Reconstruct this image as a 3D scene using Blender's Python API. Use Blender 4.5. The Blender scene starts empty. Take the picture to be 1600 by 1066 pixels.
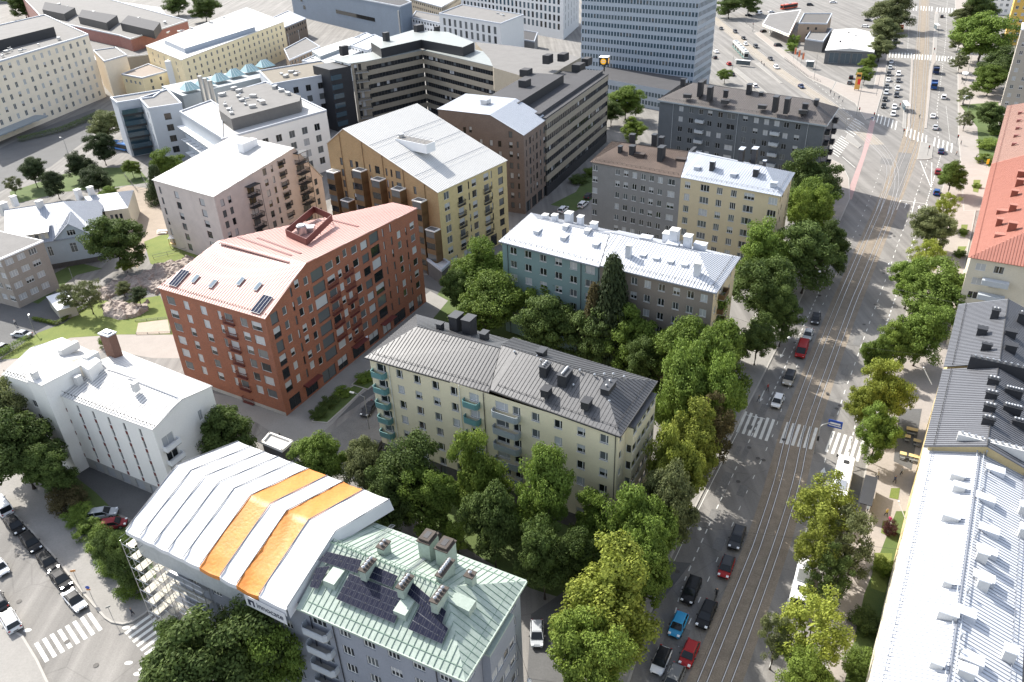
import bpy, bmesh, math, random
from mathutils import Vector, Matrix
random.seed(7)
R = math.radians
sc = bpy.context.scene
C = sc.collection

# ---------------------------------------------------------------- camera
# photo is 1600 x 1066; a 28 mm-class drone camera 86 m up, pitched 31 degrees below level, rolled 2.4 degrees
CW, CH, F, HC = 800.0, 533.0, 1244.0, 86.0
_d = Vector((885 - CW, 2602 - CH, F)).normalized()
UP = -_d
_f = Vector((0, 0, 1.0))
YV = (_f - UP * _f.dot(UP)).normalized()
XV = YV.cross(UP)
if XV.x < 0: XV = -XV
cam_d = bpy.data.cameras.new("camera"); cam = bpy.data.objects.new("camera", cam_d); C.objects.link(cam)
cam_d.sensor_width = 36.0; cam_d.lens = F / 1600 * 36.0; cam_d.clip_start = 1.0; cam_d.clip_end = 5000
right = Vector((XV.x, YV.x, UP.x)); down = Vector((XV.y, YV.y, UP.y)); fwd = Vector((XV.z, YV.z, UP.z))
M = Matrix((right, -down, -fwd)).transposed().to_4x4(); M.translation = Vector((0, 0, HC))
cam.matrix_world = M
sc.camera = cam
# ---------------------------------------------------------------- light
SUN_AZ, SUN_EL = 320.0, 41.0
w = bpy.data.worlds.new("World"); sc.world = w; w.use_nodes = True
nt = w.node_tree; bg = nt.nodes["Background"]
sky = nt.nodes.new("ShaderNodeTexSky"); sky.sky_type = 'NISHITA'; sky.sun_disc = False
sky.sun_elevation = R(SUN_EL); sky.sun_rotation = R(SUN_AZ); sky.air_density = 1.0; sky.dust_density = 1.6; sky.ozone_density = 1.0
hs0 = nt.nodes.new('ShaderNodeHueSaturation'); hs0.inputs['Saturation'].default_value = 0.55; nt.links.new(sky.outputs[0], hs0.inputs['Color']); nt.links.new(hs0.outputs[0], bg.inputs[0]); bg.inputs[1].default_value = 0.15
sl = bpy.data.lights.new("sun", 'SUN'); so = bpy.data.objects.new("sun", sl); C.objects.link(so)
sl.energy = 4.1; sl.angle = R(0.55); sl.color = (1.0, 0.95, 0.865)
ld = -Vector((math.sin(R(SUN_AZ)) * math.cos(R(SUN_EL)), math.cos(R(SUN_AZ)) * math.cos(R(SUN_EL)), math.sin(R(SUN_EL))))
so.rotation_euler = ld.to_track_quat('-Z', 'Y').to_euler(); so.location = (-60, 90, 200)
sc.view_settings.view_transform = 'Standard'; sc.view_settings.look = 'None'; sc.view_settings.gamma = 1.0
sc.view_settings.exposure = 1.15

# ---------------------------------------------------------------- unprojection of surveyed photo points into the world
def ray(px, py):
    return right * (px - CW) + down * (py - CH) + fwd * F
def P(px, py, z=0.0):
    r = ray(px, py); t = (z - HC) / r.z
    return Vector((r.x * t, r.y * t, z))
def PV(px, py, a, b):
    r = ray(px, py); n = Vector((b.y - a.y, a.x - b.x, 0))
    t = n.dot(Vector((a.x, a.y, 0)) - Vector((0, 0, 0))) / n.dot(r)
    return Vector((r.x * t, r.y * t, HC + r.z * t))
def S(v):
    q = Vector((v.x, v.y, v.z - HC)); d = q.dot(fwd)
    return (CW + F * q.dot(right) / d, CH + F * q.dot(down) / d, d)
def XY(v): return Vector((v.x, v.y, 0))

# ---------------------------------------------------------------- materials
def lin(c):
    return tuple((x / 12.92 if x <= 0.04045 else ((x + 0.055) / 1.055) ** 2.4) for x in c)
_mats = {}
def mat(name, col, rough=0.7, metal=0.0, noise=0.12, scale=0.6, fine=None, bump=0.0, spec=0.4, kind=None, srgb=False, col2=None, coat=0.0):
    """procedural paint/stone/metal: base colour broken up by large stains and a fine grain"""
    if name in _mats: return _mats[name]
    if srgb: col = lin(col)
    m = bpy.data.materials.new(name); m.use_nodes = True; t = m.node_tree; p = t.nodes["Principled BSDF"]
    p.inputs['Roughness'].default_value = rough; p.inputs['Metallic'].default_value = metal
    p.inputs['Specular IOR Level'].default_value = spec
    if coat: p.inputs['Coat Weight'].default_value = coat; p.inputs['Coat Roughness'].default_value = 0.02
    if noise > 0:
        tc = t.nodes.new("ShaderNodeTexCoord")
        n1 = t.nodes.new("ShaderNodeTexNoise"); n1.inputs['Scale'].default_value = scale; n1.inputs['Detail'].default_value = 6; n1.inputs['Roughness'].default_value = 0.65
        n2 = t.nodes.new("ShaderNodeTexNoise"); n2.inputs['Scale'].default_value = fine or scale * 9; n2.inputs['Detail'].default_value = 3
        t.links.new(tc.outputs['Object'], n1.inputs['Vector']); t.links.new(tc.outputs['Object'], n2.inputs['Vector'])
        add = t.nodes.new("ShaderNodeMath"); add.operation = 'ADD'
        t.links.new(n1.outputs[0], add.inputs[0]); t.links.new(n2.outputs[0], add.inputs[1])
        mr = t.nodes.new("ShaderNodeMapRange"); mr.inputs[1].default_value = 0.6; mr.inputs[2].default_value = 1.4
        t.links.new(add.outputs[0], mr.inputs[0])
        cr = t.nodes.new("ShaderNodeMix"); cr.data_type = 'RGBA'
        c2 = col2 or tuple(min(1, x * (1 + noise)) for x in col)
        c1 = tuple(x * (1 - noise) for x in col) if not col2 else col
        cr.inputs[6].default_value = (*c1, 1); cr.inputs[7].default_value = (*c2, 1)
        t.links.new(mr.outputs[0], cr.inputs[0]); t.links.new(cr.outputs[2], p.inputs['Base Color'])
        if bump > 0:
            b = t.nodes.new("ShaderNodeBump"); b.inputs['Strength'].default_value = bump; b.inputs['Distance'].default_value = 0.05
            t.links.new(n2.outputs[0], b.inputs['Height']); t.links.new(b.outputs[0], p.inputs['Normal'])
    else:
        p.inputs['Base Color'].default_value = (*col, 1)
    _mats[name] = m
    return m
def brickmat(name, c1, c2, mortar, scale=2.2):
    if name in _mats: return _mats[name]
    m = bpy.data.materials.new(name); m.use_nodes = True; t = m.node_tree; p = t.nodes["Principled BSDF"]
    p.inputs['Roughness'].default_value = 0.85
    tc = t.nodes.new("ShaderNodeTexCoord"); sx = t.nodes.new("ShaderNodeSeparateXYZ"); t.links.new(tc.outputs['Object'], sx.inputs[0])
    # along-wall coordinate: both facade directions of this rotated grid
    def dot(ax, ay):
        a = t.nodes.new("ShaderNodeMath"); a.operation = 'MULTIPLY'; a.inputs[1].default_value = ax; t.links.new(sx.outputs[0], a.inputs[0])
        b = t.nodes.new("ShaderNodeMath"); b.operation = 'MULTIPLY_ADD'; b.inputs[1].default_value = ay; t.links.new(sx.outputs[1], b.inputs[0]); t.links.new(a.outputs[0], b.inputs[2])
        return b
    s = dot(0.87 + 0.49, -0.49 + 0.87)
    cb = t.nodes.new("ShaderNodeCombineXYZ"); t.links.new(s.outputs[0], cb.inputs[0]); t.links.new(sx.outputs[2], cb.inputs[1])
    bt = t.nodes.new("ShaderNodeTexBrick"); bt.inputs['Scale'].default_value = scale; t.links.new(cb.outputs[0], bt.inputs['Vector'])
    bt.inputs['Color1'].default_value = (*c1, 1); bt.inputs['Color2'].default_value = (*c2, 1); bt.inputs['Mortar'].default_value = (*mortar, 1)
    bt.inputs['Mortar Size'].default_value = 0.02; bt.inputs['Bias'].default_value = 0.0
    n1 = t.nodes.new("ShaderNodeTexNoise"); n1.inputs['Scale'].default_value = 0.5; n1.inputs['Detail'].default_value = 8; t.links.new(tc.outputs['Object'], n1.inputs['Vector'])
    mr = t.nodes.new("ShaderNodeMapRange"); mr.inputs[1].default_value = 0.3; mr.inputs[2].default_value = 0.7; mr.inputs[3].default_value = 0.92; mr.inputs[4].default_value = 1.06; t.links.new(n1.outputs[0], mr.inputs[0])
    mx = t.nodes.new("ShaderNodeVectorMath"); mx.operation = 'SCALE'; t.links.new(bt.outputs[0], mx.inputs[0]); t.links.new(mr.outputs[0], mx.inputs['Scale'])
    t.links.new(mx.outputs[0], p.inputs['Base Color'])
    _mats[name] = m; return m
def plain(name, col, rough=0.5, metal=0.0, spec=0.5, coat=0.0, emit=None):
    if name in _mats: return _mats[name]
    m = mat(name, col, rough, metal, noise=0, spec=spec, coat=coat)
    if emit:
        p = m.node_tree.nodes["Principled BSDF"]; p.inputs['Emission Color'].default_value = (*col, 1); p.inputs['Emission Strength'].default_value = emit
    return m

GL_D = plain('glass_dark', (0.015, 0.018, 0.02), 0.06, spec=0.6)
GL_M = plain('glass_curtained', (0.10, 0.11, 0.115), 0.12, spec=0.6)
GL_L = plain('glass_blind', (0.42, 0.43, 0.44), 0.25, spec=0.5)
GL_B = plain('glass_bluish', (0.05, 0.085, 0.11), 0.05, spec=0.8)
WHITE = mat('white_paint', (0.74, 0.75, 0.76), 0.55, noise=0.04)
FR_W = plain('window_frame_white', (0.62, 0.62, 0.6), 0.5)
FR_D = plain('window_frame_dark', (0.05, 0.05, 0.055), 0.5)
FR_G = plain('window_frame_grey', (0.3, 0.31, 0.32), 0.5)
FR_B = plain('window_frame_brown', (0.16, 0.11, 0.07), 0.5)
DARKM = mat('dark_painted_metal', (0.035, 0.037, 0.042), 0.5, noise=0.2)
STEEL = mat('galvanised_steel', (0.45, 0.46, 0.47), 0.35, metal=0.8, noise=0.15)
CONC = mat('concrete', (0.36, 0.35, 0.33), 0.85, noise=0.18)

# ---------------------------------------------------------------- mesh helpers
class MB:
    def __init__(s): s.v = []; s.f = []; s.m = []
    def poly(s, pts, mi=0):
        b = len(s.v); s.v += [tuple(p) for p in pts]; s.f.append(tuple(range(b, b + len(pts)))); s.m.append(mi)
    def box(s, c, ax, ay, az, hx, hy, hz, mi=0):
        """c centre; ax, ay, az unit axes; half sizes"""
        c = Vector(c); b = len(s.v)
        for i in (-1, 1):
            for j in (-1, 1):
                for k in (-1, 1): s.v.append(tuple(c + ax * (hx * i) + ay * (hy * j) + az * (hz * k)))
        for f in ((0, 1, 3, 2), (4, 6, 7, 5), (0, 4, 5, 1), (2, 3, 7, 6), (0, 2, 6, 4), (1, 5, 7, 3)):
            s.f.append(tuple(b + q for q in f)); s.m.append(mi)
    def rbox(s, x0, x1, y0, y1, z0, z1, mi=0):
        s.box(((x0 + x1) / 2, (y0 + y1) / 2, (z0 + z1) / 2), Vector((1, 0, 0)), Vector((0, 1, 0)), Vector((0, 0, 1)), (x1 - x0) / 2, (y1 - y0) / 2, (z1 - z0) / 2, mi)
    def prism(s, pts, z0, z1, mi=0, cap=None):
        """vertical prism on a plan polygon; z0, z1 numbers or lists"""
        n = len(pts); b = len(s.v); Z0 = z0 if isinstance(z0, (list, tuple)) else [z0] * n; Z1 = z1 if isinstance(z1, (list, tuple)) else [z1] * n
        s.v += [(p[0], p[1], z) for p, z in zip(pts, Z0)] + [(p[0], p[1], z) for p, z in zip(pts, Z1)]
        for i in range(n):
            j = (i + 1) % n; s.f.append((b + i, b + j, b + n + j, b + n + i)); s.m.append(mi)
        s.f.append(tuple(b + n + i for i in range(n))); s.m.append(mi if cap is None else cap)
        s.f.append(tuple(b + i for i in reversed(range(n)))); s.m.append(mi)
    def tube(s, pts, r, n=6, mi=0, r2=None):
        pts = [Vector(p) for p in pts]; rings = []
        for i, p in enumerate(pts):
            d = (pts[min(i + 1, len(pts) - 1)] - pts[max(i - 1, 0)]).normalized()
            u = d.cross(Vector((0, 0, 1)));
            if u.length < 0.05: u = d.cross(Vector((0, 1, 0)))
            u.normalize(); q = d.cross(u); rr = r if r2 is None else r + (r2 - r) * i / (len(pts) - 1)
            b = len(s.v); rings.append(b)
            for k in range(n):
                a = 2 * math.pi * k / n; s.v.append(tuple(p + u * (rr * math.cos(a)) + q * (rr * math.sin(a))))
        for a, b in zip(rings, rings[1:]):
            for k in range(n): s.f.append((a + k, a + (k + 1) % n, b + (k + 1) % n, b + k)); s.m.append(mi)
        s.f.append(tuple(rings[0] + k for k in reversed(range(n)))); s.m.append(mi)
        s.f.append(tuple(rings[-1] + k for k in range(n))); s.m.append(mi)
    def cyl(s, c, r, h, n=10, mi=0, r2=None): s.tube([c, (c[0], c[1], c[2] + h)], r, n, mi, r2)
    def add(s, o, mtx=None, off=0):
        b = len(s.v)
        s.v += [tuple(mtx @ Vector(v)) for v in o.v] if mtx else list(o.v)
        s.f += [tuple(b + i for i in f) for f in o.f]; s.m += [m + off for m in o.m]
    def mesh(s, name, mats, origin=None, smooth=False):
        me = bpy.data.meshes.new(name)
        v = s.v if origin is None else [(a - origin[0], b - origin[1], c - origin[2]) for a, b, c in s.v]
        me.from_pydata(v, [], s.f)
        for m in (mats if isinstance(mats, (list, tuple)) else [mats]): me.materials.append(m)
        me.polygons.foreach_set('material_index', s.m)
        if smooth: me.polygons.foreach_set('use_smooth', [True] * len(s.f))
        me.update(); return me
    def build(s, name, mats, parent=None, origin=None, smooth=False):
        o = bpy.data.objects.new(name, s.mesh(name, mats, origin, smooth)); C.objects.link(o)
        if parent is not None: o.parent = parent
        elif origin is not None: o.location = origin
        return o
def empty(name, loc, label, cat, group=None, kind=None, rz=0.0):
    o = bpy.data.objects.new(name, None); C.objects.link(o); o.location = loc; o.rotation_euler = (0, 0, rz)
    o.empty_display_size = 0.5
    return tag(o, label, cat, group, kind)
def tag(o, label=None, cat=None, group=None, kind=None):
    if label: o['label'] = label
    if cat: o['category'] = cat
    if group: o['group'] = group
    if kind: o['kind'] = kind
    return o
def struct(o): o['kind'] = 'structure'; return o
def copy_tree(o, parent=None):
    c = o.copy(); C.objects.link(c)
    if parent is not None: c.parent = parent
    for ch in o.children: copy_tree(ch, c)
    return c
Zax = Vector((0, 0, 1))

# ---------------------------------------------------------------- windows (shared meshes)
_win = {}
def win_mesh(w_, h_, style, pane):
    k = (round(w_, 2), round(h_, 2), style, pane)
    if k in _win: return _win[k]
    f = {'w': FR_W, 'd': FR_D, 'g': FR_G, 'b': FR_B}[style[0]]
    t = 0.08; fm = MB(); Y0, Y1 = 0.10, 0.17
    fm.rbox(-w_/2, w_/2, Y0, Y1, 0, t); fm.rbox(-w_/2, w_/2, Y0, Y1, h_ - t, h_)
    fm.rbox(-w_/2, -w_/2 + t, Y0, Y1, t, h_ - t); fm.rbox(w_/2 - t, w_/2, Y0, Y1, t, h_ - t)
    for c in style[1:]:
        if c == '2': fm.rbox(-t/2, t/2, Y0 - .003, Y1, t, h_ - t)
        if c == 'a': fm.rbox(w_*0.17, w_*0.17 + 1.2*t, Y0 - .003, Y1, t, h_ - t)
        if c == '3': fm.rbox(-w_/6 - t/2, -w_/6 + t/2, Y0 - .003, Y1, t, h_ - t); fm.rbox(w_/6 - t/2, w_/6 + t/2, Y0 - .003, Y1, t, h_ - t)
        if c == 't': fm.rbox(-w_/2 + t, w_/2 - t, Y0 + .003, Y1, h_*0.68, h_*0.68 + t*.7)
        if c == 's': fm.rbox(-w_/2 - .06, w_/2 + .06, -0.08, Y0 + .01, -0.06, 0.0)
    pm = MB(); pm.poly([(-w_/2 + .01, .155, .01), (w_/2 - .01, .155, .01), (w_/2 - .01, .155, h_ - .01), (-w_/2 + .01, .155, h_ - .01)])
    if pane == 'h':   # blind half drawn
        pm.poly([(-w_/2 + .02, .145, h_*.45), (w_/2 - .02, .145, h_*.45), (w_/2 - .02, .145, h_ - .02), (-w_/2 + .02, .145, h_ - .02)], 1)
    if pane == 'c':   # curtains at the sides
        for a in (-1, 1):
            x0, x1 = sorted((a * (w_/2 - .02), a * w_ * .22)); pm.poly([(x0, .145, .02), (x1, .145, .02), (x1, .145, h_ - .02), (x0, .145, h_ - .02)], 1)
    gm = {'d': GL_D, 'm': GL_M, 'l': GL_L, 'h': GL_D, 'c': GL_D, 'b': GL_B}[pane]
    r = (fm, pm, fm.mesh('window', [f]), pm.mesh('pane', [gm, GL_L if pane != 'c' else GL_M]), f, gm)
    _win[k] = r; return r

def insq(q, d):
    """inset a plan quad (list of Vectors) by d"""
    n = len(q); out = []
    ctr = sum((XY(p) for p in q), Vector()) / n
    for i in range(n):
        a, b, c = XY(q[i - 1]), XY(q[i]), XY(q[(i + 1) % n])
        def nrm(p, r):
            e = (r - p).normalized(); nn = Vector((-e.y, e.x, 0))
            return nn if nn.dot(ctr - p) > 0 else -nn
        n1, n2 = nrm(a, b), nrm(b, c); m_ = n1 + n2; m_ = m_ / max(0.3, m_.dot(n1)) 
        out.append(b + m_ * d)
    return out

class Bld:
    def __init__(s, name, label, cat='building', group=None, at=None, mats=None, simple=False, panes='ddmlch'):
        s.o = Vector((at.x, at.y, 0)); s.root = empty(name, s.o, label, cat, group)
        s.wall = MB(); s.wm = mats or [WHITE]; s.wins = []; s.simple = simple; s.panes = panes; s.rnd = random.Random(sum(map(ord, label)))
    def W(s, a, b, z0, z1, cols=(), rows=(), w=1.4, h=1.5, style='w2', mi=0, skip=None, extra=(), depth=0.17, top=None, panes=None, bands=None, partname='window'):
        """wall seen with a on the left and b on the right; windows on a grid (cols: centre along the wall in metres, or (centre, width));
        rows: sill heights or (sill, height); top: list of (u, z) for a sloping top line; extra: (u, sill, w, h, style)"""
        a, b = XY(a), XY(b); d = (b - a); L = d.length; d.normalize(); n = Vector((d.y, -d.x, 0)); o = s.o
        top = top or [(0, z1), (L, z1)]
        top = [(0 if abs(u) < 0 else u, z) for u, z in top]
        def tz(u):
            for (u0, q0), (u1, q1) in zip(top, top[1:]):
                if u <= u1 + 1e-6: return q0 + (q1 - q0) * max(0, min(1, (u - u0) / max(1e-6, u1 - u0)))
            return top[-1][1]
        rects = []
        for ci, c in enumerate(cols):
            cw = w
            if isinstance(c, tuple): c, cw = c
            for ri, r in enumerate(rows):
                rh = h
                if isinstance(r, tuple): r, rh = r
                if skip and skip(ci, ri): continue
                rects.append((c, r, cw, rh, style, partname))
        for e in extra: rects.append(tuple(e) if len(e) == 6 else tuple(e) + (partname,))
        ok = []
        for (c, r, cw, rh, st, pn) in rects:
            if c - cw/2 < 0.05 or c + cw/2 > L - 0.05: continue
            if min(tz(c - cw/2), tz(c), tz(c + cw/2)) < r + rh + 0.05 or r < z0 + .02: continue
            ok.append((c - cw/2, c + cw/2, r, r + rh, st, pn))
        us = sorted(set([0, L] + [round(x, 4) for q in ok for x in q[:2]] + [u for u, _ in top if 0 < u < L]))
        zmin = min(z for _, z in top)
        zs = sorted(set([z0] + [round(x, 4) for q in ok for x in q[2:4]])); ztop = max(z for _, z in top)
        def pt(u, z, y=0): v = a + d * u - n * y; return (v.x, v.y, z)
        for i in range(len(us) - 1):
            u0, u1 = us[i], us[i + 1]
            if u1 - u0 < 1e-4: continue
            um = (u0 + u1) / 2; hz = sorted((q[2], q[3]) for q in ok if q[0] < um < q[1])
            z = z0
            for (p, q) in hz:
                if p > z + 1e-4: s.wall.poly([pt(u0, z), pt(u1, z), pt(u1, p), pt(u0, p)], mi)
                z = max(z, q)
            s.wall.poly([pt(u0, z), pt(u1, z), pt(u1, tz(u1)), pt(u0, tz(u0))], mi)
        ang = math.atan2(d.y, d.x)
        for (u0, u1, p, q, st, pn) in ok:
            e = depth
            s.wall.poly([pt(u0, p), pt(u0, q), pt(u0, q, e), pt(u0, p, e)], mi); s.wall.poly([pt(u1, p), pt(u1, p, e), pt(u1, q, e), pt(u1, q)], mi)
            s.wall.poly([pt(u0, p), pt(u0, p, e), pt(u1, p, e), pt(u1, p)], mi); s.wall.poly([pt(u0, q), pt(u1, q), pt(u1, q, e), pt(u0, q, e)], mi)
            v = a + d * ((u0 + u1) / 2)
            s.wins.append((Vector((v.x, v.y, p)), ang, round(u1 - u0, 2), round(q - p, 2), st, s.rnd.choice(panes or s.panes), pn, n))
        return d, n
    def finish(s, wallname='wall'):
        s.wall.build(wallname, s.wm, s.root, s.o)
        def size(x):
            v = x[0]; px, py, dd = S(v)
            face = -(x[7].dot((v - Vector((0, 0, HC))).normalized()))
            if face <= 0 or not (-30 < px < 1630 and -30 < py < 1096): return -1 + face * .01
            return x[2] * x[3] * face / dd / dd
        ws = sorted(s.wins, key=size, reverse=True)
        cnt = 0; rest = MB(); rm = []
        for i, (v, ang, ww, hh, st, pn, nm, n) in enumerate(ws):
            fm, pm, fme, pme, f, gm = win_mesh(ww, hh, st, pn)
            if i < 100 and size(ws[i]) > 0:
                o = bpy.data.objects.new(nm, fme); C.objects.link(o); o.parent = s.root; o.location = v - s.o; o.rotation_euler = (0, 0, ang)
                p = bpy.data.objects.new('pane', pme); C.objects.link(p); p.parent = o
            else:
                mt = Matrix.Translation(v - s.o) @ Matrix.Rotation(ang, 4, 'Z')
                for mm in (f, gm, GL_L, GL_M):
                    if mm not in rm: rm.append(mm)
                t = MB(); t.v = fm.v; t.f = fm.f; t.m = [rm.index(f)] * len(fm.f); rest.add(t, mt)
                t = MB(); t.v = pm.v; t.f = pm.f; t.m = [rm.index(gm) if q == 0 else rm.index(GL_M if pn == 'c' else GL_L) for q in pm.m]; rest.add(t, mt)
        if rest.f:
            o = rest.build('window', rm, s.root); o['kind'] = 'stuff'
        return s
    def part(s, name, mb, mats, parent=None, smooth=False, label=None):
        o = mb.build(name, mats, parent or s.root, s.o, smooth)
        if label: o['label'] = label
        return o

# ---------------------------------------------------------------- roofs
def roofplane(mb, poly, seam=0.6, th=0.14, rib=0.05, mi=0, mir=1, ribw=0.045):
    """planar roof sheet with real standing seams running down the slope"""
    pts = [Vector(p) for p in poly]; n = Vector((0, 0, 0))
    for i in range(len(pts)): n += (pts[i] - pts[0]).cross(pts[(i + 1) % len(pts)] - pts[0])
    n.normalize()
    if n.z < 0: n = -n; pts = pts[::-1]
    mb.poly(pts, mi); lo = [p - n * th for p in pts]; mb.poly(lo[::-1], mi)
    for i in range(len(pts)):
        j = (i + 1) % len(pts); mb.poly([pts[i], lo[i], lo[j], pts[j]], mi)
    if not seam: return
    g = Vector((0, 0, -1)) - n * n.dot(Vector((0, 0, -1)))
    if g.length < 0.01: g = (pts[1] - pts[0])
    g.normalize(); h = g.cross(n).normalized()
    o = pts[0]; uv = [((p - o).dot(h), (p - o).dot(g)) for p in pts]
    u0, u1 = min(q[0] for q in uv), max(q[0] for q in uv); k = math.ceil(u0 / seam)
    while k * seam < u1 - 0.05:
        u = k * seam; xs = []
        for i in range(len(uv)):
            (a, b), (c, d) = uv[i], uv[(i + 1) % len(uv)]
            if (a - u) * (c - u) < 0: xs.append(b + (d - b) * (u - a) / (c - a))
        xs.sort()
        for q in range(0, len(xs) - 1, 2):
            if xs[q + 1] - xs[q] > 0.3:
                c0 = o + h * u + g * ((xs[q] + xs[q + 1]) / 2) + n * (rib / 2 + .001)
                mb.box(c0, h, g, n, ribw / 2, (xs[q + 1] - xs[q]) / 2 - .02, rib / 2, mir)
        k += 1
def hip(mb, q, ze, zr, inset, run=None, **kw):
    """hipped roof over a plan quad [FL, FR, BR, BL]; inset: (left, right) metres from ends (0 = gable); returns ridge ends"""
    FL, FR, BR, BL = [XY(p) for p in q]; ml, mr_ = (FL + BL) / 2, (FR + BR) / 2; d = (mr_ - ml).normalized()
    r0, r1 = ml + d * inset[0], mr_ - d * inset[1]
    z = lambda v, h: Vector((v.x, v.y, h))
    R0, R1 = z(r0, zr), z(r1, zr); e = [z(p, ze) for p in (FL, FR, BR, BL)]
    roofplane(mb, [e[0], e[1], R1, R0], **kw); roofplane(mb, [e[2], e[3], R0, R1], **kw)
    if inset[0] > 0.1: roofplane(mb, [e[3], e[0], R0], **kw)
    if inset[1] > 0.1: roofplane(mb, [e[1], e[2], R1], **kw)
    mb.tube([R0, R1], 0.09, 5, kw.get('mir', 1))
    return R0, R1
def snowguard(mb, a, b, up, mi=0, post=1.2):
    """snow rail along an eave"""
    a, b = Vector(a) + Vector((0, 0, .28)) + up, Vector(b) + Vector((0, 0, .28)) + up
    mb.tube([a, b], 0.03, 4, mi); L = (b - a).length; k = max(1, int(L / post))
    for i in range(k + 1):
        p = a + (b - a) * (i / k); mb.box(p - Vector((0, 0, .14)), (b - a).normalized(), Zax.cross((b - a).normalized()), Zax, .025, .05, .16, mi)
def chimney(B, px, py, z, w=1.0, l=1.6, h=1.6, ang=30, m=None, cap=None, pots=0, name='chimney', capw=.12, parent=None):
    """box stack standing at a surveyed roof point"""
    c = P(px, py, z); a = R(90 - ang); ax = Vector((math.cos(a), math.sin(a), 0)); ay = Vector((-ax.y, ax.x, 0)); mb = MB()
    mb.box(c + Zax * (h / 2 - .4), ax, ay, Zax, l / 2, w / 2, h / 2 + .4, 0)
    if cap: mb.box(c + Zax * (h + .05), ax, ay, Zax, l / 2 + capw, w / 2 + capw, .06, 1)
    for i in range(pots):
        q = c + ax * ((i + .5) / pots - .5) * l * .9 + Zax * (h + .1); mb.cyl(q, .14, .28, 8, 2 if cap else 1); mb.cyl(q + Zax * .3, .19, .1, 8, 2 if cap else 1, .05)
    mats = [m or DARKM] + ([cap] if cap else []) + [STEEL]
    return B.part(name, mb, mats, parent)
def hatch(B, px, py, z, w=1.2, l=1.4, h=.55, ang=30, m=None, slope=None):
    """wedge roof dormer/hatch: high front, flat top running back into the slope (front faces az ang+180)"""
    c = P(px, py, z); f = Vector((math.sin(R(ang)), math.cos(R(ang)), 0)); s_ = Vector((f.y, -f.x, 0)); mb = MB()
    a, b = c - s_ * w / 2, c + s_ * w / 2; up = Zax
    tf = [a + up * h, b + up * h, b + f * l + up * (h + .12), a + f * l + up * (h + .12)]
    lo = [a - up * .3, b - up * .3, b + f * l - up * .3, a + f * l - up * .3]
    for i in range(4):
        j = (i + 1) % 4; mb.poly([lo[i], lo[j], tf[j], tf[i]])
    mb.box((tf[0] + tf[2]) / 2 + up * .04, s_, f, up, w / 2 + .1, l / 2 + .1, .05)
    return B.part('roof_hatch', mb, [m or DARKM])
def balcony(B, c, ang, w, dep, h=1.05, m=None, slab=None, round_=False, solid=True, name='balcony', rail=None):
    """c: floor centre on the wall (world); ang: wall direction angle"""
    d = Vector((math.cos(ang), math.sin(ang), 0)); n = Vector((d.y, -d.x, 0)); mb = MB()
    if round_:
        pts = [c - d * w / 2, c - d * w / 2 + n * dep * .7, c - d * (w / 2 - dep * .3) + n * dep, c + d * (w / 2 - dep * .3) + n * dep, c + d * w / 2 + n * dep * .7, c + d * w / 2]
    else: pts = [c - d * w / 2, c - d * w / 2 + n * dep, c + d * w / 2 + n * dep, c + d * w / 2]
    mb.prism(pts, c.z - .16, c.z, 1)
    for p, q in zip(pts, pts[1:]):
        e = (q - p); L = e.length; e.normalize(); k = Vector((-e.y, e.x, 0))
        if solid: mb.box((p + q) / 2 + Zax * (h / 2 - .05), e, k, Zax, L / 2 + .02, .03, h / 2 - .05, 0)
        else:
            t = 0
            while t <= L: mb.box(p + e * t + Zax * h / 2, e, k, Zax, .012, .012, h / 2, 0); t += .13
        mb.box((p + q) / 2 + Zax * h, e, k, Zax, L / 2 + .03, .04, .035, 2)
    return B.part(name, mb, [m or DARKM, slab or CONC, rail or m or DARKM])
def lerp(a, b, t): return a + (b - a) * t

# ================================================================ GROUND, ROADS
ASPH = mat('asphalt', (0.195, 0.186, 0.174), 0.9, noise=0.2, scale=0.12, fine=5.0)
def streaks(m, amt=.3):
    """wheel-polished lanes and stains drawn out along the road"""
    t = m.node_tree; p = t.nodes["Principled BSDF"]; src = p.inputs['Base Color'].links[0].from_socket; tc = t.nodes.new("ShaderNodeTexCoord")
    mp = t.nodes.new("ShaderNodeMapping"); mp.inputs['Rotation'].default_value = (0, 0, R(29.5)); mp.inputs['Scale'].default_value = (.55, .018, 1); t.links.new(tc.outputs['Object'], mp.inputs[0])
    n = t.nodes.new("ShaderNodeTexNoise"); n.inputs['Scale'].default_value = 1.0; n.inputs['Detail'].default_value = 4; t.links.new(mp.outputs[0], n.inputs['Vector'])
    v = t.nodes.new("ShaderNodeTexVoronoi"); v.feature = 'DISTANCE_TO_EDGE'; v.inputs['Scale'].default_value = .11; t.links.new(tc.outputs['Object'], v.inputs['Vector'])
    cr = t.nodes.new("ShaderNodeMapRange"); cr.inputs[1].default_value = 0; cr.inputs[2].default_value = .012; cr.inputs[3].default_value = .82; cr.inputs[4].default_value = 1; t.links.new(v.outputs['Distance'], cr.inputs[0])
    mr = t.nodes.new("ShaderNodeMapRange"); mr.inputs[1].default_value = .3; mr.inputs[2].default_value = .7; mr.inputs[3].default_value = 1 - amt; mr.inputs[4].default_value = 1 + amt * .6; t.links.new(n.outputs[0], mr.inputs[0])
    mu = t.nodes.new("ShaderNodeMath"); mu.operation = 'MULTIPLY'; t.links.new(mr.outputs[0], mu.inputs[0]); t.links.new(cr.outputs[0], mu.inputs[1])
    sc2 = t.nodes.new("ShaderNodeVectorMath"); sc2.operation = 'SCALE'; t.links.new(src, sc2.inputs[0]); t.links.new(mu.outputs[0], sc2.inputs['Scale']); t.links.new(sc2.outputs[0], p.inputs['Base Color'])
streaks(ASPH)
ASPH2 = mat('asphalt_patched', (0.15, 0.147, 0.142), 0.9, noise=0.3, scale=0.3, fine=4.0)
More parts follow.
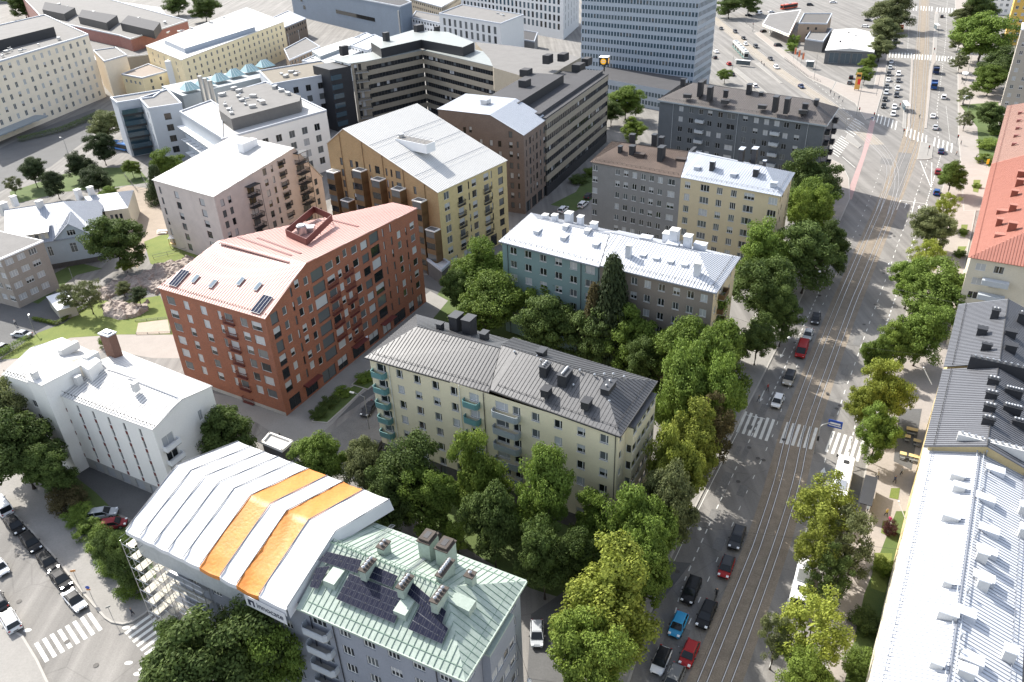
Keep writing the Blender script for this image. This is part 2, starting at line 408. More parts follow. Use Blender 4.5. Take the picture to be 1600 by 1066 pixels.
YARD = mat('yard_asphalt', (0.10, 0.10, 0.10), 0.9, noise=0.2, scale=0.2, fine=4.0)
PAVE = mat('pavement', (0.245, 0.235, 0.22), 0.9, noise=0.14, scale=0.3, fine=4.0)
PAVEW = mat('pavement_beige', (0.29, 0.26, 0.235), 0.9, noise=0.12, scale=0.4, fine=4.0)
REDP = mat('pavement_reddish', (0.26, 0.19, 0.165), 0.9, noise=0.12, scale=0.4, fine=4.0)
KERB = mat('granite_kerb', (0.34, 0.325, 0.30), 0.85, noise=0.12, scale=1.0)
TRAMB = mat('tram_bed', (0.215, 0.18, 0.14), 0.9, noise=0.35, scale=0.5, fine=5.0)
RAILM = mat('rail_steel', (0.48, 0.47, 0.45), 0.35, metal=0.5, noise=0.1)
RAILG = mat('rail_groove', (0.12, 0.10, 0.08), 0.8, noise=0.2)
MARK = mat('road_marking', (0.58, 0.58, 0.55), 0.8, noise=0.2, scale=0.8)
BIKER = mat('bike_crossing_red', (0.33, 0.23, 0.22), 0.9, noise=0.15, scale=0.6)
GRASS = mat('lawn', (0.085, 0.125, 0.028), 0.95, noise=0.5, scale=0.35, fine=6.0, col2=(0.18, 0.20, 0.05), bump=0.6)
GRASSD = mat('rough_grass', (0.05, 0.085, 0.022), 0.95, noise=0.5, scale=0.35, fine=6.0, col2=(0.10, 0.13, 0.04), bump=0.6)
SAND = mat('play_sand', (0.36, 0.30, 0.24), 0.95, noise=0.15, scale=0.5)
GRAV = mat('gravel_yard', (0.27, 0.225, 0.18), 0.95, noise=0.2, scale=0.4)

g = MB(); g.poly([(-1800, -400, 0), (1800, -400, 0), (1800, 3200, 0), (-1800, 3200, 0)]); struct(g.build('ground', ASPH))

def W2(pts, z=0.0): return [P(x, y, z) for x, y in pts]
def off(pl, d):
    out = []
    for i, p in enumerate(pl):
        t = (pl[min(i + 1, len(pl) - 1)] - pl[max(i - 1, 0)]).normalized(); out.append(p + Vector((t.y, -t.x, 0)) * d)
    return out
def resample(pl, step):
    out = [pl[0].copy()]; acc = 0
    for a, b in zip(pl, pl[1:]):
        L = (b - a).length; n = max(1, int(L / step))
        for i in range(1, n + 1): out.append(a.lerp(b, i / n))
    return out
def smooth(pl, it=2):
    for _ in range(it):
        o = [pl[0]]
        for a, b in zip(pl, pl[1:]): o += [a.lerp(b, .25), a.lerp(b, .75)]
        o.append(pl[-1]); pl = o
    return pl
def strip(mb, pl, d0, d1, z, mi=0):
    a, b = off(pl, d0), off(pl, d1)
    for i in range(len(pl) - 1):
        mb.poly([(a[i].x, a[i].y, z), (b[i].x, b[i].y, z), (b[i + 1].x, b[i + 1].y, z), (a[i + 1].x, a[i + 1].y, z)], mi)
def sheet(name, px, z, m, world=False):
    pts = px if world else W2(px); mb = MB(); mb.poly([(p.x, p.y, z) for p in pts]); return struct(mb.build(name, m))
_sl = [0]
def slab(name, px, m, h=0.12, kw=0.28, world=False):
    """raised paving with a granite kerb round it"""
    _sl[0] += 1; h += .0045 * _sl[0]; pts = [XY(p) for p in (px if world else W2(px))]; mb = MB()
    A = sum(a.x * b.y - b.x * a.y for a, b in zip(pts, pts[1:] + pts[:1]))
    if A < 0: pts = pts[::-1]
    mb.prism(pts, -.05, h, 1); n = len(pts); inn = []
    for i in range(n):
        a, b, c = pts[i - 1], pts[i], pts[(i + 1) % n]; e1 = (b - a).normalized(); e2 = (c - b).normalized()
        m_ = Vector((-e1.y - e2.y, e1.x + e2.x, 0)); m_.normalize(); k = max(.35, m_.dot(Vector((-e1.y, e1.x, 0)))); inn.append(b + m_ * (kw / k))
    mb.poly([(p.x, p.y, h + .004) for p in inn], 0)
    return struct(mb.build(name, [m, KERB]))
def dashes(mb, pl, z, ln, gap, w_, ph=0):
    pl = resample(pl, .25); acc = ph; cur = []
    for a, b in zip(pl, pl[1:]):
        acc += (b - a).length
        if acc % (ln + gap) < ln: cur = cur or [a]; cur.append(b)
        elif cur:
            strip(mb, [cur[0], cur[-1]] if len(cur) > 1 else cur, -w_ / 2, w_ / 2, z); cur = []
def zebra(mb, c0, c1, n, lv, w_=0.5, z=0.012, L=None):
    """n bars from pixel c0 to c1, each lying along pixel direction lv"""
    a, b = P(*c0), P(*c1); mid = ((c0[0] + c1[0]) / 2, (c0[1] + c1[1]) / 2)
    q0, q1 = P(mid[0] - lv[0] / 2, mid[1] - lv[1] / 2), P(mid[0] + lv[0] / 2, mid[1] + lv[1] / 2); l = (q1 - q0); LL = L or l.length; l.normalize()
    for i in range(n):
        c = a.lerp(b, i / max(1, n - 1)); s_ = (b - a).normalized()
        p = [c - l * LL / 2 - s_ * w_ / 2, c - l * LL / 2 + s_ * w_ / 2, c + l * LL / 2 + s_ * w_ / 2, c + l * LL / 2 - s_ * w_ / 2]
        mb.poly([(v.x, v.y, z) for v in p])

# --- main road centrelines surveyed from the photo
T1 = smooth(W2([(1070, 1130), (1097.5, 1066), (1177, 867), (1184, 849), (1214.7, 755), (1229, 694), (1238, 660), (1275, 560), (1316, 460), (1324.6, 440), (1378, 316), (1401, 266), (1424, 212), (1430, 150), (1435, 60), (1437.5, 0), (1439, -60), (1441, -160)]), 2)
T2 = smooth(W2([(1108, 1130), (1136, 1066), (1206, 878), (1243.5, 760), (1256, 695), (1264.7, 660), (1301, 560), (1336, 465), (1344, 448), (1396, 322), (1417, 272), (1438, 212), (1443, 150), (1448, 60), (1450, 0), (1451.5, -60), (1453, -160)]), 2)
LA = smooth(W2([(1008, 1120), (1024, 1066), (1043, 1004), (1065, 918), (1083, 876), (1124, 785), (1172.6, 685), (1200, 629), (1213, 602.6), (1254, 514), (1286, 442), (1320, 368)]), 1)
LB = smooth(W2([(1030, 1090), (1043.5, 1048), (1074, 980), (1101.5, 918), (1139, 832.6), (1161, 782), (1183, 734), (1215, 664), (1226, 620), (1262, 530), (1305, 432), (1345, 345), (1375, 270), (1390, 215)]), 1)
LD = smooth(W2([(1180, 1120), (1204, 1039), (1236, 920), (1262, 820), (1290, 716), (1315.5, 623), (1335, 571), (1352, 522), (1373.5, 465), (1390, 420), (1403, 380), (1419, 340), (1436, 292), (1459, 222)]), 1)
KL = off(LA, -2.9); KR = off(LD, 6.1)
bed = MB()
mid = [(a + b) / 2 for a, b in zip(T1, T2)]
strip(bed, mid, -3.0, 3.0, 0.006); struct(bed.build('tram_track_bed', TRAMB))
rl = MB()
for T in (T1, T2):
    for s_ in (-.5, .5):
        strip(rl, T, s_ - .05, s_ + .05, 0.016, 0); strip(rl, T, s_ - .17, s_ - .055, 0.012, 1); strip(rl, T, s_ + .055, s_ + .14, 0.012, 1)
# branch toward the tram street on the upper left
TB = [smooth(W2([(1372, 330), (1385, 290), (1390, 258), (1370, 232), (1330, 196), (1290, 163), (1230, 124), (1180, 86), (1130, 44), (1085, 8)]), 2),
      smooth(W2([(1390, 335), (1402, 290), (1400, 256), (1380, 226), (1334, 188), (1294, 155), (1236, 117), (1187, 80), (1138, 40), (1094, 4)]), 2)]
tb = MB(); strip(tb, TB[0][14:], -1.5, 4.0, 0.005); struct(tb.build('tram_street_bed', mat('tram_bed_pale', (0.27, 0.24, 0.20), 0.9, noise=0.2, scale=0.3)))
for T in TB:
    for s_ in (-.5, .5): strip(rl, T, s_ - .05, s_ + .05, 0.018, 0); strip(rl, T, s_ - .15, s_ - .055, 0.014, 1)
struct(rl.build('tram_rails', [RAILM, RAILG]))

mk = MB()
dashes(mk, LA, .012, 1.0, 1.0, .16); dashes(mk, LB[:26], .012, 1.0, 3.0, .12); dashes(mk, LD, .012, 1.4, 2.2, .13)
dashes(mk, off(LD, 3.2)[4:], .012, 1.0, 1.0, .22)
strip(mk, off(LA, -2.4)[6:14], -.05, .05, .012)
for c0, c1, n, lv in [((1159, 659), (1203, 672), 6, (13, -33)), ((1226, 676), (1271, 685), 6, (11, -33)), ((1297, 690), (1344, 704), 6, (11, -33)),
                      ((1366, 183), (1400, 196), 7, (3, -13)), ((1417, 206), (1447, 219), 6, (2, -15)), ((1460, 222), (1487, 231), 5, (2, -14)), ((1504, 237), (1514, 240), 2, (1, -14)),
                      ((1390, 86), (1424, 87), 8, (1, -8)), ((1428, 89), (1454, 90), 7, (1, -8)), ((1463, 91), (1491, 93), 7, (1, -8)),
                      ((1410, 12), (1432, 13), 6, (1, -7)), ((1439, 13), (1456, 14), 5, (1, -7)), ((1464, 15), (1492, 17), 7, (1, -7)),
                      ((148, 971.5), (65, 1019), 8, (18, 28)), ((217, 975), (248, 1007), 6, (-42, 31))]:
    zebra(mk, c0, c1, n, lv, L=None, w_=.5 if c0[1] > 300 else .55)
for c0, c1, n in [((1343, 190), (1327, 209), 7), ((1321, 217), (1303, 240), 9)]: zebra(mk, c0, c1, n, (15, 9.5), w_=.5)
for px in [(1178.7, 671), (1188, 648)]: pass
# arrows, stop lines, island outlines
def bar(a, b, w_=.15, z=.013): 
    q = W2([a, b]); strip(mk, q, -w_ / 2, w_ / 2, z)
for a, b in [((1407, 313), (1449, 319)), ((1407, 313), (1401, 328)), ((1449, 319), (1445, 336)), ((1430, 312), (1424, 335)), ((1438, 252), (1456, 296)), ((1456, 254), (1455, 297)),
             ((1383, 170), (1404, 172)), ((1165, 648), (1196, 655)), ((1316, 245), (1336, 262)), ((1500, 100), (1462, 97))]: bar(a, b, .2)
def arrow(px, py, sc_=1.0, flip=False):
    c = P(px, py); i = min(range(len(LD) - 1), key=lambda k: (LD[k] - c).length); d = (LD[i + 1] - LD[i]).normalized()
    if flip: d = -d
    s_ = Vector((d.y, -d.x, 0)); q = lambda u, v: tuple(c + d * u * sc_ + s_ * v * sc_ + Vector((0, 0, .013)))
    mk.poly([q(-2.2, -.09), q(-2.2, .09), q(.6, .09), q(.6, -.09)]); mk.poly([q(.6, -.45), q(.6, .45), q(2.0, 0)])
for a in [(1415, 321, 1), (1435.5, 325, 1), (1405, 415, 1.1), (1285, 742, 1.0)]: arrow(*a)
for a in [(1223, 552), (1190, 620)]: arrow(*a, 1.0, True)
for a, b in [((171, 934), (182, 927)), ((193, 955), (204, 947))]: bar(a, b, .8)
for a in [(197, 981), (201, 1036), (223, 1046), (215, 1053), (43, 985)]:
    c = P(*a); mk.poly([(c.x + .55 * math.cos(t * .628), c.y + .3 * math.sin(t * .628), .014) for t in range(10)])
q = smooth(W2([(1393, 110), (1398, 60), (1403, 20)]), 1); dashes(mk, W2([(1395, 175), (1398, 130), (1400, 92)]), .012, 1.5, 4, .14)
dashes(mk, W2([(1466, 215), (1464, 170), (1472, 110), (1478, 60), (1480, 0)]), .012, 2, 2.6, .16)
dashes(mk, W2([(1418, 80), (1421, 20)]), .012, 2, 2.6, .16)
dashes(mk, W2([(1485, 228), (1481, 190), (1478, 165)]), .012, .6, .5, .12)
for pl in ([(1330, 200), (1290, 160), (1230, 105), (1180, 60), (1150, 35)], ): dashes(mk, off(W2(pl), 4.5), .012, 2, 3, .14)
struct(mk.build('road_markings', MARK))
rp = random.Random(4); pm_ = MB()
for i_ in range(22):
    pl = rp.choice((LA, LB, LD)); a = rp.choice(pl[3:-3]); d = Vector((.49, .87, 0)); s_ = Vector((.87, -.49, 0)); c = a + s_ * rp.uniform(-1.2, 1.2); u, v = rp.uniform(.5, 3.2), rp.uniform(.3, .8)
    pm_.poly([tuple(c + d * x * u + s_ * y * v + Vector((0, 0, .022 + i_ * .0015))) for x, y in ((-1, -1), (1, -1), (1, 1), (-1, 1))])
struct(pm_.build('road_patches', ASPH2)); mh = MB()
for _ in range(40):
    pl = rp.choice((LA, LB, LD, KR)); a = rp.choice(pl[3:-3]) + Vector((rp.uniform(-2, 2), rp.uniform(-2, 2), 0)); mh.poly([(a.x + .36 * math.cos(t * .524), a.y + .36 * math.sin(t * .524), .060) for t in range(12)])
for x, y in [(1342, 625), (1293, 615), (27, 868), (105, 1003), (30, 940), (150, 1040), (1381, 803)]: a = P(x, y); mh.poly([(a.x + .36 * math.cos(t * .524), a.y + .36 * math.sin(t * .524), .062) for t in range(12)])
struct(mh.build('manhole_covers', mat('cast_iron', (.07, .065, .06), .7, noise=.3)))
sheet('bike_crossing', [(1360, 188), (1368, 188), (1362, 215), (1352, 245), (1337, 292), (1331, 312), (1318, 312), (1330, 285), (1347, 240)], .009, BIKER)
sheet('road_patch', [(1377, 246), (1396, 250), (1393, 259), (1375, 256)], .008, ASPH2)
sheet('road_patch', [(1404, 238), (1424, 240), (1418, 268), (1404, 310), (1388, 305), (1398, 268)], .0075, ASPH2)

# --- pavements
ya = [p for p in KL if P(0, 1110).y < p.y]
lpav = KL + off(KL, -7.5)[::-1]
slab('pavement', lpav, PAVE, world=True)
kr = [p for p in KR if p.y < P(1485, 262).y]
slab('pavement', kr + off(kr, 9.5)[::-1], PAVEW, world=True)
sheet('cycle_path', off(kr, 2.2) + off(kr, 3.9)[::-1], .128, REDP, world=True)
slab('pavement', [(1497, 215), (1496, 109), (1493, 20), (1490, -40), (1530, -40), (1530, 100), (1600, 180), (1560, 330), (1505, 330), (1500, 250)], PAVEW)
slab('median_kerb', [(1448, 201), (1457.5, 104), (1462, 97), (1466, 20), (1461, 18), (1455.5, 98), (1452, 110), (1444.5, 201)], PAVEW, kw=.1)
slab('median_kerb', [(1417.5, 205), (1421, 156), (1424, 92), (1427, 92), (1424, 156), (1421, 206)], PAVEW, kw=.1)
slab('tram_stop_island', [(1410, 200), (1412, 160), (1417, 160), (1415.5, 202)], PAVE, kw=.15)
slab('tram_stop_island', [(1463, 84), (1467, 22), (1461, 22), (1458, 83)], PAVE, kw=.15)
slab('tram_stop_island', [(1150, 106), (1190, 138), (1215, 160), (1206, 160), (1178, 137), (1145, 110)], PAVE, kw=.15)
slab('tram_stop_island', [(1187, 98), (1215, 124), (1223, 130), (1219, 131), (1180, 100)], PAVE, kw=.15)
slab('traffic_island', [(1320, 218), (1325, 208), (1346, 228), (1341, 232)], PAVE, kw=.15)
slab('traffic_island', [(1433, 250), (1438, 222), (1458, 226), (1456, 248), (1449, 250)], PAVE, kw=.15)
slab('pavement', [(1178, 52), (1225, 91), (1262, 122), (1300, 140), (1306, 128), (1266, 112), (1236, 88), (1187, 50)], PAVEW)
slab('pavement', [(1300, 141), (1336, 162), (1352, 188), (1368, 182), (1380, 140), (1388, 84), (1376, 84), (1364, 140), (1335, 138), (1307, 128)], PAVEW)
slab('pavement', [(1300, 250), (1316, 258), (1327, 280), (1328, 312), (1302, 370), (1262, 350), (1240, 270)], PAVEW)
# bottom left streets
slab('pavement', [(-120, 880), (-40, 940), (0, 973), (36.6, 994), (60, 1032), (76, 1066), (100, 1110), (-150, 1130)], PAVE)
slab('pavement', [(-10, 775), (42, 825), (90, 878.6), (132, 932), (163, 967), (174, 974), (192, 977), (208, 973), (228, 960), (242, 946), (262, 925), (120, 790), (60, 735), (10, 735)], PAVE)
slab('pavement', [(233, 1066), (233.6, 1036), (248, 1018), (264.6, 1005), (300, 985), (420, 1100), (240, 1110)], PAVE)
# yards between the blocks
sheet('yard', [(130, 780), (250, 830), (350, 700), (310, 640), (100, 740)], .02, YARD)
sheet('service_road', [(455, 720), (520, 660), (600, 605), (660, 560), (700, 500), (720, 430), (660, 430), (560, 560), (440, 690)], .012, YARD)
sheet('service_road', [(600, 760), (484, 702), (594, 613), (640, 700)], .016, ASPH2)
sheet('plaza', [(290, 605), (330, 640), (400, 660), (470, 705), (520, 662), (560, 620), (600, 590), (700, 470), (672, 455), (640, 480), (450, 640)], .029, PAVE)
sheet('park_path', [(-60, 580), (30, 560), (100, 528), (186, 523), (290, 523), (296, 560), (240, 560), (170, 548), (60, 575), (-60, 640)], .016, PAVEW)
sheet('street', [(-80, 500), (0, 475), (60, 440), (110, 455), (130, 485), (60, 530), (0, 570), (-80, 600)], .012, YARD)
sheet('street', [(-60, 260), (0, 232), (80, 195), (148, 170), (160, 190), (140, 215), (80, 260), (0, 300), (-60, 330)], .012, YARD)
sheet('park_lawn', [(60, 520), (100, 505), (150, 470), (200, 470), (250, 462), (280, 523), (186, 523), (110, 528), (30, 560), (0, 562)], .03, GRASS)
sheet('park_lawn', [(225, 378), (250, 368), (300, 360), (330, 420), (265, 425), (235, 412)], .03, GRASS)
sheet('park_lawn', [(165, 262), (215, 262), (235, 285), (160, 295), (100, 300), (20, 320), (15, 300), (100, 272)], .03, GRASSD)
sheet('playground', [(200, 290), (270, 300), (300, 340), (290, 362), (235, 378), (215, 420), (190, 400), (170, 300)], .026, GRAV)
sheet('lawn', [(60, 440), (120, 410), (160, 420), (120, 430), (60, 475), (40, 470), (20, 420)], .034, GRASSD)
sheet('sand_pit', [(216, 505), (262, 499), (266, 521), (212, 524)], .036, SAND)
slab('hedge_bed', [(487, 660), (512, 662), (545, 632), (572, 606), (560, 598), (520, 622), (492, 640)], GRASSD, h=.05)
slab('hedge_bed', [(548, 602), (575, 610), (600, 590), (588, 575), (575, 578)], GRASSD, h=.05)
# lawns in the courtyards of the left side blocks
sheet('courtyard_lawn', [(560, 705), (760, 700), (1000, 860), (960, 960), (830, 920), (620, 790)], .02, GRASSD)
sheet('courtyard_lawn', [(690, 450), (760, 400), (1020, 480), (1060, 560), (1000, 590), (660, 500)], .02, GRASSD)
sheet('courtyard_lawn', [(1010, 345), (1250, 380), (1230, 440), (1140, 420), (1000, 370)], .02, GRASSD)
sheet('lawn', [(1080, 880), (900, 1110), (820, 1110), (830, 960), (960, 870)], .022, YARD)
sheet('courtyard_lawn', [(-60, 600), (60, 700), (150, 770), (230, 850), (245, 900), (215, 935), (120, 850), (20, 760), (-60, 720)], .024, GRASSD)
sheet('lawn', [(900, 300), (925, 260), (940, 300), (900, 330), (860, 320)], .02, GRASSD)
sheet('lawn', [(1380, 1110), (1310, 1110), (1350, 930), (1400, 800), (1420, 800)], .16, GRASSD)
sheet('park_lawn', [(1500, 165), (1560, 160), (1560, 250), (1545, 262), (1530, 245), (1527, 200)], .16, GRASSD)
for q in [[(1521, 282), (1532, 282), (1528, 302), (1520, 300)], [(1502, 352), (1512, 352), (1508, 372), (1500, 370)], [(1497, 386), (1510, 386), (1500, 406), (1492, 402)], [(1392, 764), (1406, 764), (1403, 782), (1389, 779)], [(1379, 815), (1388, 815), (1383, 837), (1376, 834)], [(1366, 865), (1394, 866), (1383, 928), (1360, 920)]]:
    sheet('planting_bed', q, .17, GRASS)
sheet('terrace', [(1405, 640), (1440, 640), (1424, 735), (1396, 722)], .165, YARD)

# ================================================================ BUILDINGS NEAR THE CAMERA
def ucols(a, b, pa, pb, xs, dy=12):
    a, b = XY(a), XY(b); d = (b - a).normalized(); out = []
    for x in xs:
        ww = None
        if isinstance(x, tuple): x, ww = x
        t = (x - pa[0]) / (pb[0] - pa[0]); v = PV(x, pa[1] + (pb[1] - pa[1]) * t + dy, a, b); u = (XY(v) - a).dot(d)
        out.append(u if ww is None else (u, ww))
    return out
def quad(px, z): return [P(x, y, z) for x, y in px]
DK_ROOF = mat('dark_grey_sheet_roof', (0.085, 0.086, 0.09), 0.45, metal=0.15, noise=0.22, scale=0.25)
DK_SEAM = mat('dark_roof_seam', (0.05, 0.05, 0.053), 0.5, metal=0.1, noise=0.1)
WH_ROOF = mat('white_painted_sheet_roof', (0.50, 0.52, 0.555), 0.55, noise=0.06, scale=0.3)
WH_SEAM = mat('white_roof_seam', (0.20, 0.215, 0.25), 0.5, noise=0.05)
WHB_ROOF = mat('bright_white_sheet_roof', (0.55, 0.545, 0.53), 0.6, noise=0.05, scale=0.4)
WHB_SEAM = mat('bright_white_roof_seam', (0.22, 0.22, 0.22), 0.5, noise=0.05)
GR_ROOF = mat('pale_grey_sheet_roof', (0.42, 0.45, 0.50), 0.42, metal=0.1, noise=0.10, scale=0.3)
GR_SEAM = mat('pale_grey_roof_seam', (0.20, 0.215, 0.25), 0.5, noise=0.05)
CU_ROOF = mat('verdigris_copper_roof', (0.235, 0.285, 0.245), 0.6, noise=0.3, scale=0.35, fine=3.0, col2=(0.36, 0.42, 0.37))
CU_SEAM = mat('verdigris_seam', (0.16, 0.23, 0.185), 0.7, noise=0.3, scale=0.5)
PK_ROOF = mat('salmon_sheet_roof', (0.46, 0.265, 0.23), 0.5, noise=0.08, scale=0.3)
PK_SEAM = mat('salmon_roof_seam', (0.24, 0.095, 0.08), 0.5, noise=0.1)
BR_ROOF = mat('brown_tile_roof', (0.085, 0.06, 0.048), 0.85, noise=0.35, scale=0.4)
BR_SEAM = mat('brown_roof_seam', (0.05, 0.037, 0.032), 0.8, noise=0.2)
FLAT = mat('bitumen_flat_roof', (0.16, 0.155, 0.15), 0.92, noise=0.2, scale=0.3, fine=5)
FLATD = mat('dark_bitumen_roof', (0.055, 0.055, 0.06), 0.9, noise=0.2, scale=0.3, fine=5)
FLATW = mat('pale_membrane_roof', (0.42, 0.41, 0.40), 0.85, noise=0.12, scale=0.3, fine=5)
YEL = mat('yellow_render', (0.62, 0.56, 0.40), 0.9, noise=0.08, scale=0.35, fine=6)
OCH = mat('ochre_render', (0.50, 0.42, 0.28), 0.9, noise=0.08, scale=0.35, fine=6)
BEI = mat('beige_render', (0.74, 0.65, 0.52), 0.9, noise=0.1, scale=0.3, fine=6)
GRW = mat('grey_render', (0.21, 0.205, 0.20), 0.9, noise=0.14, scale=0.4, fine=6)
DGW = mat('slate_grey_render', (0.105, 0.115, 0.125), 0.9, noise=0.16, scale=0.4, fine=6)
TUR = mat('turquoise_render', (0.17, 0.245, 0.245), 0.9, noise=0.08, scale=0.4, fine=6)
BRW = mat('grey_brown_render', (0.215, 0.185, 0.16), 0.9, noise=0.14, scale=0.4, fine=6)
LIL = mat('pale_blue_grey_render', (0.44, 0.465, 0.50), 0.9, noise=0.07, scale=0.35, fine=6)
CRW = mat('warm_white_render', (0.80, 0.78, 0.74), 0.9, noise=0.06, scale=0.35, fine=6)
STN = mat('dark_stone_plinth', (0.085, 0.08, 0.078), 0.85, noise=0.3, scale=0.8)
TEALB = mat('teal_balcony_panel', (0.10, 0.22, 0.225), 0.6, noise=0.08)
GREYB = mat('grey_balcony_panel', (0.26, 0.29, 0.31), 0.6, noise=0.08)
SLVB = mat('silver_balcony_panel', (0.40, 0.43, 0.46), 0.5, noise=0.08)
REDBR = brickmat('red_brick', (0.31, 0.105, 0.05), (0.225, 0.07, 0.035), (0.21, 0.14, 0.11))
OCHBR = brickmat('ochre_brick', (0.40, 0.27, 0.13), (0.32, 0.21, 0.10), (0.28, 0.22, 0.15))
BRNBR = brickmat('brown_brick', (0.20, 0.145, 0.115), (0.15, 0.11, 0.09), (0.18, 0.15, 0.13))
PNKBR = brickmat('pink_white_brick', (0.58, 0.51, 0.47), (0.54, 0.47, 0.435), (0.52, 0.47, 0.44))
BRNCL = mat('bronze_cladding', (0.145, 0.09, 0.045), 0.45, metal=0.2, noise=0.2, scale=0.5)
BLK = mat('black_roof_stack', (0.028, 0.029, 0.033), 0.55, noise=0.2)
WIRE = DARKM

def downpipe(B, mb, v, z0, z1, n): mb.tube([(v.x + n.x * .12, v.y + n.y * .12, z0), (v.x + n.x * .12, v.y + n.y * .12, z1)], .06, 6)
def vent(B, mb, px, py, z, h=.6, r=.07, mi=0):
    c = P(px, py, z); mb.cyl((c.x, c.y, z - .3), r, h + .3, 6, mi); mb.cyl((c.x, c.y, z + h), r * 2.2, .14, 8, mi, r)

# ---------------- 1 yellow apartment house, two roofs meeting at a step
z = 20.0
pL = [(569.5, 558.5), (764, 613), (800, 531.5), (650.5, 491)]; pR = [(766, 609), (969, 682), (1027, 595.5), (802, 527)]
QL, QR = quad(pL, z), quad(pR, z + .25)
B = Bld('apartment_building', 'yellow rendered apartment block with dark grey hipped sheet roof and teal balconies, in the centre', 'building', 'apartment blocks along the main road', QL[1], [YEL, STN])
wq = [QL[0], QR[1], QR[2], QL[3]]; wi = insq(wq, .55); FLw, FRw, BRw, BLw = wi
xs = [(597, 1.9), 625, 652.5, 681, 709.5, (741, 1.7), (784, 2.2), 807, 836.6, 872, 908, 944]
cols = ucols(FLw, FRw, (569.5, 566), (969, 682), xs, 10)
cols = [c if isinstance(c, tuple) else (c, 1.3) for c in cols]
rows = [17.75 - 2.95 * k for k in range(6)]
B.W(FLw, FRw, 2.9, 20.0, cols, rows, h=1.45, style='was')
B.W(FLw, FRw, 0, 2.9, cols[2:6] + cols[8:], [0.9], h=1.6, style='d2', mi=1)
L = (BRw - FRw).length
B.W(FRw, BRw, 2.9, 20.0, [(1.3, 1.0), (L - 1.3, .9)], rows, h=1.45, style='w')
B.W(FRw, BRw, 0, 2.9, [1.5, L - 1.5], [.9], style='d', mi=1)
B.W(BRw, BLw, 0, 20, [2.5 + 3.4 * i for i in range(15)], rows, w=1.4, style='w2')
B.W(BLw, FLw, 0, 20, [3, 6, 9], rows, w=1.4, style='w2')
# bay on the road gable
d = (BRw - FRw).normalized(); n = Vector((d.y, -d.x, 0)); a0 = FRw + d * 3.0; a1 = BRw - d * 1.4; b0, b1 = a0 + n * 1.1, a1 + n * 1.1
Lb = (b1 - b0).length
B.W(b0, b1, 2.9, 19.2, [(Lb * (i + .5) / 5, Lb / 5 - .12) for i in range(5)], [r - .1 for r in rows], h=1.5, style='w')
B.W(a0, b0, 2.9, 19.2, [(.55, .8)], rows, h=1.45, style='w'); B.W(b1, a1, 2.9, 19.2)
t = MB(); t.prism([a0, b0 + n * .15, b1 + n * .15, a1], 19.2, 19.45); B.part('bay_roof', t, [DK_ROOF]); t = MB(); t.prism([a0, b0, b1, a1], 2.75, 2.9); B.part('bay_floor', t, [DK_ROOF])
rf = MB()
r0 = hip(rf, QL, z, z + 3.0, (5.5, 0)); r1 = hip(rf, QR, z + .25, z + 3.35, (0, 6.0))
for a, b in ((QL[0], QL[1]), (QR[0], QR[1]), (QR[1], QR[2])):
    a, b = Vector(a), Vector(b); e = (b - a).normalized(); ii = Vector((-e.y, e.x, 0)); snowguard(rf, a + e * .8, b - e * .8, ii * 1.0 + Zax * .35, 1)
    rf.box((a + b) / 2 - Zax * .1 - ii * .02, e, ii, Zax, (b - a).length / 2, .09, .12, 1)
roof = B.part('roof', rf, [DK_ROOF, DK_SEAM])
for (px, py, zz, w_, l_, h_, pt) in [(714, 514, 21.6, 1.5, 2.1, 2.6, 0), (734, 519, 21.6, 1.5, 2.1, 2.6, 0), (688, 513, 22.3, .9, 1.0, .9, 0), (757, 529, 21.9, 1.0, 1.3, 1.1, 0), (852, 583, 22.4, 1.1, 1.7, 1.4, 3), (883, 596, 22.2, 1.3, 2.4, 1.6, 6), (950, 616, 21.6, 1.2, 2.8, 1.6, 2), (847, 556, 22.6, 1.0, 1.6, 1.0, 0)]:
    chimney(B, px, py, zz, w_, l_, h_, 30 if pt == 0 else 30, BLK, DARKM, pt, parent=roof)
for px, py in [(668, 531), (696, 540), (740, 552), (850, 619), (913, 638)]: hatch(B, px, py, 21.6, 1.1, 1.5, .8, 30, BLK)
for px, py, zz in [(845, 566, 23), (858, 572, 23), (906, 582, 23.2), (929, 589, 23.2), (944, 588, 23), (958, 588, 23), (975, 592, 22.5), (952, 630, 21.6), (804, 553, 22.9), (839, 560, 22.9), (896, 605, 22), (885, 592, 22.4)]:
    t = MB(); vent(B, t, px, py, zz, .45, .09); B.part('roof_vent', t, [STEEL])
t = MB(); dd, nn = (FRw - FLw).normalized(), Vector(((FRw - FLw).normalized().y, -(FRw - FLw).normalized().x, 0))
for u in (cols[0][0] + 1.6, cols[4][0] + 1.1): downpipe(B, t, FLw + dd * u, 0, 20, nn)
B.part('downpipe', t, [FR_W]); t = MB(); downpipe(B, t, FRw - dd * .25, 0, 20, nn); downpipe(B, t, FLw + dd * (cols[5][0] + 1.75), 0, 20, nn); downpipe(B, t, BRw - d * .3, 0, 20, n); B.part('downpipe', t, [BLK])
ang = math.atan2(dd.y, dd.x)
for k in range(5):
    for ci, mm in ((0, TEALB), (5, TEALB)):
        v = FLw + dd * (cols[ci][0] - .35); balcony(B, Vector((v.x, v.y, rows[k] - .75)), ang, 2.7, 1.0, 1.0, mm, CONC, True)
    v = FLw + dd * (cols[6][0] + .9); balcony(B, Vector((v.x, v.y, rows[k] - .75)), ang, 4.4, 1.1, 1.0, GREYB, CONC, True)
B.finish(); yellow = B

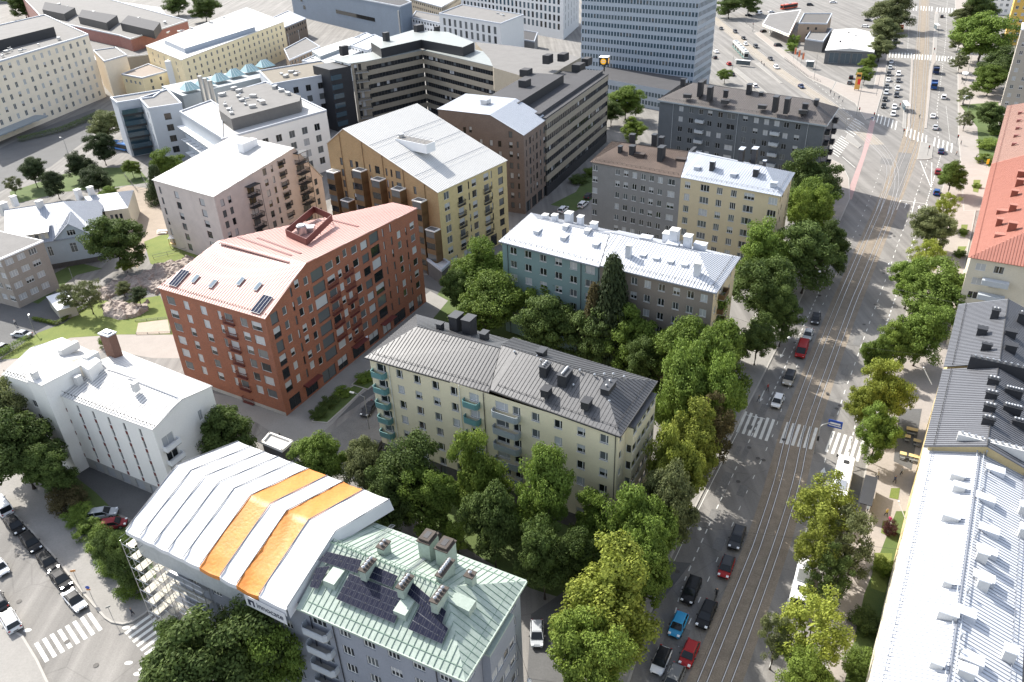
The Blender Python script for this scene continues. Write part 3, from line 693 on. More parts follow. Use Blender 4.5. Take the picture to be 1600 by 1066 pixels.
# ---------------- 2 white-roofed block behind it: turquoise half and grey-brown half
z = 21.0
pL = [(779, 377), (936, 417), (965, 362), (829.5, 332.5)]; pR = [(938, 415), (1119, 458), (1156.5, 401.5), (967, 360)]
QL, QR = quad(pL, z), quad(pR, z + .2)
B = Bld('apartment_building', 'long white-roofed apartment block, turquoise walls on the left and grey-brown on the right', 'building', 'apartment blocks along the main road', QL[1], [TUR, BRW, STN, OCH])
wq = insq([QL[0], QR[1], QR[2], QL[3]], .55); FLw, FRw, BRw, BLw = wq; dd = (FRw - FLw).normalized(); Mid = FLw + dd * ucols(FLw, FRw, (779, 377), (1119, 458), [937])[0]
rows = [18.6 - 2.95 * k for k in range(6)]
c1 = ucols(FLw, Mid, (779, 377), (936, 417), [802, 825, 848.5, 872.5, 896, (922, 2.0)]); c1 = [c if isinstance(c, tuple) else (c, 1.6) for c in c1]
B.W(FLw, Mid, 0, 21, c1, rows, h=1.5, style='w2s')
c2 = ucols(Mid, FRw, (938, 415), (1119, 458), [952, 970, 991, 1012, 1034, 1057, 1079, 1100])
B.W(Mid, FRw, 0, 21, c2, rows, w=1.3, h=1.45, style='w2s', mi=1)
L = (BRw - FRw).length
B.W(FRw, BRw, 0, 21, [(2.0, 1.3), (5.0, 2.0), (L - 3.3, 1.3)], rows, style='w2', mi=3)
B.W(BRw, BLw, 0, 21, [2.5 + 3.2 * i for i in range(18)], rows, w=1.4, mi=1); B.W(BLw, FLw, 0, 21, [3, 6, 9], rows, w=1.4)
ang = math.atan2((BRw - FRw).y, (BRw - FRw).x)
for k in range(5):
    v = FRw + (BRw - FRw).normalized() * 5.2; balcony(B, Vector((v.x, v.y, rows[k] - .8)), ang, 3.2, 1.1, 1.0, BRNCL, CONC)
rf = MB(); kw = dict(mi=0, mir=1)
hip(rf, QL, z, z + 2.9, (5.5, 0), **kw); hip(rf, QR, z + .2, z + 3.2, (0, 6.0), **kw)
for a, b in ((QL[0], QL[1]), (QR[0], QR[1]), (QR[1], QR[2])):
    e = (b - a).normalized(); ii = Vector((-e.y, e.x, 0)); snowguard(rf, a + e * .8, b - e * .8, ii * 1.0 + Zax * .35, 2)
    rf.box((a + b) / 2 - Zax * .1 - ii * .02, e, ii, Zax, (b - a).length / 2, .09, .12, 1)
roof = B.part('roof', rf, [WH_ROOF, WH_SEAM, DARKM])
for (px, py, zz, w_, l_, h_, pt) in [(852, 345, 22.6, 1.0, 1.2, 1.3, 0), (867, 346, 23, 1.0, 1.2, 1.4, 0), (889, 344, 22.6, 1.3, 1.6, 1.6, 0), (907, 347, 22.8, 1.0, 1.3, 1.2, 0), (928, 358, 23.2, 1.2, 1.3, 1.3, 0), (884, 361, 23, 1.0, 1.2, 1.2, 0), (918, 368, 23, 1.0, 1.2, 1.2, 0),
        (982, 400, 22.6, 1.0, 1.0, 2.2, 0), (1043, 376, 23.2, 1.6, 1.6, 1.6, 0), (1053, 382, 23.2, 1.5, 1.7, 3.0, 0), (1074, 387, 23.2, 1.3, 1.6, 2.4, 0), (1089, 430, 22.2, 1.1, 1.1, 2.4, 0)]:
    chimney(B, px, py, zz, w_, l_, h_, 30, WH_ROOF, WHB_ROOF, pt, parent=roof)
for px, py in [(837, 368), (879, 378), (929, 389), (1003, 406), (1024, 411), (1046, 416), (1068, 421)]: hatch(B, px, py, 22.2, 1.1, 1.8, .8, 30, WH_ROOF)
for px, py in [(1092, 390), (1007, 379), (1049, 389)]: hatch(B, px, py, 23.2, 2.2, 1.6, .8, 30, WH_ROOF)
t = MB()
for u in (c1[0][0] + 1.6 - 2.9, c1[4][0] + 1.7, (Mid - FLw).length - .2): downpipe(B, t, FLw + dd * max(.3, u), 0, 21, Vector((dd.y, -dd.x, 0)))
B.part('downpipe', t, [BLK])
B.finish()

# ---------------- 3 grey house with brown roof / ochre house with pale roof
z = 21.5
pL = [(922, 253), (1063, 278), (1083, 237), (956, 221)]; pR = [(1064, 277), (1221, 307), (1242.5, 270), (1085, 236)]
QL, QR = quad(pL, z), quad(pR, z + .2)
wq = insq([QL[0], QR[1], QR[2], QL[3]], .5); FLw, FRw, BRw, BLw = wq; dd = (FRw - FLw).normalized(); uM = ucols(FLw, FRw, (922, 253), (1221, 307), [1063])[0]; Mid = FLw + dd * uM
MidB = BLw + (BRw - BLw).normalized() * uM
rows = [19.3 - 2.95 * k for k in range(7)]
B = Bld('apartment_building', 'grey rendered apartment house with worn brown sheet roof', 'building', 'apartment blocks along the main road', QL[0], [GRW])
c = ucols(FLw, Mid, (922, 253), (1063, 278), [(930, 1.4), 965, 978, 991.5, 1005, 1018, 1031.5, (1049, 1.9)], 14); c = [q if isinstance(q, tuple) else (q, 1.25) for q in c]
B.W(FLw, Mid, 0, 21.5, c, rows, h=1.45, style='w2s'); B.W(Mid, MidB, 0, 21.5); B.W(MidB, BLw, 0, 21.5, [2 + 3 * i for i in range(8)], rows); B.W(BLw, FLw, 0, 21.5, [2.5, 5.5, 8.5], rows)
rf = MB(); hip(rf, QL, z, z + 3.0, (6, 0), seam=.5)
e = (QL[1] - QL[0]).normalized(); snowguard(rf, QL[0] + e, QL[1] - e, Vector((-e.y, e.x, 0)) + Zax * .35, 1)
roof = B.part('roof', rf, [BR_ROOF, BR_SEAM])
for (px, py, zz, w_, l_, h_) in [(969, 238, 23.2, .8, 1.2, 1.5), (988, 238, 23.6, 1.2, 1.6, 1.6), (1033, 246, 23.6, 1.3, 2.4, 2.6), (988, 222, 23.2, 1.2, 1.4, 2.0), (1022, 226, 23, 1.0, 1.6, 2.6), (1033, 229, 23, 1.0, 1.6, 2.4), (1081, 244, 22.4, .6, 4.5, 1.6)]: chimney(B, px, py, zz, w_, l_, h_, 30, BLK, DARKM, parent=roof)
for px, py in [(998, 246), (1063, 254)]: hatch(B, px, py, 23, 2.4, 1.4, .7, 30, BR_SEAM)
B.finish()
B = Bld('apartment_building', 'ochre rendered apartment house with pale grey sheet roof by the big intersection trees', 'building', 'apartment blocks along the main road', QR[1], [OCH])
c = ucols(Mid, FRw, (1064, 277), (1221, 307), [1074, (1101, 2.2), 1124, 1146, (1170, 2.4), (1207, 2.0)], 14); c = [q if isinstance(q, tuple) else (q, 1.4) for q in c]
B.W(Mid, FRw, 0, 21.7, c, rows, h=1.6, style='w3s'); L = (BRw - FRw).length
B.W(FRw, BRw, 0, 21.7, [(2, 1), (5, 1.2), (L - 2.5, 1)], rows, h=1.45, style='d2'); B.W(BRw, MidB, 0, 21.7, [2 + 3 * i for i in range(9)], rows); B.W(MidB, Mid, 0, 21.7)
rf = MB(); hip(rf, QR, z + .2, z + 3.1, (0, 6))
e = (QR[1] - QR[0]).normalized(); snowguard(rf, QR[0] + e, QR[1] - e, Vector((-e.y, e.x, 0)) + Zax * .35, 1); e2 = (QR[2] - QR[1]).normalized(); snowguard(rf, QR[1] + e2, QR[2] - e2, Vector((-e2.y, e2.x, 0)) + Zax * .35, 1)
roof = B.part('roof', rf, [GR_ROOF, GR_SEAM])
for (px, py, zz, w_, l_, h_) in [(1113, 262, 23.6, 1.0, 1.6, 1.6), (1181, 274, 23.4, 1.1, 1.8, 1.6), (1158, 249, 23.4, 1.0, 2.2, 2.6), (1178, 251, 23.4, 1.1, 2.0, 3.0), (1194, 259, 23.2, .6, .8, 1.2)]: chimney(B, px, py, zz, w_, l_, h_, 30, BLK, GR_ROOF, parent=roof)
for px, py in [(1088, 266), (1145, 277), (1208, 291)]: hatch(B, px, py, 22.8, 1.3, 1.2, .6, 30, GR_ROOF)
B.finish()

# ---------------- 4 slate grey block at the intersection
z = 22.5
px4 = [(1027, 156), (1292, 196), (1311, 168), (1066, 130)]; Q = quad(px4, z)
B = Bld('apartment_building', 'long slate-grey apartment block with dark sheet roof at the tram intersection', 'building', 'apartment blocks along the main road', Q[1], [DGW])
FLw, FRw, BRw, BLw = insq(Q, .6); rows = [19.9 - 3.05 * k for k in range(7)]
c = ucols(FLw, FRw, px4[0], px4[1], [1032, 1064, 1080, (1095, 1.6), 1109, 1125, (1142, 2.6), 1164, 1181, 1197, (1213, 1.6), 1228, 1246, (1282, 1.8)], 14)
c = [q if isinstance(q, tuple) else (q, 1.5) for q in c]
B.W(FLw, FRw, 0, z, c, rows, h=1.6, style='g2'); L = (BRw - FRw).length
B.W(FRw, BRw, 0, z, [(2.2, 1.6), (L / 2, 1.8), (L - 2, 1.4)], rows, h=1.6, style='g2'); B.W(BRw, BLw, 0, z, [3 + 3.3 * i for i in range(22)], rows, w=1.4); B.W(BLw, FLw, 0, z, [2.5, 6, 9.5], rows)
dd = (FRw - FLw).normalized(); ang = math.atan2(dd.y, dd.x)
for ci in (3, 10):
    for k in range(1, 6):
        v = FLw + dd * c[ci][0]; balcony(B, Vector((v.x, v.y, rows[k] + .8)), ang, 2.6, .9, .9, SLVB, CONC)
d2 = (BRw - FRw).normalized(); a2 = math.atan2(d2.y, d2.x)
for k in range(6):
    for u in (3.0, L - 3.0):
        v = FRw + d2 * u; balcony(B, Vector((v.x, v.y, rows[k] - .7)), a2, 2.4, 1.3, 1.0, BLK, CONC)
rf = MB(); hip(rf, Q, z, z + 3.6, (8, 7)); 
for a, b in ((Q[0], Q[1]), (Q[1], Q[2])):
    e = (b - a).normalized(); snowguard(rf, a + e, b - e, Vector((-e.y, e.x, 0)) + Zax * .4, 1); rf.box((a + b) / 2 - Zax * .25, e, Vector((-e.y, e.x, 0)), Zax, (b - a).length / 2, .12, .2, 2)
roof = B.part('roof', rf, [BR_ROOF if 0 else mat('umber_sheet_roof', (0.105, 0.092, 0.085), 0.5, noise=0.25, scale=0.3), DK_SEAM, GREYB])
for (px, py, zz, w_, l_, h_) in [(1067, 133, 25, 1.3, 1.2, 1.8), (1094, 146, 25, 1.2, 2.6, 3.4), (1109, 152, 24.8, 1.2, 2.6, 3.0), (1134, 148, 25.6, 1.2, 1.2, 1.2), (1170, 146, 25.6, 1.2, 2.2, 2.6), (1189, 150, 25.4, 1.0, 1.2, 1.0), (1211, 170, 24.8, 1.2, 2.8, 3.4), (1229, 172, 24.8, 1.2, 2.8, 3.2), (1258, 169, 25, 1.4, 1.4, 1.2), (1275, 165, 25, 1.0, 2.0, 1.6), (1100, 131, 25.2, 1.0, 2, 1.2)]: chimney(B, px, py, zz, w_, l_, h_, 30, BLK, DARKM, parent=roof)
for px, py in [(1073, 152), (1132, 161), (1190, 169), (1254, 177)]: hatch(B, px, py, 24.2, 2.2, 1.4, .6, 30, DK_SEAM)
t = MB()
for x in (1052, 1153, 1262): downpipe(B, t, FLw + dd * ucols(FLw, FRw, px4[0], px4[1], [x])[0], 0, z, Vector((dd.y, -dd.x, 0)))
B.part('downpipe', t, [SLVB]); B.finish()

# ---------------- 5 red brick house
Bc = P(413.5, 497, 20.8); A_ = P(248, 449, 20.8); g0 = P(449.5, 654, 0); Cb = P(669, 473, 0)
Bp = XY(Bc); Ap = XY(A_); Cp = XY(PV(651, 325, Bp, XY(Cb) if False else Bp + (XY(Cb) - XY(g0))))
K = PV(476.5, 411, Bp, Cp); Ct = PV(651.5, 325, Bp, Cp); KLk = P(342, 377, K.z); Dt = P(615, 317, Ct.z)
B = Bld('apartment_building', 'rust-red brick apartment house with kinked salmon sheet roof and solar panels', 'building', 'new brick apartment houses', Bp, [REDBR, CONC])
LF = (Bp - Ap).length; LR = (Cp - Bp).length; zB, zK, zC = Bc.z, K.z, Ct.z
print('red', LF, LR, zK, zC)
uK = (XY(K) - Bp).length
fx = ucols(Ap, Bp, (248, 449), (413.5, 497), [(266, 2.2), (290, 1.4), (300, .5), (317, 1.6), (342, .9), (356, 2.0), (380, 1.7), (400, 2.4)], 12)
B.W(Ap, Bp, .8, zB - .1, [fx[0], fx[1], fx[3], fx[4], fx[5], fx[6], fx[7]], [17.6 - 2.85 * k for k in range(7)], h=1.8, style='w', depth=.3, panes='mlldh')
B.W(Ap, Bp, 0, .8, mi=1)
top = [(0, zB - .1), (uK, zK - .1), (LR, zC - .1)]
rx = ucols(Bp, Cp, (449.5, 654), (669, 473), [], 0)
rr = random.Random(5); ex = []
fr = [(.045, 1.8, 'tall'), (.10, 1.1, 'w'), (.15, .5, 'd'), (.185, 1.2, 'w'), (.235, 1.2, 'w'), (.30, 3.4, 'tall'), (.375, 2.2, 'w'), (.43, 1.2, 'w'), (.475, 1.2, 'w'), (.535, 1.8, 'w'), (.60, 2.2, 'd'), (.67, 3.0, 'tall'), (.735, .5, 'd'), (.79, .6, 'd'), (.845, 1.3, 'w'), (.90, .5, 'd'), (.95, 1.7, 'w')]
for i, (f_, w_, st) in enumerate(fr):
    for k in range(8):
        zz = 1.4 + 2.85 * k + (.45 if st == 'w' else 0)
        if k == 0: continue
        h_ = 1.6 if st == 'w' else (2.2 if st == 'tall' else 1.8)
        if st == 'w' and i in (3, 8, 14) and k % 2: zz += .5
        ex.append((f_ * LR, zz, w_, h_, 'd' if st != 'w' else 'w'))
for f_, w_ in ((.06, 3), (.16, 3.4), (.27, 4), (.36, 3), (.47, 4), (.58, 3.4), (.68, 3), (.78, 4.6), (.88, 2), (.95, 2)): ex.append((f_ * LR, .3, w_, 2.6, 'd2'))
B.W(Bp, Cp, 0, zC, extra=ex, top=top, style='w', depth=.3, panes='mldmh')
Dp, KLp = XY(Dt), XY(KLk)
B.W(Cp, Dp, 0, zC - .1); 
# the two hidden sides fall with the roof
far = Dp; B.W(Dp, KLp, 0, zC, top=[(0, zC - .1), ((KLp - Dp).length, zK - .1)]); B.W(KLp, Ap, 0, zC, top=[(0, zK - .1), ((Ap - KLp).length, zB - .1)])
rf = MB(); o = .25
ex_ = lambda v, z_: Vector((v.x, v.y, z_))
eL, eR = (Ap - Bp).normalized() * o, (Bp - Ap).normalized() * o; fwd_ = -(Cp - Bp).normalized() * o
roofplane(rf, [ex_(Ap + eL + fwd_, zB - .02), ex_(Bp + eR + fwd_, zB - .02), ex_(XY(K) + eR, zK + .05), ex_(KLp + eL, zK + .05)], seam=.62)
roofplane(rf, [ex_(KLp + eL, zK + .05), ex_(XY(K) + eR, zK + .05), ex_(Cp + eR, zC + .05), ex_(Dp + eL, zC + .05)], seam=.62)
a, b = ex_(Ap + eL, zB), ex_(Bp + eR, zB); e = (b - a).normalized(); snowguard(rf, a + e * .5, b - e * .5, Vector((-e.y, e.x, 0)) * .6 + Zax * .3, 1, post=.7)
for t_ in (.06,): pass
roof = B.part('roof', rf, [PK_ROOF, PK_SEAM])
# walkways across the roof, machine enclosure, skylights, solar panels
RD = mat('maroon_steel', (0.13, 0.035, 0.03), 0.55, noise=0.15)
wk = MB()
def onroof(px, py):
    """point on the red house's roof under a photo pixel (both planes)"""
    for tri in ((ex_(Ap, zB), ex_(Bp, zB), K, 0), (ex_(KLp, zK), K, Ct, 1)):
        n_ = (tri[1] - tri[0]).cross(tri[2] - tri[0]).normalized(); r = ray(px, py); o_ = Vector((0, 0, HC)); t_ = (tri[0] - o_).dot(n_) / r.dot(n_); v = o_ + r * t_
        if tri[3] == 0 and (XY(v) - Bp).dot((Cp - Bp).normalized()) < uK: return v
    return v
for p0, p1 in [((344, 380), (452, 411)), ((372, 371), (455, 400)), ((402, 372), (470, 397)), ((520, 345), (560, 355))]:
    a, b = onroof(*p0) + Zax * .12, onroof(*p1) + Zax * .12; e = (b - a).normalized(); s_ = Vector((-e.y, e.x, 0)); wk.box((a + b) / 2, e, s_, Zax, (b - a).length / 2, .22, .03)
    for i in range(12): wk.box(a.lerp(b, i / 11) - Zax * .06, e, s_, Zax, .04, .22, .08)
B.part('roof_walkway', wk, [RD])
en = MB(); cs = [onroof(448, 370), onroof(480, 384), onroof(521, 352), onroof(493, 340)]; hz = max(c_.z for c_ in cs) + 1.3
for i in range(4):
    a, b = cs[i], cs[(i + 1) % 4]; e = (XY(b) - XY(a)); LL = e.length; e.normalize(); s_ = Vector((-e.y, e.x, 0)); m_ = (a + b) / 2
    en.box(Vector((m_.x, m_.y, hz - .6)), e, s_, Zax, LL / 2, .05, .7)
    for j in range(3): q = a.lerp(b, j / 2); en.tube([(q.x, q.y, min(c_.z for c_ in cs) - .3), (q.x, q.y, hz + .1)], .05, 4)
B.part('machine_screen', en, [RD]); t = MB(); c_ = onroof(473, 366); t.cyl((c_.x, c_.y, c_.z - .3), 1.0, 2.1, 16); t.cyl((c_.x, c_.y, c_.z + 1.8), .8, .2, 16); c2_ = onroof(485, 362); t.rbox(c2_.x - .9, c2_.x + .9, c2_.y - .9, c2_.y + .9, c2_.z - .2, c2_.z + 1.1); B.part('ventilation_unit', t, [STEEL])
nrm = (Bc - ex_(Ap, zB)).cross(K - ex_(Ap, zB)).normalized(); nrm = nrm if nrm.z > 0 else -nrm
SOL = plain('solar_glass', (0.02, 0.026, 0.05), 0.7, spec=0.02); SKL = plain('skylight_glass', (0.16, 0.20, 0.24), 0.7, spec=0.02); SOLL = plain('solar_cell_line', (0.16, 0.17, 0.2), 0.4)
def panel(px, py, w_, l_, m, name, lines=0, lift=.3):
    c_ = onroof(px, py) + nrm * lift; e = (Bp - Ap).normalized(); s_ = nrm.cross(e).normalized(); mb = MB(); mb.box(c_, e, s_, nrm, w_ / 2, l_ / 2, .05, 0); mb.box(c_ + nrm * .055, e, s_, nrm, w_ / 2 - .07, l_ / 2 - .07, .006, 1)
    for i in range(lines): mb.box(c_ + nrm * .065 + e * (w_ * ((i + 1) / (lines + 1) - .5)), e, s_, nrm, .03, l_ / 2 - .06, .004, 0)
    return B.part(name, mb, [FR_G, m])
for px, py, w_, l_ in [(281, 436, 2.2, 4.0), (410, 477, 2.2, 4.0)]: panel(px, py, w_, l_, SOL, 'solar_panel', 2)
for px, py in [(306.5, 437), (334, 445), (377, 441), (404, 449)]: panel(px, py, .95, 1.9, SKL, 'skylight')
e = (Cp - Bp).normalized(); ang = math.atan2(e.y, e.x)
for f_, w_ in ((.375, 2.8), (.475, 2.8)):
    for k in range(1 if f_ > .4 else 2, 7):
        v = Bp + e * (f_ * LR); balcony(B, Vector((v.x, v.y, 1.3 + 2.85 * k)), ang, w_, .5, 1.1, RD, RD, solid=False)
e2 = (Bp - Ap).normalized(); ang2 = math.atan2(e2.y, e2.x)
for k in range(7):
    v = Ap + e2 * fx[5][0]; balcony(B, Vector((v.x, v.y, 17.4 - 2.85 * k)), ang2, 2.6, .5, 1.1, RD, RD, solid=False)
for f_ in (.16, .47, .68):
    v = Bp + e * (f_ * LR); t = MB(); t.box(Vector((v.x, v.y, 3.3)) + Vector((e.y, -e.x, 0)) * .6, e, Vector((-e.y, e.x, 0)), Zax, 2.2, .7, .08); B.part('entrance_canopy', t, [RD])
v = PV(567, 531, Bp, Cp) + Vector((e.y, -e.x, 0)) * .12; t = MB(); t.box(v, e, Vector((-e.y, e.x, 0)), Zax, 1.5, .05, .22); B.part('shop_sign', t, [plain('sign_white', (0.8, 0.82, 0.9), .5)])
B.finish(); red = B

# ================================================================ NEW BRICK HOUSES, OFFICES, CLINIC
GA = R(90 - 29.5); GF = Vector((math.cos(GA), math.sin(GA), 0)); GR = Vector((GF.y, -GF.x, 0))   # street grid: GF along the road, GR toward it
def V3(v, z): return Vector((v.x, v.y, z))
def roofbox(B, px, py, z, l, w_, h, ang=120, m=None, name='roof_box', top=None):
    c = P(px, py, z); a = R(90 - ang); ax = Vector((math.cos(a), math.sin(a), 0)); ay = Vector((-ax.y, ax.x, 0)); mb = MB()
    mb.box(c + Zax * (h / 2 - .3), ax, ay, Zax, l / 2, w_ / 2, h / 2 + .3); 
    if top: mb.box(c + Zax * (h + .03), ax, ay, Zax, l / 2 - .1, w_ / 2 - .1, .04, 1)
    return B.part(name, mb, [m or STEEL] + ([top] if top else []))
def junk(B, mb0, pts, z, r):
    """ventilation units and ducts on a flat roof"""
    for px, py in pts:
        mb = MB(); c = P(px, py, z); a = r.uniform(0, 3); ax = Vector((math.cos(a), math.sin(a), 0)); ay = Vector((-ax.y, ax.x, 0)); s_ = r.uniform(.5, 1.3)
        mb.box(c + Zax * s_ * .4, ax, ay, Zax, s_, s_ * .6, s_ * .45, 0)
        if r.random() < .6: mb.cyl(c + ax * s_ * 1.3, .2, 1.1, 8, 0); 
        if r.random() < .5: mb.tube([c + ax * s_ + Zax * .5, c + ax * (s_ + 1.8) + ay * r.uniform(-1, 1) + Zax * .5], .22, 6, 0)
        B.part('ventilation_unit', mb, [STEEL])

# ---------------- pink-white brick house
z = 19.0; Bp = XY(P(333.6, 306.6, z)); Ap = XY(P(271.6, 291, z)); K = PV(459, 231, Bp, Bp + GF); Cc = PV(502.7, 276, Bp, Bp + GF); Kl = P(366, 211, K.z)
B = Bld('apartment_building', 'pale pink-white brick apartment house with wide white gable roof and white roof box', 'building', 'new brick apartment houses', Bp, [PNKBR])
Cp = XY(Cc); Klp = XY(Kl); Dp = Klp + (Cp - XY(K)); Ap = Bp + (Klp - XY(K)); LF = (Bp - Ap).length; LR = (Cp - Bp).length; uK = (XY(K) - Bp).length
B.W(Ap, Bp, 0, z - .1, [(LF * .08, .9), (LF * .36, 1.8), (LF * .78, 2.0)], [z - 3.6 - 2.9 * k for k in range(6)], h=1.9, style='d', panes='mdlh')
B.W(Bp, Cp, 0, K.z, [(2.2, 1.2), (4.6, 1.1), (LR * .31, 2.4), (LR * .46, 1.3), (LR * .53, .8), (LR * .62, 2.0), (LR * .8, 3.0), (LR * .93, 1.2)], [z - 3.4 - 2.9 * k + 2.9 * 2 for k in range(9)], h=1.8, top=[(0, z - .1), (uK, K.z - .1), (LR, Cc.z - .1)], style='d', panes='mdlhd')
B.W(Cp, Dp, 0, Cc.z - .1, [3, 7], [3, 6, 9]); L_ = (Ap - Dp).length; B.W(Dp, Ap, 0, K.z, top=[(0, Cc.z - .1), (L_ - uK, K.z - .1), (L_, z - .1)])
rf = MB(); o = .2; q = lambda v, dx, zz: Vector((v.x, v.y, zz)) + GR * dx
ne, pe = -o, o
roofplane(rf, [q(Ap - GF * .3, ne, z - .08), q(Bp - GF * .3, pe, z - .08), q(XY(K), pe, K.z + .05), q(Klp, ne, K.z + .05)], seam=.55)
roofplane(rf, [q(Klp, ne, K.z + .05), q(XY(K), pe, K.z + .05), q(Cp + GF * .3, pe, Cc.z - .08), q(Dp + GF * .3, ne, Cc.z - .08)], seam=.55)
e = GR; snowguard(rf, V3(Ap, z), V3(Bp, z), GF * .6 + Zax * .35, 1, .8); B.part('roof', rf, [WHB_ROOF, WHB_SEAM])
roofbox(B, 389, 236, K.z - 1.2, 5.5, 2.0, 2.8, 29.5, WHITE, 'machine_screen')
ang = math.atan2(GF.y, GF.x); ang2 = math.atan2(GR.y, GR.x)
for k in range(6):
    v = Ap + GR * LF * .36; balcony(B, V3(v, z - 3.8 - 2.9 * k), ang2, 2.4, .45, 1.1, BLK, BLK, solid=False)
    for f_, w_, d_ in ((.31, 3.2, 1.6), (.62, 2.4, .6), (.8, 3.6, 1.8)):
        if f_ == .31 and k == 0: continue
        v = Bp + GF * LR * f_; balcony(B, V3(v, z - 1.0 - 2.9 * k + (1.6 if f_ == .62 else 0)), ang, w_, d_, 1.1, BLK, BLK, solid=False)
for f_, zz in ((.31, z - 1.1), (.8, z + 1.9)):
    t = MB(); v = Bp + GF * LR * f_ + GR * .9; t.box(V3(v, zz), GF, GR, Zax, 1.9, .95, .08)
    for s_ in (-1.8, 1.8): t.tube([V3(v + GF * s_ + GR * .85, zz), V3(v + GF * s_ + GR * .85, 1)], .06, 4)
    B.part('balcony_roof', t, [BLK])
B.finish()

# ---------------- ochre brick house with bronze bay towers
z = 21.4; Bp = XY(P(684, 300, z)); Cp = XY(P(791, 250.5, z)); gf = (Cp - Bp).normalized(); gr = Vector((gf.y, -gf.x, 0))
K = PV(536.5, 201, Bp, Bp - gr); A_ = PV(511, 224, Bp, Bp - gr); Ap = XY(A_); Kb = P(583, 186, K.z); dep = (Cp - Bp).length
B = Bld('apartment_building', 'ochre brick apartment house with bright white roof and tall bronze bay towers', 'building', 'new brick apartment houses', Bp, [OCHBR, mat('yellow_brick', (0.52, 0.42, 0.22), .85, noise=.15, scale=1.0, fine=8)])
LF = (Bp - Ap).length; uK = (XY(K) - Ap).length; Dp = Ap + gf * dep; top = [(0, A_.z - .1), (uK, K.z - .1), (LF, z - .1)]
print('ochre', LF, dep, K.z, A_.z)
ex = []
for f_, w_ in ((.12, .9), (.22, 1.1), (.275, 1.0), (.40, .5), (.47, 1.6), (.555, .6), (.60, .6), (.66, 1.6), (.80, .9)):
    for k in range(8): ex.append((f_ * LF, 2.0 + 2.9 * k, w_, 1.9, 'd'))
B.W(Ap, Bp, 0, K.z, top=top, extra=ex, panes='mdlhm')
ex = []
for f_, w_, st in ((.11, 1.9, 'w2'), (.30, 1.9, 'w'), (.42, .5, 'd'), (.50, 1.8, 'w'), (.68, 2.0, 'w'), (.76, .5, 'd'), (.90, 2.0, 'd')):
    for k in range(6): ex.append((f_ * dep, 4.6 + 2.8 * k, w_, 1.9, st))
for f_, w_ in ((.15, 2.6), (.35, 3.2), (.55, 3.2), (.75, 2.6), (.92, 2.0)): ex.append((f_ * dep, .2, w_, 3.3, 'd2'))
B.W(Bp, Cp, 0, z - .1, extra=ex, mi=1, panes='mdlh', depth=.3); B.W(Cp, Dp, 0, K.z, top=[(0, z - .1), (LF - uK, K.z - .1), (LF, A_.z - .1)]); B.W(Dp, Ap, 0, A_.z - .1)
rf = MB(); e1, e2 = gf * .25, gr * .25
Kp = XY(K); 
roofplane(rf, [V3(Kp - e1, K.z + .05), V3(Bp - e1 + e2, z - .05), V3(Cp + e1 + e2, z - .05), V3(Kp + gf * dep + e1, K.z + .05)], seam=.55)
roofplane(rf, [V3(Kp - e1, K.z + .05), V3(Ap - e1 - e2, A_.z - .05), V3(Dp + e1 - e2, A_.z - .05), V3(Kp + gf * dep + e1, K.z + .05)], seam=.55)
B.part('roof', rf, [WHB_ROOF, WHB_SEAM])
pn = (V3(Bp, z) - V3(Kp, K.z)).cross(gf).normalized(); rr0 = ray(649, 232); c = Vector((0, 0, HC)) + rr0 * ((V3(Kp, K.z) - Vector((0, 0, HC))).dot(pn) / rr0.dot(pn)) + Zax * .5; t = MB(); t.box(c + Zax * .5, gr, gf, Zax, 5.2, 1.6, 1.1); t.box(c + Zax * 1.62, gr, gf, Zax, 5.0, 1.4, .04, 1); B.part('machine_screen', t, [WHITE, FLAT])
t = MB()
for i in range(7): t.tube([c + gr * (-4.5 + i * 1.5) - gf * 1.4 + Zax * 1.6, c + gr * (-4.5 + i * 1.5) - gf * 1.4 + Zax * 2.3, c + gr * (-4.5 + i * 1.5) + gf * 1.4 + Zax * 2.3], .05, 4)
t.cyl(c - gr * 4.4 + Zax * 1.6, .7, .9, 12); B.part('roof_duct', t, [STEEL])
t = MB()
for f_ in (.3, .52, .78):
    for o_ in (-.5, .5): 
        a = lerp(V3(Kp, K.z), V3(Bp, z), f_) + gr * o_ + Zax * .25; b = a + gf * dep; t.tube([a, b], .035, 4)
B.part('safety_line', t, [STEEL])
def baytower(f_, ztop, name='bay_tower', w_=3.0, d_=2.2, zb=0):
    c = Ap + gr * (f_ * LF); n = -gf; t = MB(); a, b = c - gr * w_ / 2, c + gr * w_ / 2
    t.prism([b - gr * .15, b, b + n * d_, b + n * d_ - gr * .15], zb, ztop)
    t.prism([a, a + n * d_, b + n * d_, b], ztop, ztop + .25, 1)
    t.prism([a + gr * .3 + n * .3, a + n * (d_ - .3) + gr * .3, b + n * (d_ - .3) - gr * .3, b + n * .3 - gr * .3], ztop + .25, ztop + .27, 3)
    k = 0; zz = ztop - 2.9
    while zz > max(zb, -.5):
        t.prism([a, a + n * d_, b + n * d_, b], zz - .12, zz + .12, 0); 
        t.prism([a + n * .1, a + n * (d_ - .05), a + n * (d_ - .05) + gr * .06, a + n * .1 + gr * .06], zz + .12, zz + 1.15, 0); t.prism([a + n * (d_ - .08), a + n * (d_ - .02), b + n * (d_ - .02), b + n * (d_ - .08)], zz + .12, zz + 1.15, 0)
        t.prism([a + n * .15 + gr * .05, a + n * (d_ - .12) + gr * .05, b + n * (d_ - .12) - gr * .2, b + n * .15 - gr * .2], zz + .12, zz + 2.75, 2 if k % 2 else 4)
        zz -= 2.9; k += 1
    B.part(name, t, [BRNCL, CRW, GL_D, FLAT, GL_M])
for f_, zz in ((.055, 20.5), (.16, 13.6), (.33, 22.6), (.50, 21.4), (.68, 20.2), (.86, 18.6), (.955, 12.0)): baytower(f_, zz)
t = MB()
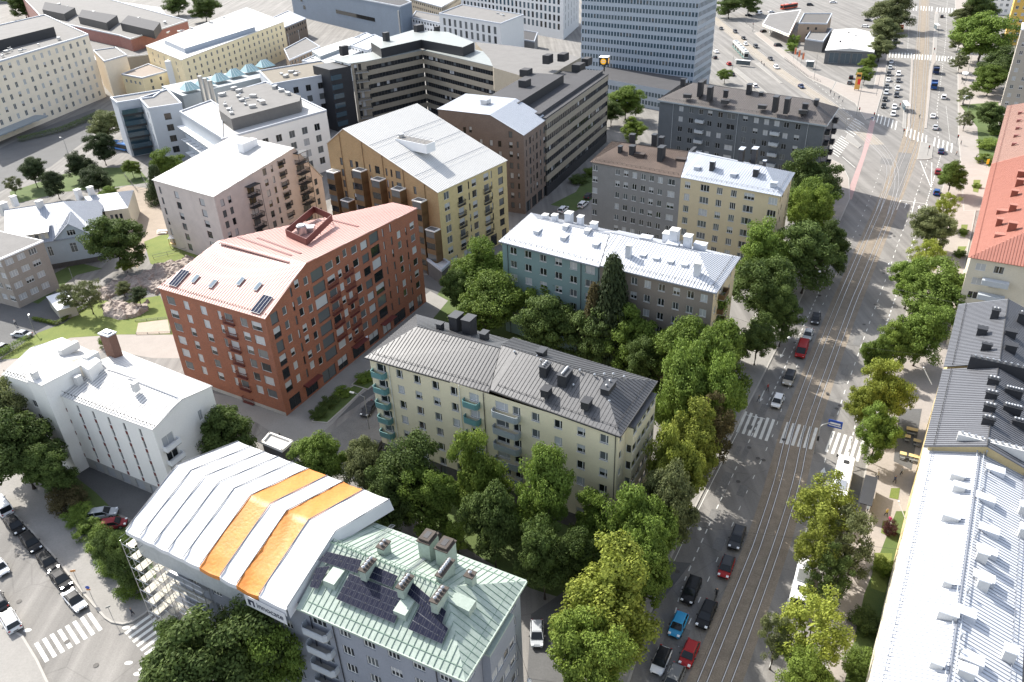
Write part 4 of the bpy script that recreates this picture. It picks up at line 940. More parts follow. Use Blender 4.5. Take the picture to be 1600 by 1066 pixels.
for f_ in (.14, .35, .53, .71, .89): 
    c = Ap + gr * f_ * LF - gf * .12; zz = [q_ for q_ in [0]]; u = f_ * LF; zt = top[0][1] + (K.z - top[0][1]) * u / uK if u < uK else K.z + (z - K.z) * (u - uK) / (LF - uK)
    t.tube([V3(c, .2), V3(c, zt - .2)], .07, 5)
B.part('downpipe', t, [BRNCL])
a3 = math.atan2(gf.y, gf.x)
for k in range(5):
    for f_ in (.30, .68):
        v = Bp + gf * f_ * dep; balcony(B, V3(v, 4.4 + 2.8 * k), a3, 2.6, .5, 1.1, BLK, BLK, solid=False)
B.finish()

# ---------------- brown brick house with pale roof
z = 22.8; Bp = XY(P(818, 211, z)); Cp = XY(P(853.5, 186, z)); gf = (Cp - Bp).normalized(); gr = Vector((gf.y, -gf.x, 0)); K = PV(766, 179, Bp, Bp - gr); A_ = PV(684, 170, Bp, Bp - gr); Ap = XY(A_); dep = (Cp - Bp).length + 1
B = Bld('apartment_building', 'brown brick apartment house with pale blue-white folded roof next to the banded office', 'building', 'new brick apartment houses', Bp, [BRNBR])
Cp = Bp + gf * dep; Dp = Ap + gf * dep; LF = (Bp - Ap).length; uK = (XY(K) - Ap).length; rr = random.Random(3); ex = []
for f_, w_ in ((.05, .8), (.2, .8), (.31, .9), (.38, .9), (.5, .9), (.62, 1.0), (.72, 1.0), (.85, 1.1), (.93, .6)):
    for k in range(8):
        if rr.random() < .85: ex.append((f_ * LF, 1.4 + 2.9 * k + (.3 if rr.random() < .3 else 0), w_, 1.7, 'd'))
B.W(Ap, Bp, 0, z, top=[(0, A_.z - .1), (uK, K.z - .1), (LF, z - .1)], extra=ex, panes='dmmlh')
B.W(Bp, Cp, 3.6, z - .1, [(dep * f_, w_) for f_, w_ in ((.1, .6), (.25, 1.2), (.38, .6), (.52, 1.3), (.68, 1.0), (.85, 1.5))], [4.6 + 2.9 * k for k in range(6)], h=1.9, style='d', panes='dmhd')
B.W(Bp, Cp, 0, 3.6, [(dep * (i + .5) / 4, dep / 4 - 1) for i in range(4)], [.1], h=3.2, style='d'); B.W(Cp, Dp, 0, z - .1); B.W(Dp, Ap, 0, A_.z - .1)
rf = MB(); Kp = XY(K); e1, e2 = gf * .2, gr * .2
roofplane(rf, [V3(Kp - e1, K.z), V3(Bp - e1 + e2, z - .05), V3(Cp + e1 + e2, z - .05), V3(Kp + gf * dep + e1, K.z)], seam=.55)
roofplane(rf, [V3(Kp - e1, K.z), V3(Ap - e1 - e2, A_.z), V3(Dp + e1 - e2, A_.z), V3(Kp + gf * dep + e1, K.z)], seam=.55)
B.part('roof', rf, [mat('ice_white_sheet_roof', (0.52, 0.55, 0.60), .5, noise=.06), GR_SEAM]); roofbox(B, 759, 163, K.z, 2.4, 2.0, 1.4, 29.5, STEEL, 'machine_box'); B.finish()
t = None

# ---------------- banded office building
BAND = mat('beige_clinker_band', (0.30, 0.265, 0.21), .85, noise=.15, scale=1, fine=8); BGL = plain('band_window_dark', (0.02, 0.023, 0.027), .1, spec=.6)
B = Bld('office_building', 'large office building with alternating beige and black window bands and dark penthouses', 'building', None, P(853, 180, 0), [BAND, BLK])
def banded(a, b, z1, n, z0=0.0, mull=1.5, sh=3.45, parts=1):
    a, b = XY(a), XY(b); d = (b - a).normalized(); nn = Vector((d.y, -d.x, 0)); L = (b - a).length
    zz = z1
    for k in range(n):
        lo = zz - 1.75 if k else zz - 1.6
        B.wall.prism([a, b, b - nn * .5, a - nn * .5], lo, zz, 0)
        wlo = lo - 1.65; t = MB(); m_ = MB()
        t.box(V3((a + b) / 2 - nn * .33, (lo + wlo) / 2), d, nn, Zax, L / 2, .08, .84); 
        x = mull / 2
        rr_ = random.Random(k * 7 + int(L))
        while x < L:
            m_.box(V3(a + d * x - nn * .2, (lo + wlo) / 2), d, nn, Zax, .05, .07, .84, 0)
            if rr_.random() < .16: m_.box(V3(a + d * (x + mull / 2) - nn * .235, (lo + wlo) / 2 + .15), d, nn, Zax, mull / 2 - .1, .01, .6, 1 + int(rr_.random() < .4))
            x += mull
        t.add(m_, None, 1); B.part('window_band', t, [BGL, FR_D, GL_M, GL_L])
        zz = wlo
    B.wall.prism([a, b, b - nn * .5, a - nn * .5], min(zz, z0), max(zz, z0 + .1), 1 if zz < 4 else 0)
    return d, nn, L
z = 24.0
rA, rB = XY(P(853.5, 181, z)), XY(P(950.6, 113, z)); d = (rB - rA).normalized(); nl = Vector((-d.y, d.x, 0))
banded(rA, rB, z - 1.0, 6); banded(rB, rB + nl * 20, z - 1, 6)
B.wall.prism([rA, rB, rB + nl * 20, rA + nl * 20], 0, z - 1.9, 1) if 0 else None
t = MB(); ins = lambda a: a
t.prism([rA - d * .2, rB + d * .2, rB + nl * 22, rA + nl * 22], z - 1.0, z - .6, 0); 
t.prism([rA + nl * 2.0, rB + nl * 2.0, rB + nl * 9, rA + nl * 9], z - .6, z + .4, 0)
B.part('roof_terrace', t, [FLATD])
t = MB(); t.prism([rA + nl * 8.5 - d * .2, rA + nl * 8.5 + d * 36, rA + nl * 20 + d * 36, rA + nl * 20 - d * .2], z - .6, z + 3.0, 0, 1); B.part('penthouse', t, [BLK, FLATD])
for px, py, zz, l_, w_, h_ in [(856, 96, z + 3, 3.6, 2.4, 2.2), (880, 92, z + 3, 4, 2.6, 1.8), (904, 108, z, 5, 3, 1.8), (917, 99, z, 4, 2.5, 1.8), (822, 116, z + 3, 3.5, 3, 1.6), (820, 135, z + 3, 3.5, 2.6, 2.0)]: roofbox(B, px, py, zz, l_, w_, h_, 29.5, BLK, 'ventilation_box', FLATD)
t = MB(); c = P(944, 107, z); t.cyl((c.x, c.y, z - 1), .25, 2.6, 8); 
t.build; sgn = t
t = MB()
for k, a_ in enumerate((0, 1)): pass
e1 = Vector((.94, -.34, 0)); e2 = Vector((.34, .94, 0)); cc = V3(c, z + 2.6)
sgm = plain('sign_yellow_orange', (0.85, 0.42, 0.02), .5, emit=.25)
t.box(cc, e1, e2, Zax, 1.5, 1.5, 1.25, 0); t.box(cc + Zax * 1.3, e1, e2, Zax, 1.6, 1.6, .08, 2)
for s_, ax, ay in ((-1, e2, e1), (1, e1, e2)):
    f0 = cc + ax * (s_ * 1.51); n_ = [f0 + ay * (1.0 * math.cos(x * .52)) + Zax * (1.0 * math.sin(x * .52)) + ax * s_ * .02 for x in range(12)]; t.poly(n_ if s_ > 0 else n_[::-1], 1)
    for dz in (.28, -.28): t.box(f0 + ax * s_ * .05 + Zax * dz, ay, Zax, ax, .62, .1, .02, 2)
B.part('rooftop_sign', t, [BLK, sgm, WHITE]).data; B.part('sign_post', sgn, [BLK])
# concave main part
f0, f1, f2 = XY(P(571.7, 96, z)), XY(P(660, 78, z)), XY(P(771.6, 104, z)); f3 = XY(P(800, 99, z)); fe = XY(P(548, 99, z))
banded(f0, f1, z - .2, 7); banded(f1, f2, z - .2, 7)
d1 = (f1 - f0).normalized(); n1 = Vector((-d1.y, d1.x, 0)); d2 = (f2 - f1).normalized(); n2 = Vector((-d2.y, d2.x, 0))
B.W(f2, f2 + d2 * 16, 0, z - .2, mi=0)
B.W(fe, f0, 0, z, [(1.6, 1.2), (3.2, 1.2)], [z - 3 - 3.4 * k for k in range(6)], h=2.4, style='d', depth=.4)
an = math.atan2((f0 - fe).y, (f0 - fe).x)
for k in range(6): balcony(B, V3(fe + (f0 - fe) * .6, z - 3.6 - 3.4 * k), an, (f0 - fe).length * .85, 1.6, 1.0, BLK, CONC, solid=False)
t = MB(); t.prism([fe - d1 * 1, f0, f1, f1 + n1 * 10 + d1 * 2, fe + n1 * 14 - d1 * 1], z - .2, z + .02); t.prism([f1, f2, f2 + d2 * 16, f2 + d2 * 16 + n2 * 16, f1 + n2 * 13], z - .2, z + .03); B.part('roof', t, [GR_ROOF if 0 else mat('grey_green_sheet_roof', (0.22, 0.24, 0.235), .5, noise=.15)])
t = MB(); h1 = f0 + d1 * 2; pz = z + 3.4
q1 = XY(P(595, 76, pz)); q0 = XY(P(579, 66, pz)); q2 = XY(P(658, 62, pz)); q3 = XY(P(723, 74, pz)); q4 = XY(P(741, 66, pz)); q5 = XY(P(700, 50, pz)); q6 = XY(P(645, 47, pz))
t.prism([q1, q2, q3, q4, q5, q6, q0][::1], z, pz, 0, 1); B.part('penthouse', t, [BLK, mat('grey_green_sheet_roof', (.2, .2, .2))])
for px, py, zz, l_, w_, h_ in [(604, 64, pz, 2.2, 1.8, 3.2), (655, 49, pz, 4, 2, 2.6), (683, 48, pz, 2, 1.5, 1.6), (538, 84, z, 3, 2, 3)]: roofbox(B, px, py, zz, l_, w_, h_, 45, BLK, 'roof_stack')
t = MB(); t.prism([XY(P(x, y, z)) for x, y in [(771, 106), (845, 128), (880, 106), (908, 90), (860, 80), (800, 72), (742, 66), (765, 92)]], 16, z + .06, 1, 0); B.part('link_roof', t, [FLAT, BAND])
t = MB(); t.prism([XY(P(514, 105, z)), XY(P(547, 99, z)), XY(P(547, 99, z)) + n1 * 12, XY(P(514, 105, z)) + n1 * 12], 0, z - 1, 0); B.part('stair_tower', t, [BLK])
t = MB()
for k in range(6):
    a, b = XY(P(516, 105, z)), XY(P(530, 102, z)); t.box(V3((a + b) / 2, z - 4 - 3.4 * k), (b - a).normalized(), n1, Zax, 2.2, .25, .9)
B.part('stair_glazing', t, [GL_B])
# low courtyard wing behind the ochre house
t = MB(); t.prism([XY(P(x, y, 7)) for x, y in [(640, 215), (760, 255), (775, 215), (640, 185)]], 0, 7, 1, 0); B.part('courtyard_hall', t, [FLAT, BLK]); roofbox(B, 672, 206, 7, 4, 2.5, 1.6, 120, BLK, 'ventilation_box')
B.finish()

# ---------------- tower block behind
TW = mat('tower_spandrel_panel', (0.36, 0.41, 0.47), .45, noise=.05, scale=.5); 
B = Bld('office_tower', 'tall pale blue office tower with rows of small dark windows on a low podium', 'building', None, P(1081, 150, 0), [TW, BLK])
a0, a1 = XY(P(908, 128, 0)), XY(P(1081, 150, 0)); a2 = XY(P(1108, 131, 0)); d = (a1 - a0).normalized(); dd2 = (a2 - a1); zt = 72
LT = (a1 - a0).length; n = Vector((d.y, -d.x, 0)); print('tower', LT, dd2.length)
rows_n = 20; B.wall.prism([a0, a1, a2, a0 + dd2], 0, zt, 0)
def facade(a, b, nw, ph, gm, fm):
    d_ = (b - a).normalized(); L = (b - a).length; nn = Vector((d_.y, -d_.x, 0)); pitch = L / nw; k = 0
    for r_ in range(rows_n):
        zz = 5.2 + 3.3 * r_; t = MB(); m_ = MB(); t.box(V3((a + b) / 2 + nn * .03, zz), d_, nn, Zax, L / 2 - .25, .03, .85)
        rr_ = random.Random(r_ * 3 + nw)
        for i in range(nw + 1): m_.box(V3(a + d_ * (pitch * i) + nn * .09, zz), d_, nn, Zax, .22 if ph else .3, .05, .85)
        for i in range(nw):
            if rr_.random() < .1: m_.box(V3(a + d_ * (pitch * (i + .5)) + nn * .065, zz + .2), d_, nn, Zax, pitch / 2 - .2, .01, .6, 1)
        for i in range(0, nw + 1): m_.box(V3(a + d_ * (pitch * i) + nn * .03, zz + 1.65), d_, nn, Zax, .03, .03, .8, 2)
        t.add(m_, None, 1); B.part('window_band', t, [gm, fm, GL_M, SLVB])
facade(a0, a1, 37, 1, GL_B, TW); facade(a1, a2, 14, 0, GL_M, TW)
t = MB(); t.prism([a0, a1, a2, a0 + dd2], zt, zt + .6); B.part('roof', t, [FLAT])
zq = 8.5; p0, p1, p2, p3 = [XY(P(x, y, zq)) for x, y in [(925, 120), (1050, 142), (1075, 122), (948, 104)]]
t = MB(); t.prism([p0, p1, p2, p3], 0, zq, 0, 1); B.part('podium', t, [TW, FLATD])
t = MB(); e = (p1 - p0).normalized(); n = Vector((e.y, -e.x, 0)); L = (p1 - p0).length
for zz in (5.6, 2.2):
    for i in range(int(L / 1.5)): t.box(V3(p0 + e * (1 + i * 1.5) + n * .03, zz), e, n, Zax, .5, .04, .8)
o_ = B.part('podium_window', t, [GL_B]); o_['kind'] = 'stuff'
t = MB(); c = P(1061, 118, 26); B.finish()

# ================================================================ LEFT AND RIGHT HAND BUILDINGS
# ---------------- white house with stair tower, lower left
z = 15.0
B = Bld('apartment_building', 'white apartment house with projecting stair tower, slit windows and brick chimney, lower left', 'building', None, P(149, 740, 0), [CRW, CONC])
Qe = quad([(93, 618), (238, 672), (332, 603), (190, 548)], z); FLw, FRw, BRw, BLw = insq(Qe, .15); L = (FRw - FLw).length; G = (BRw - FRw).length
REDPAN = mat('oxblood_window_panel', (0.14, 0.025, 0.02), .6)
cols = ucols(FLw, FRw, (93, 618), (238, 672), [101.5, 124, 148, 172, 196, 221], 14)
ex = [(c, 3.1 + 2.35 * k, .55, 1.5, 'g') for c in cols for k in range(5)]
B.W(FLw, FRw, 2.2, z, extra=ex, panes='mdl'); B.W(FLw, FRw, 0, 2.2, [3, 6, 9.5, 13, 16.5], [.1], w=2.0, h=1.8, style='g', mi=1, panes='l')
dd = (FRw - FLw).normalized(); nn = Vector((dd.y, -dd.x, 0)); zr = PV(283, 624, FRw, BRw).z; uK = (XY(PV(283, 624, FRw, BRw)) - FRw).length
for c in cols:
    for k in range(5):
        t = MB(); t.box(V3(FLw + dd * c - nn * .06, 3.1 + 2.35 * k - .42), dd, nn, Zax, .26, .08, .36); B.part('window_panel', t, [REDPAN])
B.W(FRw, BRw, 0, zr, [(2.0, 2.2), (G * .72, .8)], [2.5, 5.2, 7.9, 10.6], h=1.9, style='w2', top=[(0, z), (uK, zr), (G, z)], panes='mld')
B.W(BRw, BLw, 0, z, [3, 6, 9, 12, 15, 18], [3 + 3 * k for k in range(4)]); B.W(BLw, FLw, 0, zr, top=[(0, z), (G - uK, zr), (G, z)])
ag = math.atan2((BRw - FRw).y, (BRw - FRw).x)
for k in range(4): balcony(B, V3(FRw + (BRw - FRw).normalized() * 2.0, 2.2 + 2.7 * k), ag, 2.8, .9, .9, WHITE, CONC)
rf = MB(); rl_ = lerp(XY(Qe[0]), XY(Qe[3]), uK / G); rr_ = lerp(XY(Qe[1]), XY(Qe[2]), uK / G); wr = dict(seam=.62)
roofplane(rf, [Qe[0], Qe[1], V3(rr_, zr + .08), V3(rl_, zr + .08)], **wr); roofplane(rf, [V3(rl_, zr + .08), V3(rr_, zr + .08), Qe[2], Qe[3]], **wr)
snowguard(rf, Qe[0], Qe[1], GF * .5 + Zax * .3, 2, .8)
# left wing
z2 = 16.6; Q2 = quad([(3, 585), (62, 604), (150, 552), (97, 527)], z2); w2 = insq(Q2, .15); G2 = (w2[2] - w2[1]).length
B.W(w2[0], w2[1], 0, z2, [2, 5.5], [3 + 2.8 * k for k in range(4)], w=1.2, h=1.4, style='w2'); B.W(w2[1], w2[2], 0, z2 + 1.4, top=[(0, z2), (G2 / 2, z2 + 1.4), (G2, z2)]); B.W(w2[2], w2[3], 0, z2); B.W(w2[3], w2[0], 0, z2 + 1.4, [(3, 1.2), (8, 1.2)], [3 + 2.8 * k for k in range(4)], h=1.4, top=[(0, z2), (G2 / 2, z2 + 1.4), (G2, z2)])
m0, m1 = lerp(Q2[0], Q2[3], .5) + Zax * 1.45, lerp(Q2[1], Q2[2], .5) + Zax * 1.45
roofplane(rf, [Q2[0], Q2[1], m1, m0], **wr); roofplane(rf, [m0, m1, Q2[2], Q2[3]], **wr); snowguard(rf, Q2[0], Q2[1], GF * .5 + Zax * .3, 2, .8)
roof = B.part('roof', rf, [WHB_ROOF, WHB_SEAM, DARKM])
zt = 18.0; Q3 = [XY(p) for p in quad([(42, 593), (66, 603), (124, 573), (102, 561)], zt)]; t = MB(); t.prism(Q3, 0, zt); B.part('stair_tower', t, [CRW]); t = MB(); t.prism([p + (sum(Q3, Vector()) / 4 - p) * -.03 for p in Q3], zt, zt + .12); B.part('tower_roof', t, [WHB_ROOF])
Q4 = [XY(p) for p in quad([(118, 566), (138, 578), (157, 563), (140, 552)], 18.2)]; t = MB(); t.prism(Q4, z, 18.2); B.part('lift_housing', t, [CRW])
c = P(178, 551, 16.0); t = MB(); t.box(V3(c, 17.5), GR, GF, Zax, 1.15, .75, 2.3); t.box(V3(c, 19.9), GR, GF, Zax, 1.3, .9, .12, 1); t.box(V3(c, 20.15), GR, GF, Zax, .8, .4, .14, 2); B.part('chimney', t, [brickmat('chimney_brick', (0.17, .08, .055), (.13, .06, .042), (.2, .15, .12)), GR_ROOF, STEEL], roof)
for px, py, zz, l_, w_, h_ in [(108, 546, 18, 3.4, 1.0, .8), (123, 596, 16.2, 1.0, 1.0, 1.1), (212, 606, 17.2, .9, .9, 1.0), (57, 592, 18, .9, .9, 1.4), (145, 566, 17, 2.2, 1.4, 1.6)]: roofbox(B, px, py, zz, l_, w_, h_, 29.5, WHB_ROOF, 'roof_box')
t = MB()
for a, b in (((162, 566), (206, 579)), ((195, 580), (272, 610)), ((70, 548), (98, 556))):
    a, b = P(*a, 17.4), P(*b, 17.4); e = (b - a).normalized(); s_ = Vector((-e.y, e.x, 0)); t.box((a + b) / 2, e, s_, Zax, (b - a).length / 2, .18, .03)
    for o_ in (-.18, .18): t.tube([a + s_ * o_ + Zax * .05, b + s_ * o_ + Zax * .05], .03, 4)
B.part('roof_walkway', t, [GR_ROOF]); B.finish()

# ---------------- blue-grey block with the verdigris roof (front) and its tented, scaffolded left half
z = 18.0
BGW = mat('blue_grey_render', (0.235, 0.25, 0.285), .9, noise=.12, scale=.35, fine=6)
Qg = quad([(466, 950), (727, 1064), (822, 908), (583, 817)], z)
B = Bld('apartment_building', 'blue-grey apartment block with verdigris copper roof covered in black solar panels, front centre', 'building', 'apartment blocks along the main road', Qg[1], [BGW])
gr = (XY(Qg[1]) - XY(Qg[0])).normalized(); gf = Vector((-gr.y, gr.x, 0)); wi = insq(Qg, .55); FLw, FRw, BRw, BLw = wi; Lext = 21.0
FLx = FLw - gr * Lext; BLx = BLw - gr * Lext; L = (FRw - FLx).length; G = (BRw - FRw).length
rows = [z - 2.55 - 2.95 * k for k in range(6)]
cols = [Lext + u for u in ucols(FLw, FRw, (466, 950), (727, 1064), [500, 540, 578, 616, 655, 697], 14)]
cols = [(cols[0], 2.0)] + [(c, 1.5) for c in cols[1:]] + [(3 + 3.6 * i, 1.5) for i in range(5)]
B.W(FLx, FRw, 0, z, cols, rows, h=1.5, style='w3', panes='ddcmh')
B.W(FRw, BRw, 0, z, [(1.6, 1.2), (G - 1.8, 1.2)], rows, h=1.45, style='w2'); B.W(BRw, BLx, 0, z, [2.5 + 3.4 * i for i in range(18)], rows, w=1.5); B.W(BLx, FLx, 0, z)
a0 = FRw + gf * 3.6; a1 = BRw - gf * 3.4; n = gr; b0, b1 = a0 + n * 1.0, a1 + n * 1.0; Lb = (b1 - b0).length
B.W(b0, b1, 2.6, z - 1.2, [(Lb * (i + .5) / 4, Lb / 4 - .14) for i in range(4)], [r - .1 for r in rows], h=1.5, style='w'); B.W(a0, b0, 2.6, z - 1.2); B.W(b1, a1, 2.6, z - 1.2)
t = MB(); t.prism([a0, b0, b1, a1], z - 1.2, z - .95); B.part('bay_roof', t, [CU_ROOF])
ang = math.atan2(gr.y, gr.x)
for k in range(5): balcony(B, V3(FLx + gr * (cols[0][0] - .2), rows[k] - .75), ang, 3.4, 1.1, 1.0, SLVB, CONC, True)
rf = MB(); zr = z + 3.2; QX = [Qg[0] - gr * .2, Qg[1], Qg[2], Qg[3] - gr * .2]
R0, R1 = hip(rf, QX, z, zr, (0, 6.0), seam=.72, rib=.06)
for a, b in ((QX[0], QX[1]), (QX[1], QX[2]), (QX[2], QX[3])):
    e = (b - a).normalized(); ii = Vector((-e.y, e.x, 0)); a2, b2 = a + e * .9 + ii * .9 + Zax * .45, b - e * .9 + ii * .9 + Zax * .45; rf.tube([a2, b2], .05, 5, 1)
    rf.box((a + b) / 2 - Zax * .14, e, ii, Zax, (b - a).length / 2, .14, .14, 0)
roof = B.part('roof', rf, [CU_ROOF, CU_SEAM])
t = MB(); 
for o_ in (-.3, .3): t.tube([R0 + gf * o_ + Zax * .25, R1 + gf * o_ + Zax * .25], .035, 4)
for i in range(24): t.box(R0.lerp(R1, i / 23) + Zax * .1, gr, gf, Zax, .025, .3, .05)
B.part('ridge_walkway', t, [CU_SEAM])
nf = (Qg[1] - Qg[0]).cross(R1 - Qg[0]).normalized(); nb = (Qg[3] - Qg[2]).cross(R0 - Qg[2]).normalized()
if nf.z < 0: nf = -nf
if nb.z < 0: nb = -nb
def onpl(px, py, p0, n_):
    r = ray(px, py); o_ = Vector((0, 0, HC)); return o_ + r * ((p0 - o_).dot(n_) / r.dot(n_))
SCELL = plain('solar_cell_navy', (0.008, 0.010, 0.026), .4, spec=.15)
def array(q, nr, nc):
    c = [onpl(x, y, Qg[0], nf) + nf * .42 for x, y in q]; mb = MB(); at = lambda u, v: c[0].lerp(c[1], u).lerp(c[3].lerp(c[2], u), v)
    mb.poly([p - nf * .05 for p in c], 2)
    for i in range(nr):
        for j in range(nc):
            a, b, d_, e_ = (at((j + x) / nc, (i + y) / nr) for x, y in ((.012, .035), (.988, .035), (.988, .965), (.012, .965)))
            mb.poly([a, b, d_, e_], 0)
            for k in (.33, .67): p0, p1 = a.lerp(b, k), e_.lerp(d_, k); w_ = (b - a).normalized() * .012; mb.poly([p0 - w_ + nf * .004, p0 + w_ + nf * .004, p1 + w_ + nf * .004, p1 - w_ + nf * .004], 1)
            if (i + j * 2) % 3 == 0: mb.box(e_ + nf * .03, (b - a).normalized(), (e_ - a).normalized(), nf, .05, .05, .02, 1)
    return B.part('solar_array', mb, [SCELL, mat('array_line', (.05, .052, .06), .5), mat('array_rail', (.3, .3, .31), .5)])
for q, nr, nc in [([(549, 898), (637, 932), (618, 976), (528, 938)], 4, 11), ([(514, 864), (567, 877), (561, 898), (500, 878)], 2, 6), ([(586, 886), (624, 902), (614, 920), (578, 905)], 2, 4), ([(644, 910), (699, 957), (692, 977), (635, 928)], 2, 6), ([(660, 944), (702, 984), (692, 1008), (640, 985)], 3, 5), ([(497, 889), (518, 886), (499, 922), (486, 919)], 3, 2)]: array(q, nr, nc)
CUP = CU_ROOF
for (px, py, l_, w_, h_, pt, s_) in [(577, 898, 2.0, .8, 1.5, 4, 0), (635, 925, 2.0, .8, 1.5, 4, 0), (688, 946, 2.2, .8, 1.6, 4, 0), (601, 864, 1.3, .9, 1.3, 2, 1), (672, 870, 1.9, 1.5, 3.0, 0, 1), (699, 882, 1.9, 1.5, 3.0, 0, 1), (697, 903, 2.6, .7, 1.5, 6, 1), (736, 912, .9, .9, 1.4, 1, 1)]:
    v = onpl(px, py, Qg[0] if not s_ else Qg[2], nf if not s_ else nb)
    mb = MB(); ax, ay = gf, gr; c = V3(v, v.z)
    mb.box(c + Zax * (h_ / 2 - .4), ax, ay, Zax, l_ / 2, w_ / 2, h_ / 2 + .4, 0); mb.box(c + Zax * (h_ + .03), ax, ay, Zax, l_ / 2 + .1, w_ / 2 + .1, .07, 1)
    for i in range(pt): q_ = c + ax * ((i + .5) / pt - .5) * l_ * .9 + Zax * (h_ + .1); mb.cyl(q_, .15, .3, 8, 2); mb.cyl(q_ + Zax * .32, .22, .12, 8, 2, .05)
    if not pt: mb.box(c + Zax * (h_ + .25), ax, ay, Zax, l_ / 2 - .1, w_ / 2 - .1, .16, 1); mb.box(c + Zax * (h_ + .42), ax, ay, Zax, l_ / 2 - .45, w_ / 2 - .45, .02, 3)
    B.part('chimney', mb, [CUP, mat('weathered_brown_cap', (.06, .048, .04), .8, noise=.3), STEEL, BLK], roof)
for px, py in [(515, 920), (625, 968), (739, 957)]:
    v = onpl(px, py, Qg[0], nf); mb = MB(); ax = gf if px < 700 else -gr; ay = Vector((ax.y, -ax.x, 0)); c = v
    if px > 700: c = onpl(px, py, Qg[1], (Qg[2] - Qg[1]).cross(R1 - Qg[1]).normalized())
    a, b = c - ay * .75, c + ay * .75; tf = [a + Zax * .95, b + Zax * .95, b + ax * 3 + Zax * 1.35, a + ax * 3 + Zax * 1.35]; lo = [a - Zax * .2, b - Zax * .2, b + ax * 3 - Zax * .2, a + ax * 3 - Zax * .2]
    for i in range(4): mb.poly([lo[i], lo[(i + 1) % 4], tf[(i + 1) % 4], tf[i]])
    mb.poly(tf); B.part('dormer', mb, [CU_ROOF])
t = MB()
for a, b in (((614, 822), (568, 862)), ((662, 875), (636, 896))):
    a, b = onpl(*a, Qg[2], nb) + nb * .15, onpl(*b, Qg[2], nb) + nb * .15; e = (b - a).normalized(); s_ = nb.cross(e)
    for o_ in (-.25, .25): t.tube([a + s_ * o_, b + s_ * o_], .035, 4)
    for i in range(22): t.tube([a.lerp(b, i / 21) - s_ * .25, a.lerp(b, i / 21) + s_ * .25], .025, 4)
B.part('roof_ladder', t, [STEEL])
t = MB(); nn = -gf
downpipe(B, t, FLw + gr * .4, 0, z, nn); downpipe(B, t, FLw + gr * (cols[0][0] - Lext + 2.0), 0, z, nn); downpipe(B, t, FLw + gr * (cols[4][0] - Lext + 2.2), 0, z, nn); B.part('downpipe', t, [BLK]); B.finish(); green = B
# the tent
TENTW = mat('white_tarpaulin', (0.57, 0.575, 0.59), .5, noise=.04, scale=.8, bump=.3); TENTO = mat('orange_tarpaulin', (0.56, 0.20, 0.035), .5, noise=.18, scale=.7, fine=3, bump=.8); FILM = mat('grey_scaffold_film', (0.30, 0.32, 0.325), .45, noise=.3, scale=.5, fine=3, col2=(.42, .44, .45), bump=.5)
RUST = mat('timber_edge', (.33, .19, .09), .8, noise=.3)
E0 = P(197, 827, 18.5); E1 = P(448, 950, 18.5); gt = (XY(E1) - XY(E0)).normalized(); ft = Vector((-gt.y, gt.x, 0)); LT = (XY(E1) - XY(E0)).length
W1 = 8.85; W2_ = 9.6; ZR = 21.9; ZB = 18.9
root = empty('roof_tent', V3(XY(E0), 0), 'white and orange striped tarpaulin tent over the roof of the scaffolded building', 'scaffold tent')
org = V3(XY(E0), 0)
bnd = [0, .095, .19, .285, .385, .49, .615, .715, .845, 1.0]
for i in range(9):
    mb = MB(); n_u, n_v = 8, 26; orange = i in (5, 7); rnd = random.Random(i); crump = i == 7
    idx = {}
    for a in range(n_u + 1):
        for b in range(n_v + 1):
            f_ = a / n_u; u = (bnd[i] + (bnd[i + 1] - bnd[i]) * f_) * LT; vv = b / n_v; bulge = .17 * math.sin(math.pi * f_) ** .8
            if vv < .5: t_ = vv * 2; y = t_ * W1; zz = 18.5 + (ZR - 18.5) * t_ - .0
            else: t_ = vv * 2 - 1; y = W1 + t_ * W2_; zz = ZR + (ZB - ZR) * t_
            sag = -.05 * math.sin(math.pi * f_); ez = 0
            if vv < .04: ez = -.15 - bulge * .6; y -= .15
            if crump: ez += .07 * math.sin(f_ * 9 + vv * 31) * math.sin(vv * 17 + 2 * f_) + .035 * math.sin(f_ * 21 - vv * 47) - .10 * math.sin(math.pi * f_)
            ez += .03 * math.sin(u * 1.7 + y * 1.1)
            p = E0 + gt * u + ft * y; idx[a, b] = len(mb.v); mb.v.append((p.x, p.y, zz + sag + ez))
    for a in range(n_u):
        for b in range(n_v): mb.f.append((idx[a, b], idx[a + 1, b], idx[a + 1, b + 1], idx[a, b + 1])); mb.m.append(0)
    for a in range(n_u):   # valance
        q0, q1 = mb.v[idx[a, 0]], mb.v[idx[a + 1, 0]]; dz = .55 if i < 8 else 1.0
        mb.poly([(q0[0] - ft.x * .05, q0[1] - ft.y * .05, q0[2] - dz), (q1[0] - ft.x * .05, q1[1] - ft.y * .05, q1[2] - dz), q1, q0])
    mb.build('tent_panel', [TENTO if orange else TENTW], root, org, smooth=True)
mb = MB()
for i in range(10):
    u = bnd[i] * LT; a = E0 + gt * u + Zax * .03; mb.tube([V3(XY(a), 18.55), V3(XY(a) + ft * W1, ZR + .1), V3(XY(a) + ft * (W1 + W2_), ZB + .1)], .06, 5)
mb.build('tent_rib', [mat('rib_grey', (.16, .165, .18), .5, noise=.1)], root, org)
mb = MB(); a = E0 + gt * LT; A0, A1, A2 = V3(XY(a), 18.5), V3(XY(a) + ft * W1, ZR), V3(XY(a) + ft * (W1 + W2_), ZB)
q = gt * .5; mb.poly([A0 - Zax * 1.6 + q * .3, A0, A1, A1 - Zax * 1.4 + q]); mb.poly([A1 - Zax * 1.4 + q, A1, A2, A2 - Zax * 1.5 + q]); mb.build('tent_end_sheet', [TENTW], root, org)
mb = MB(); a = XY(E0) + ft * .55
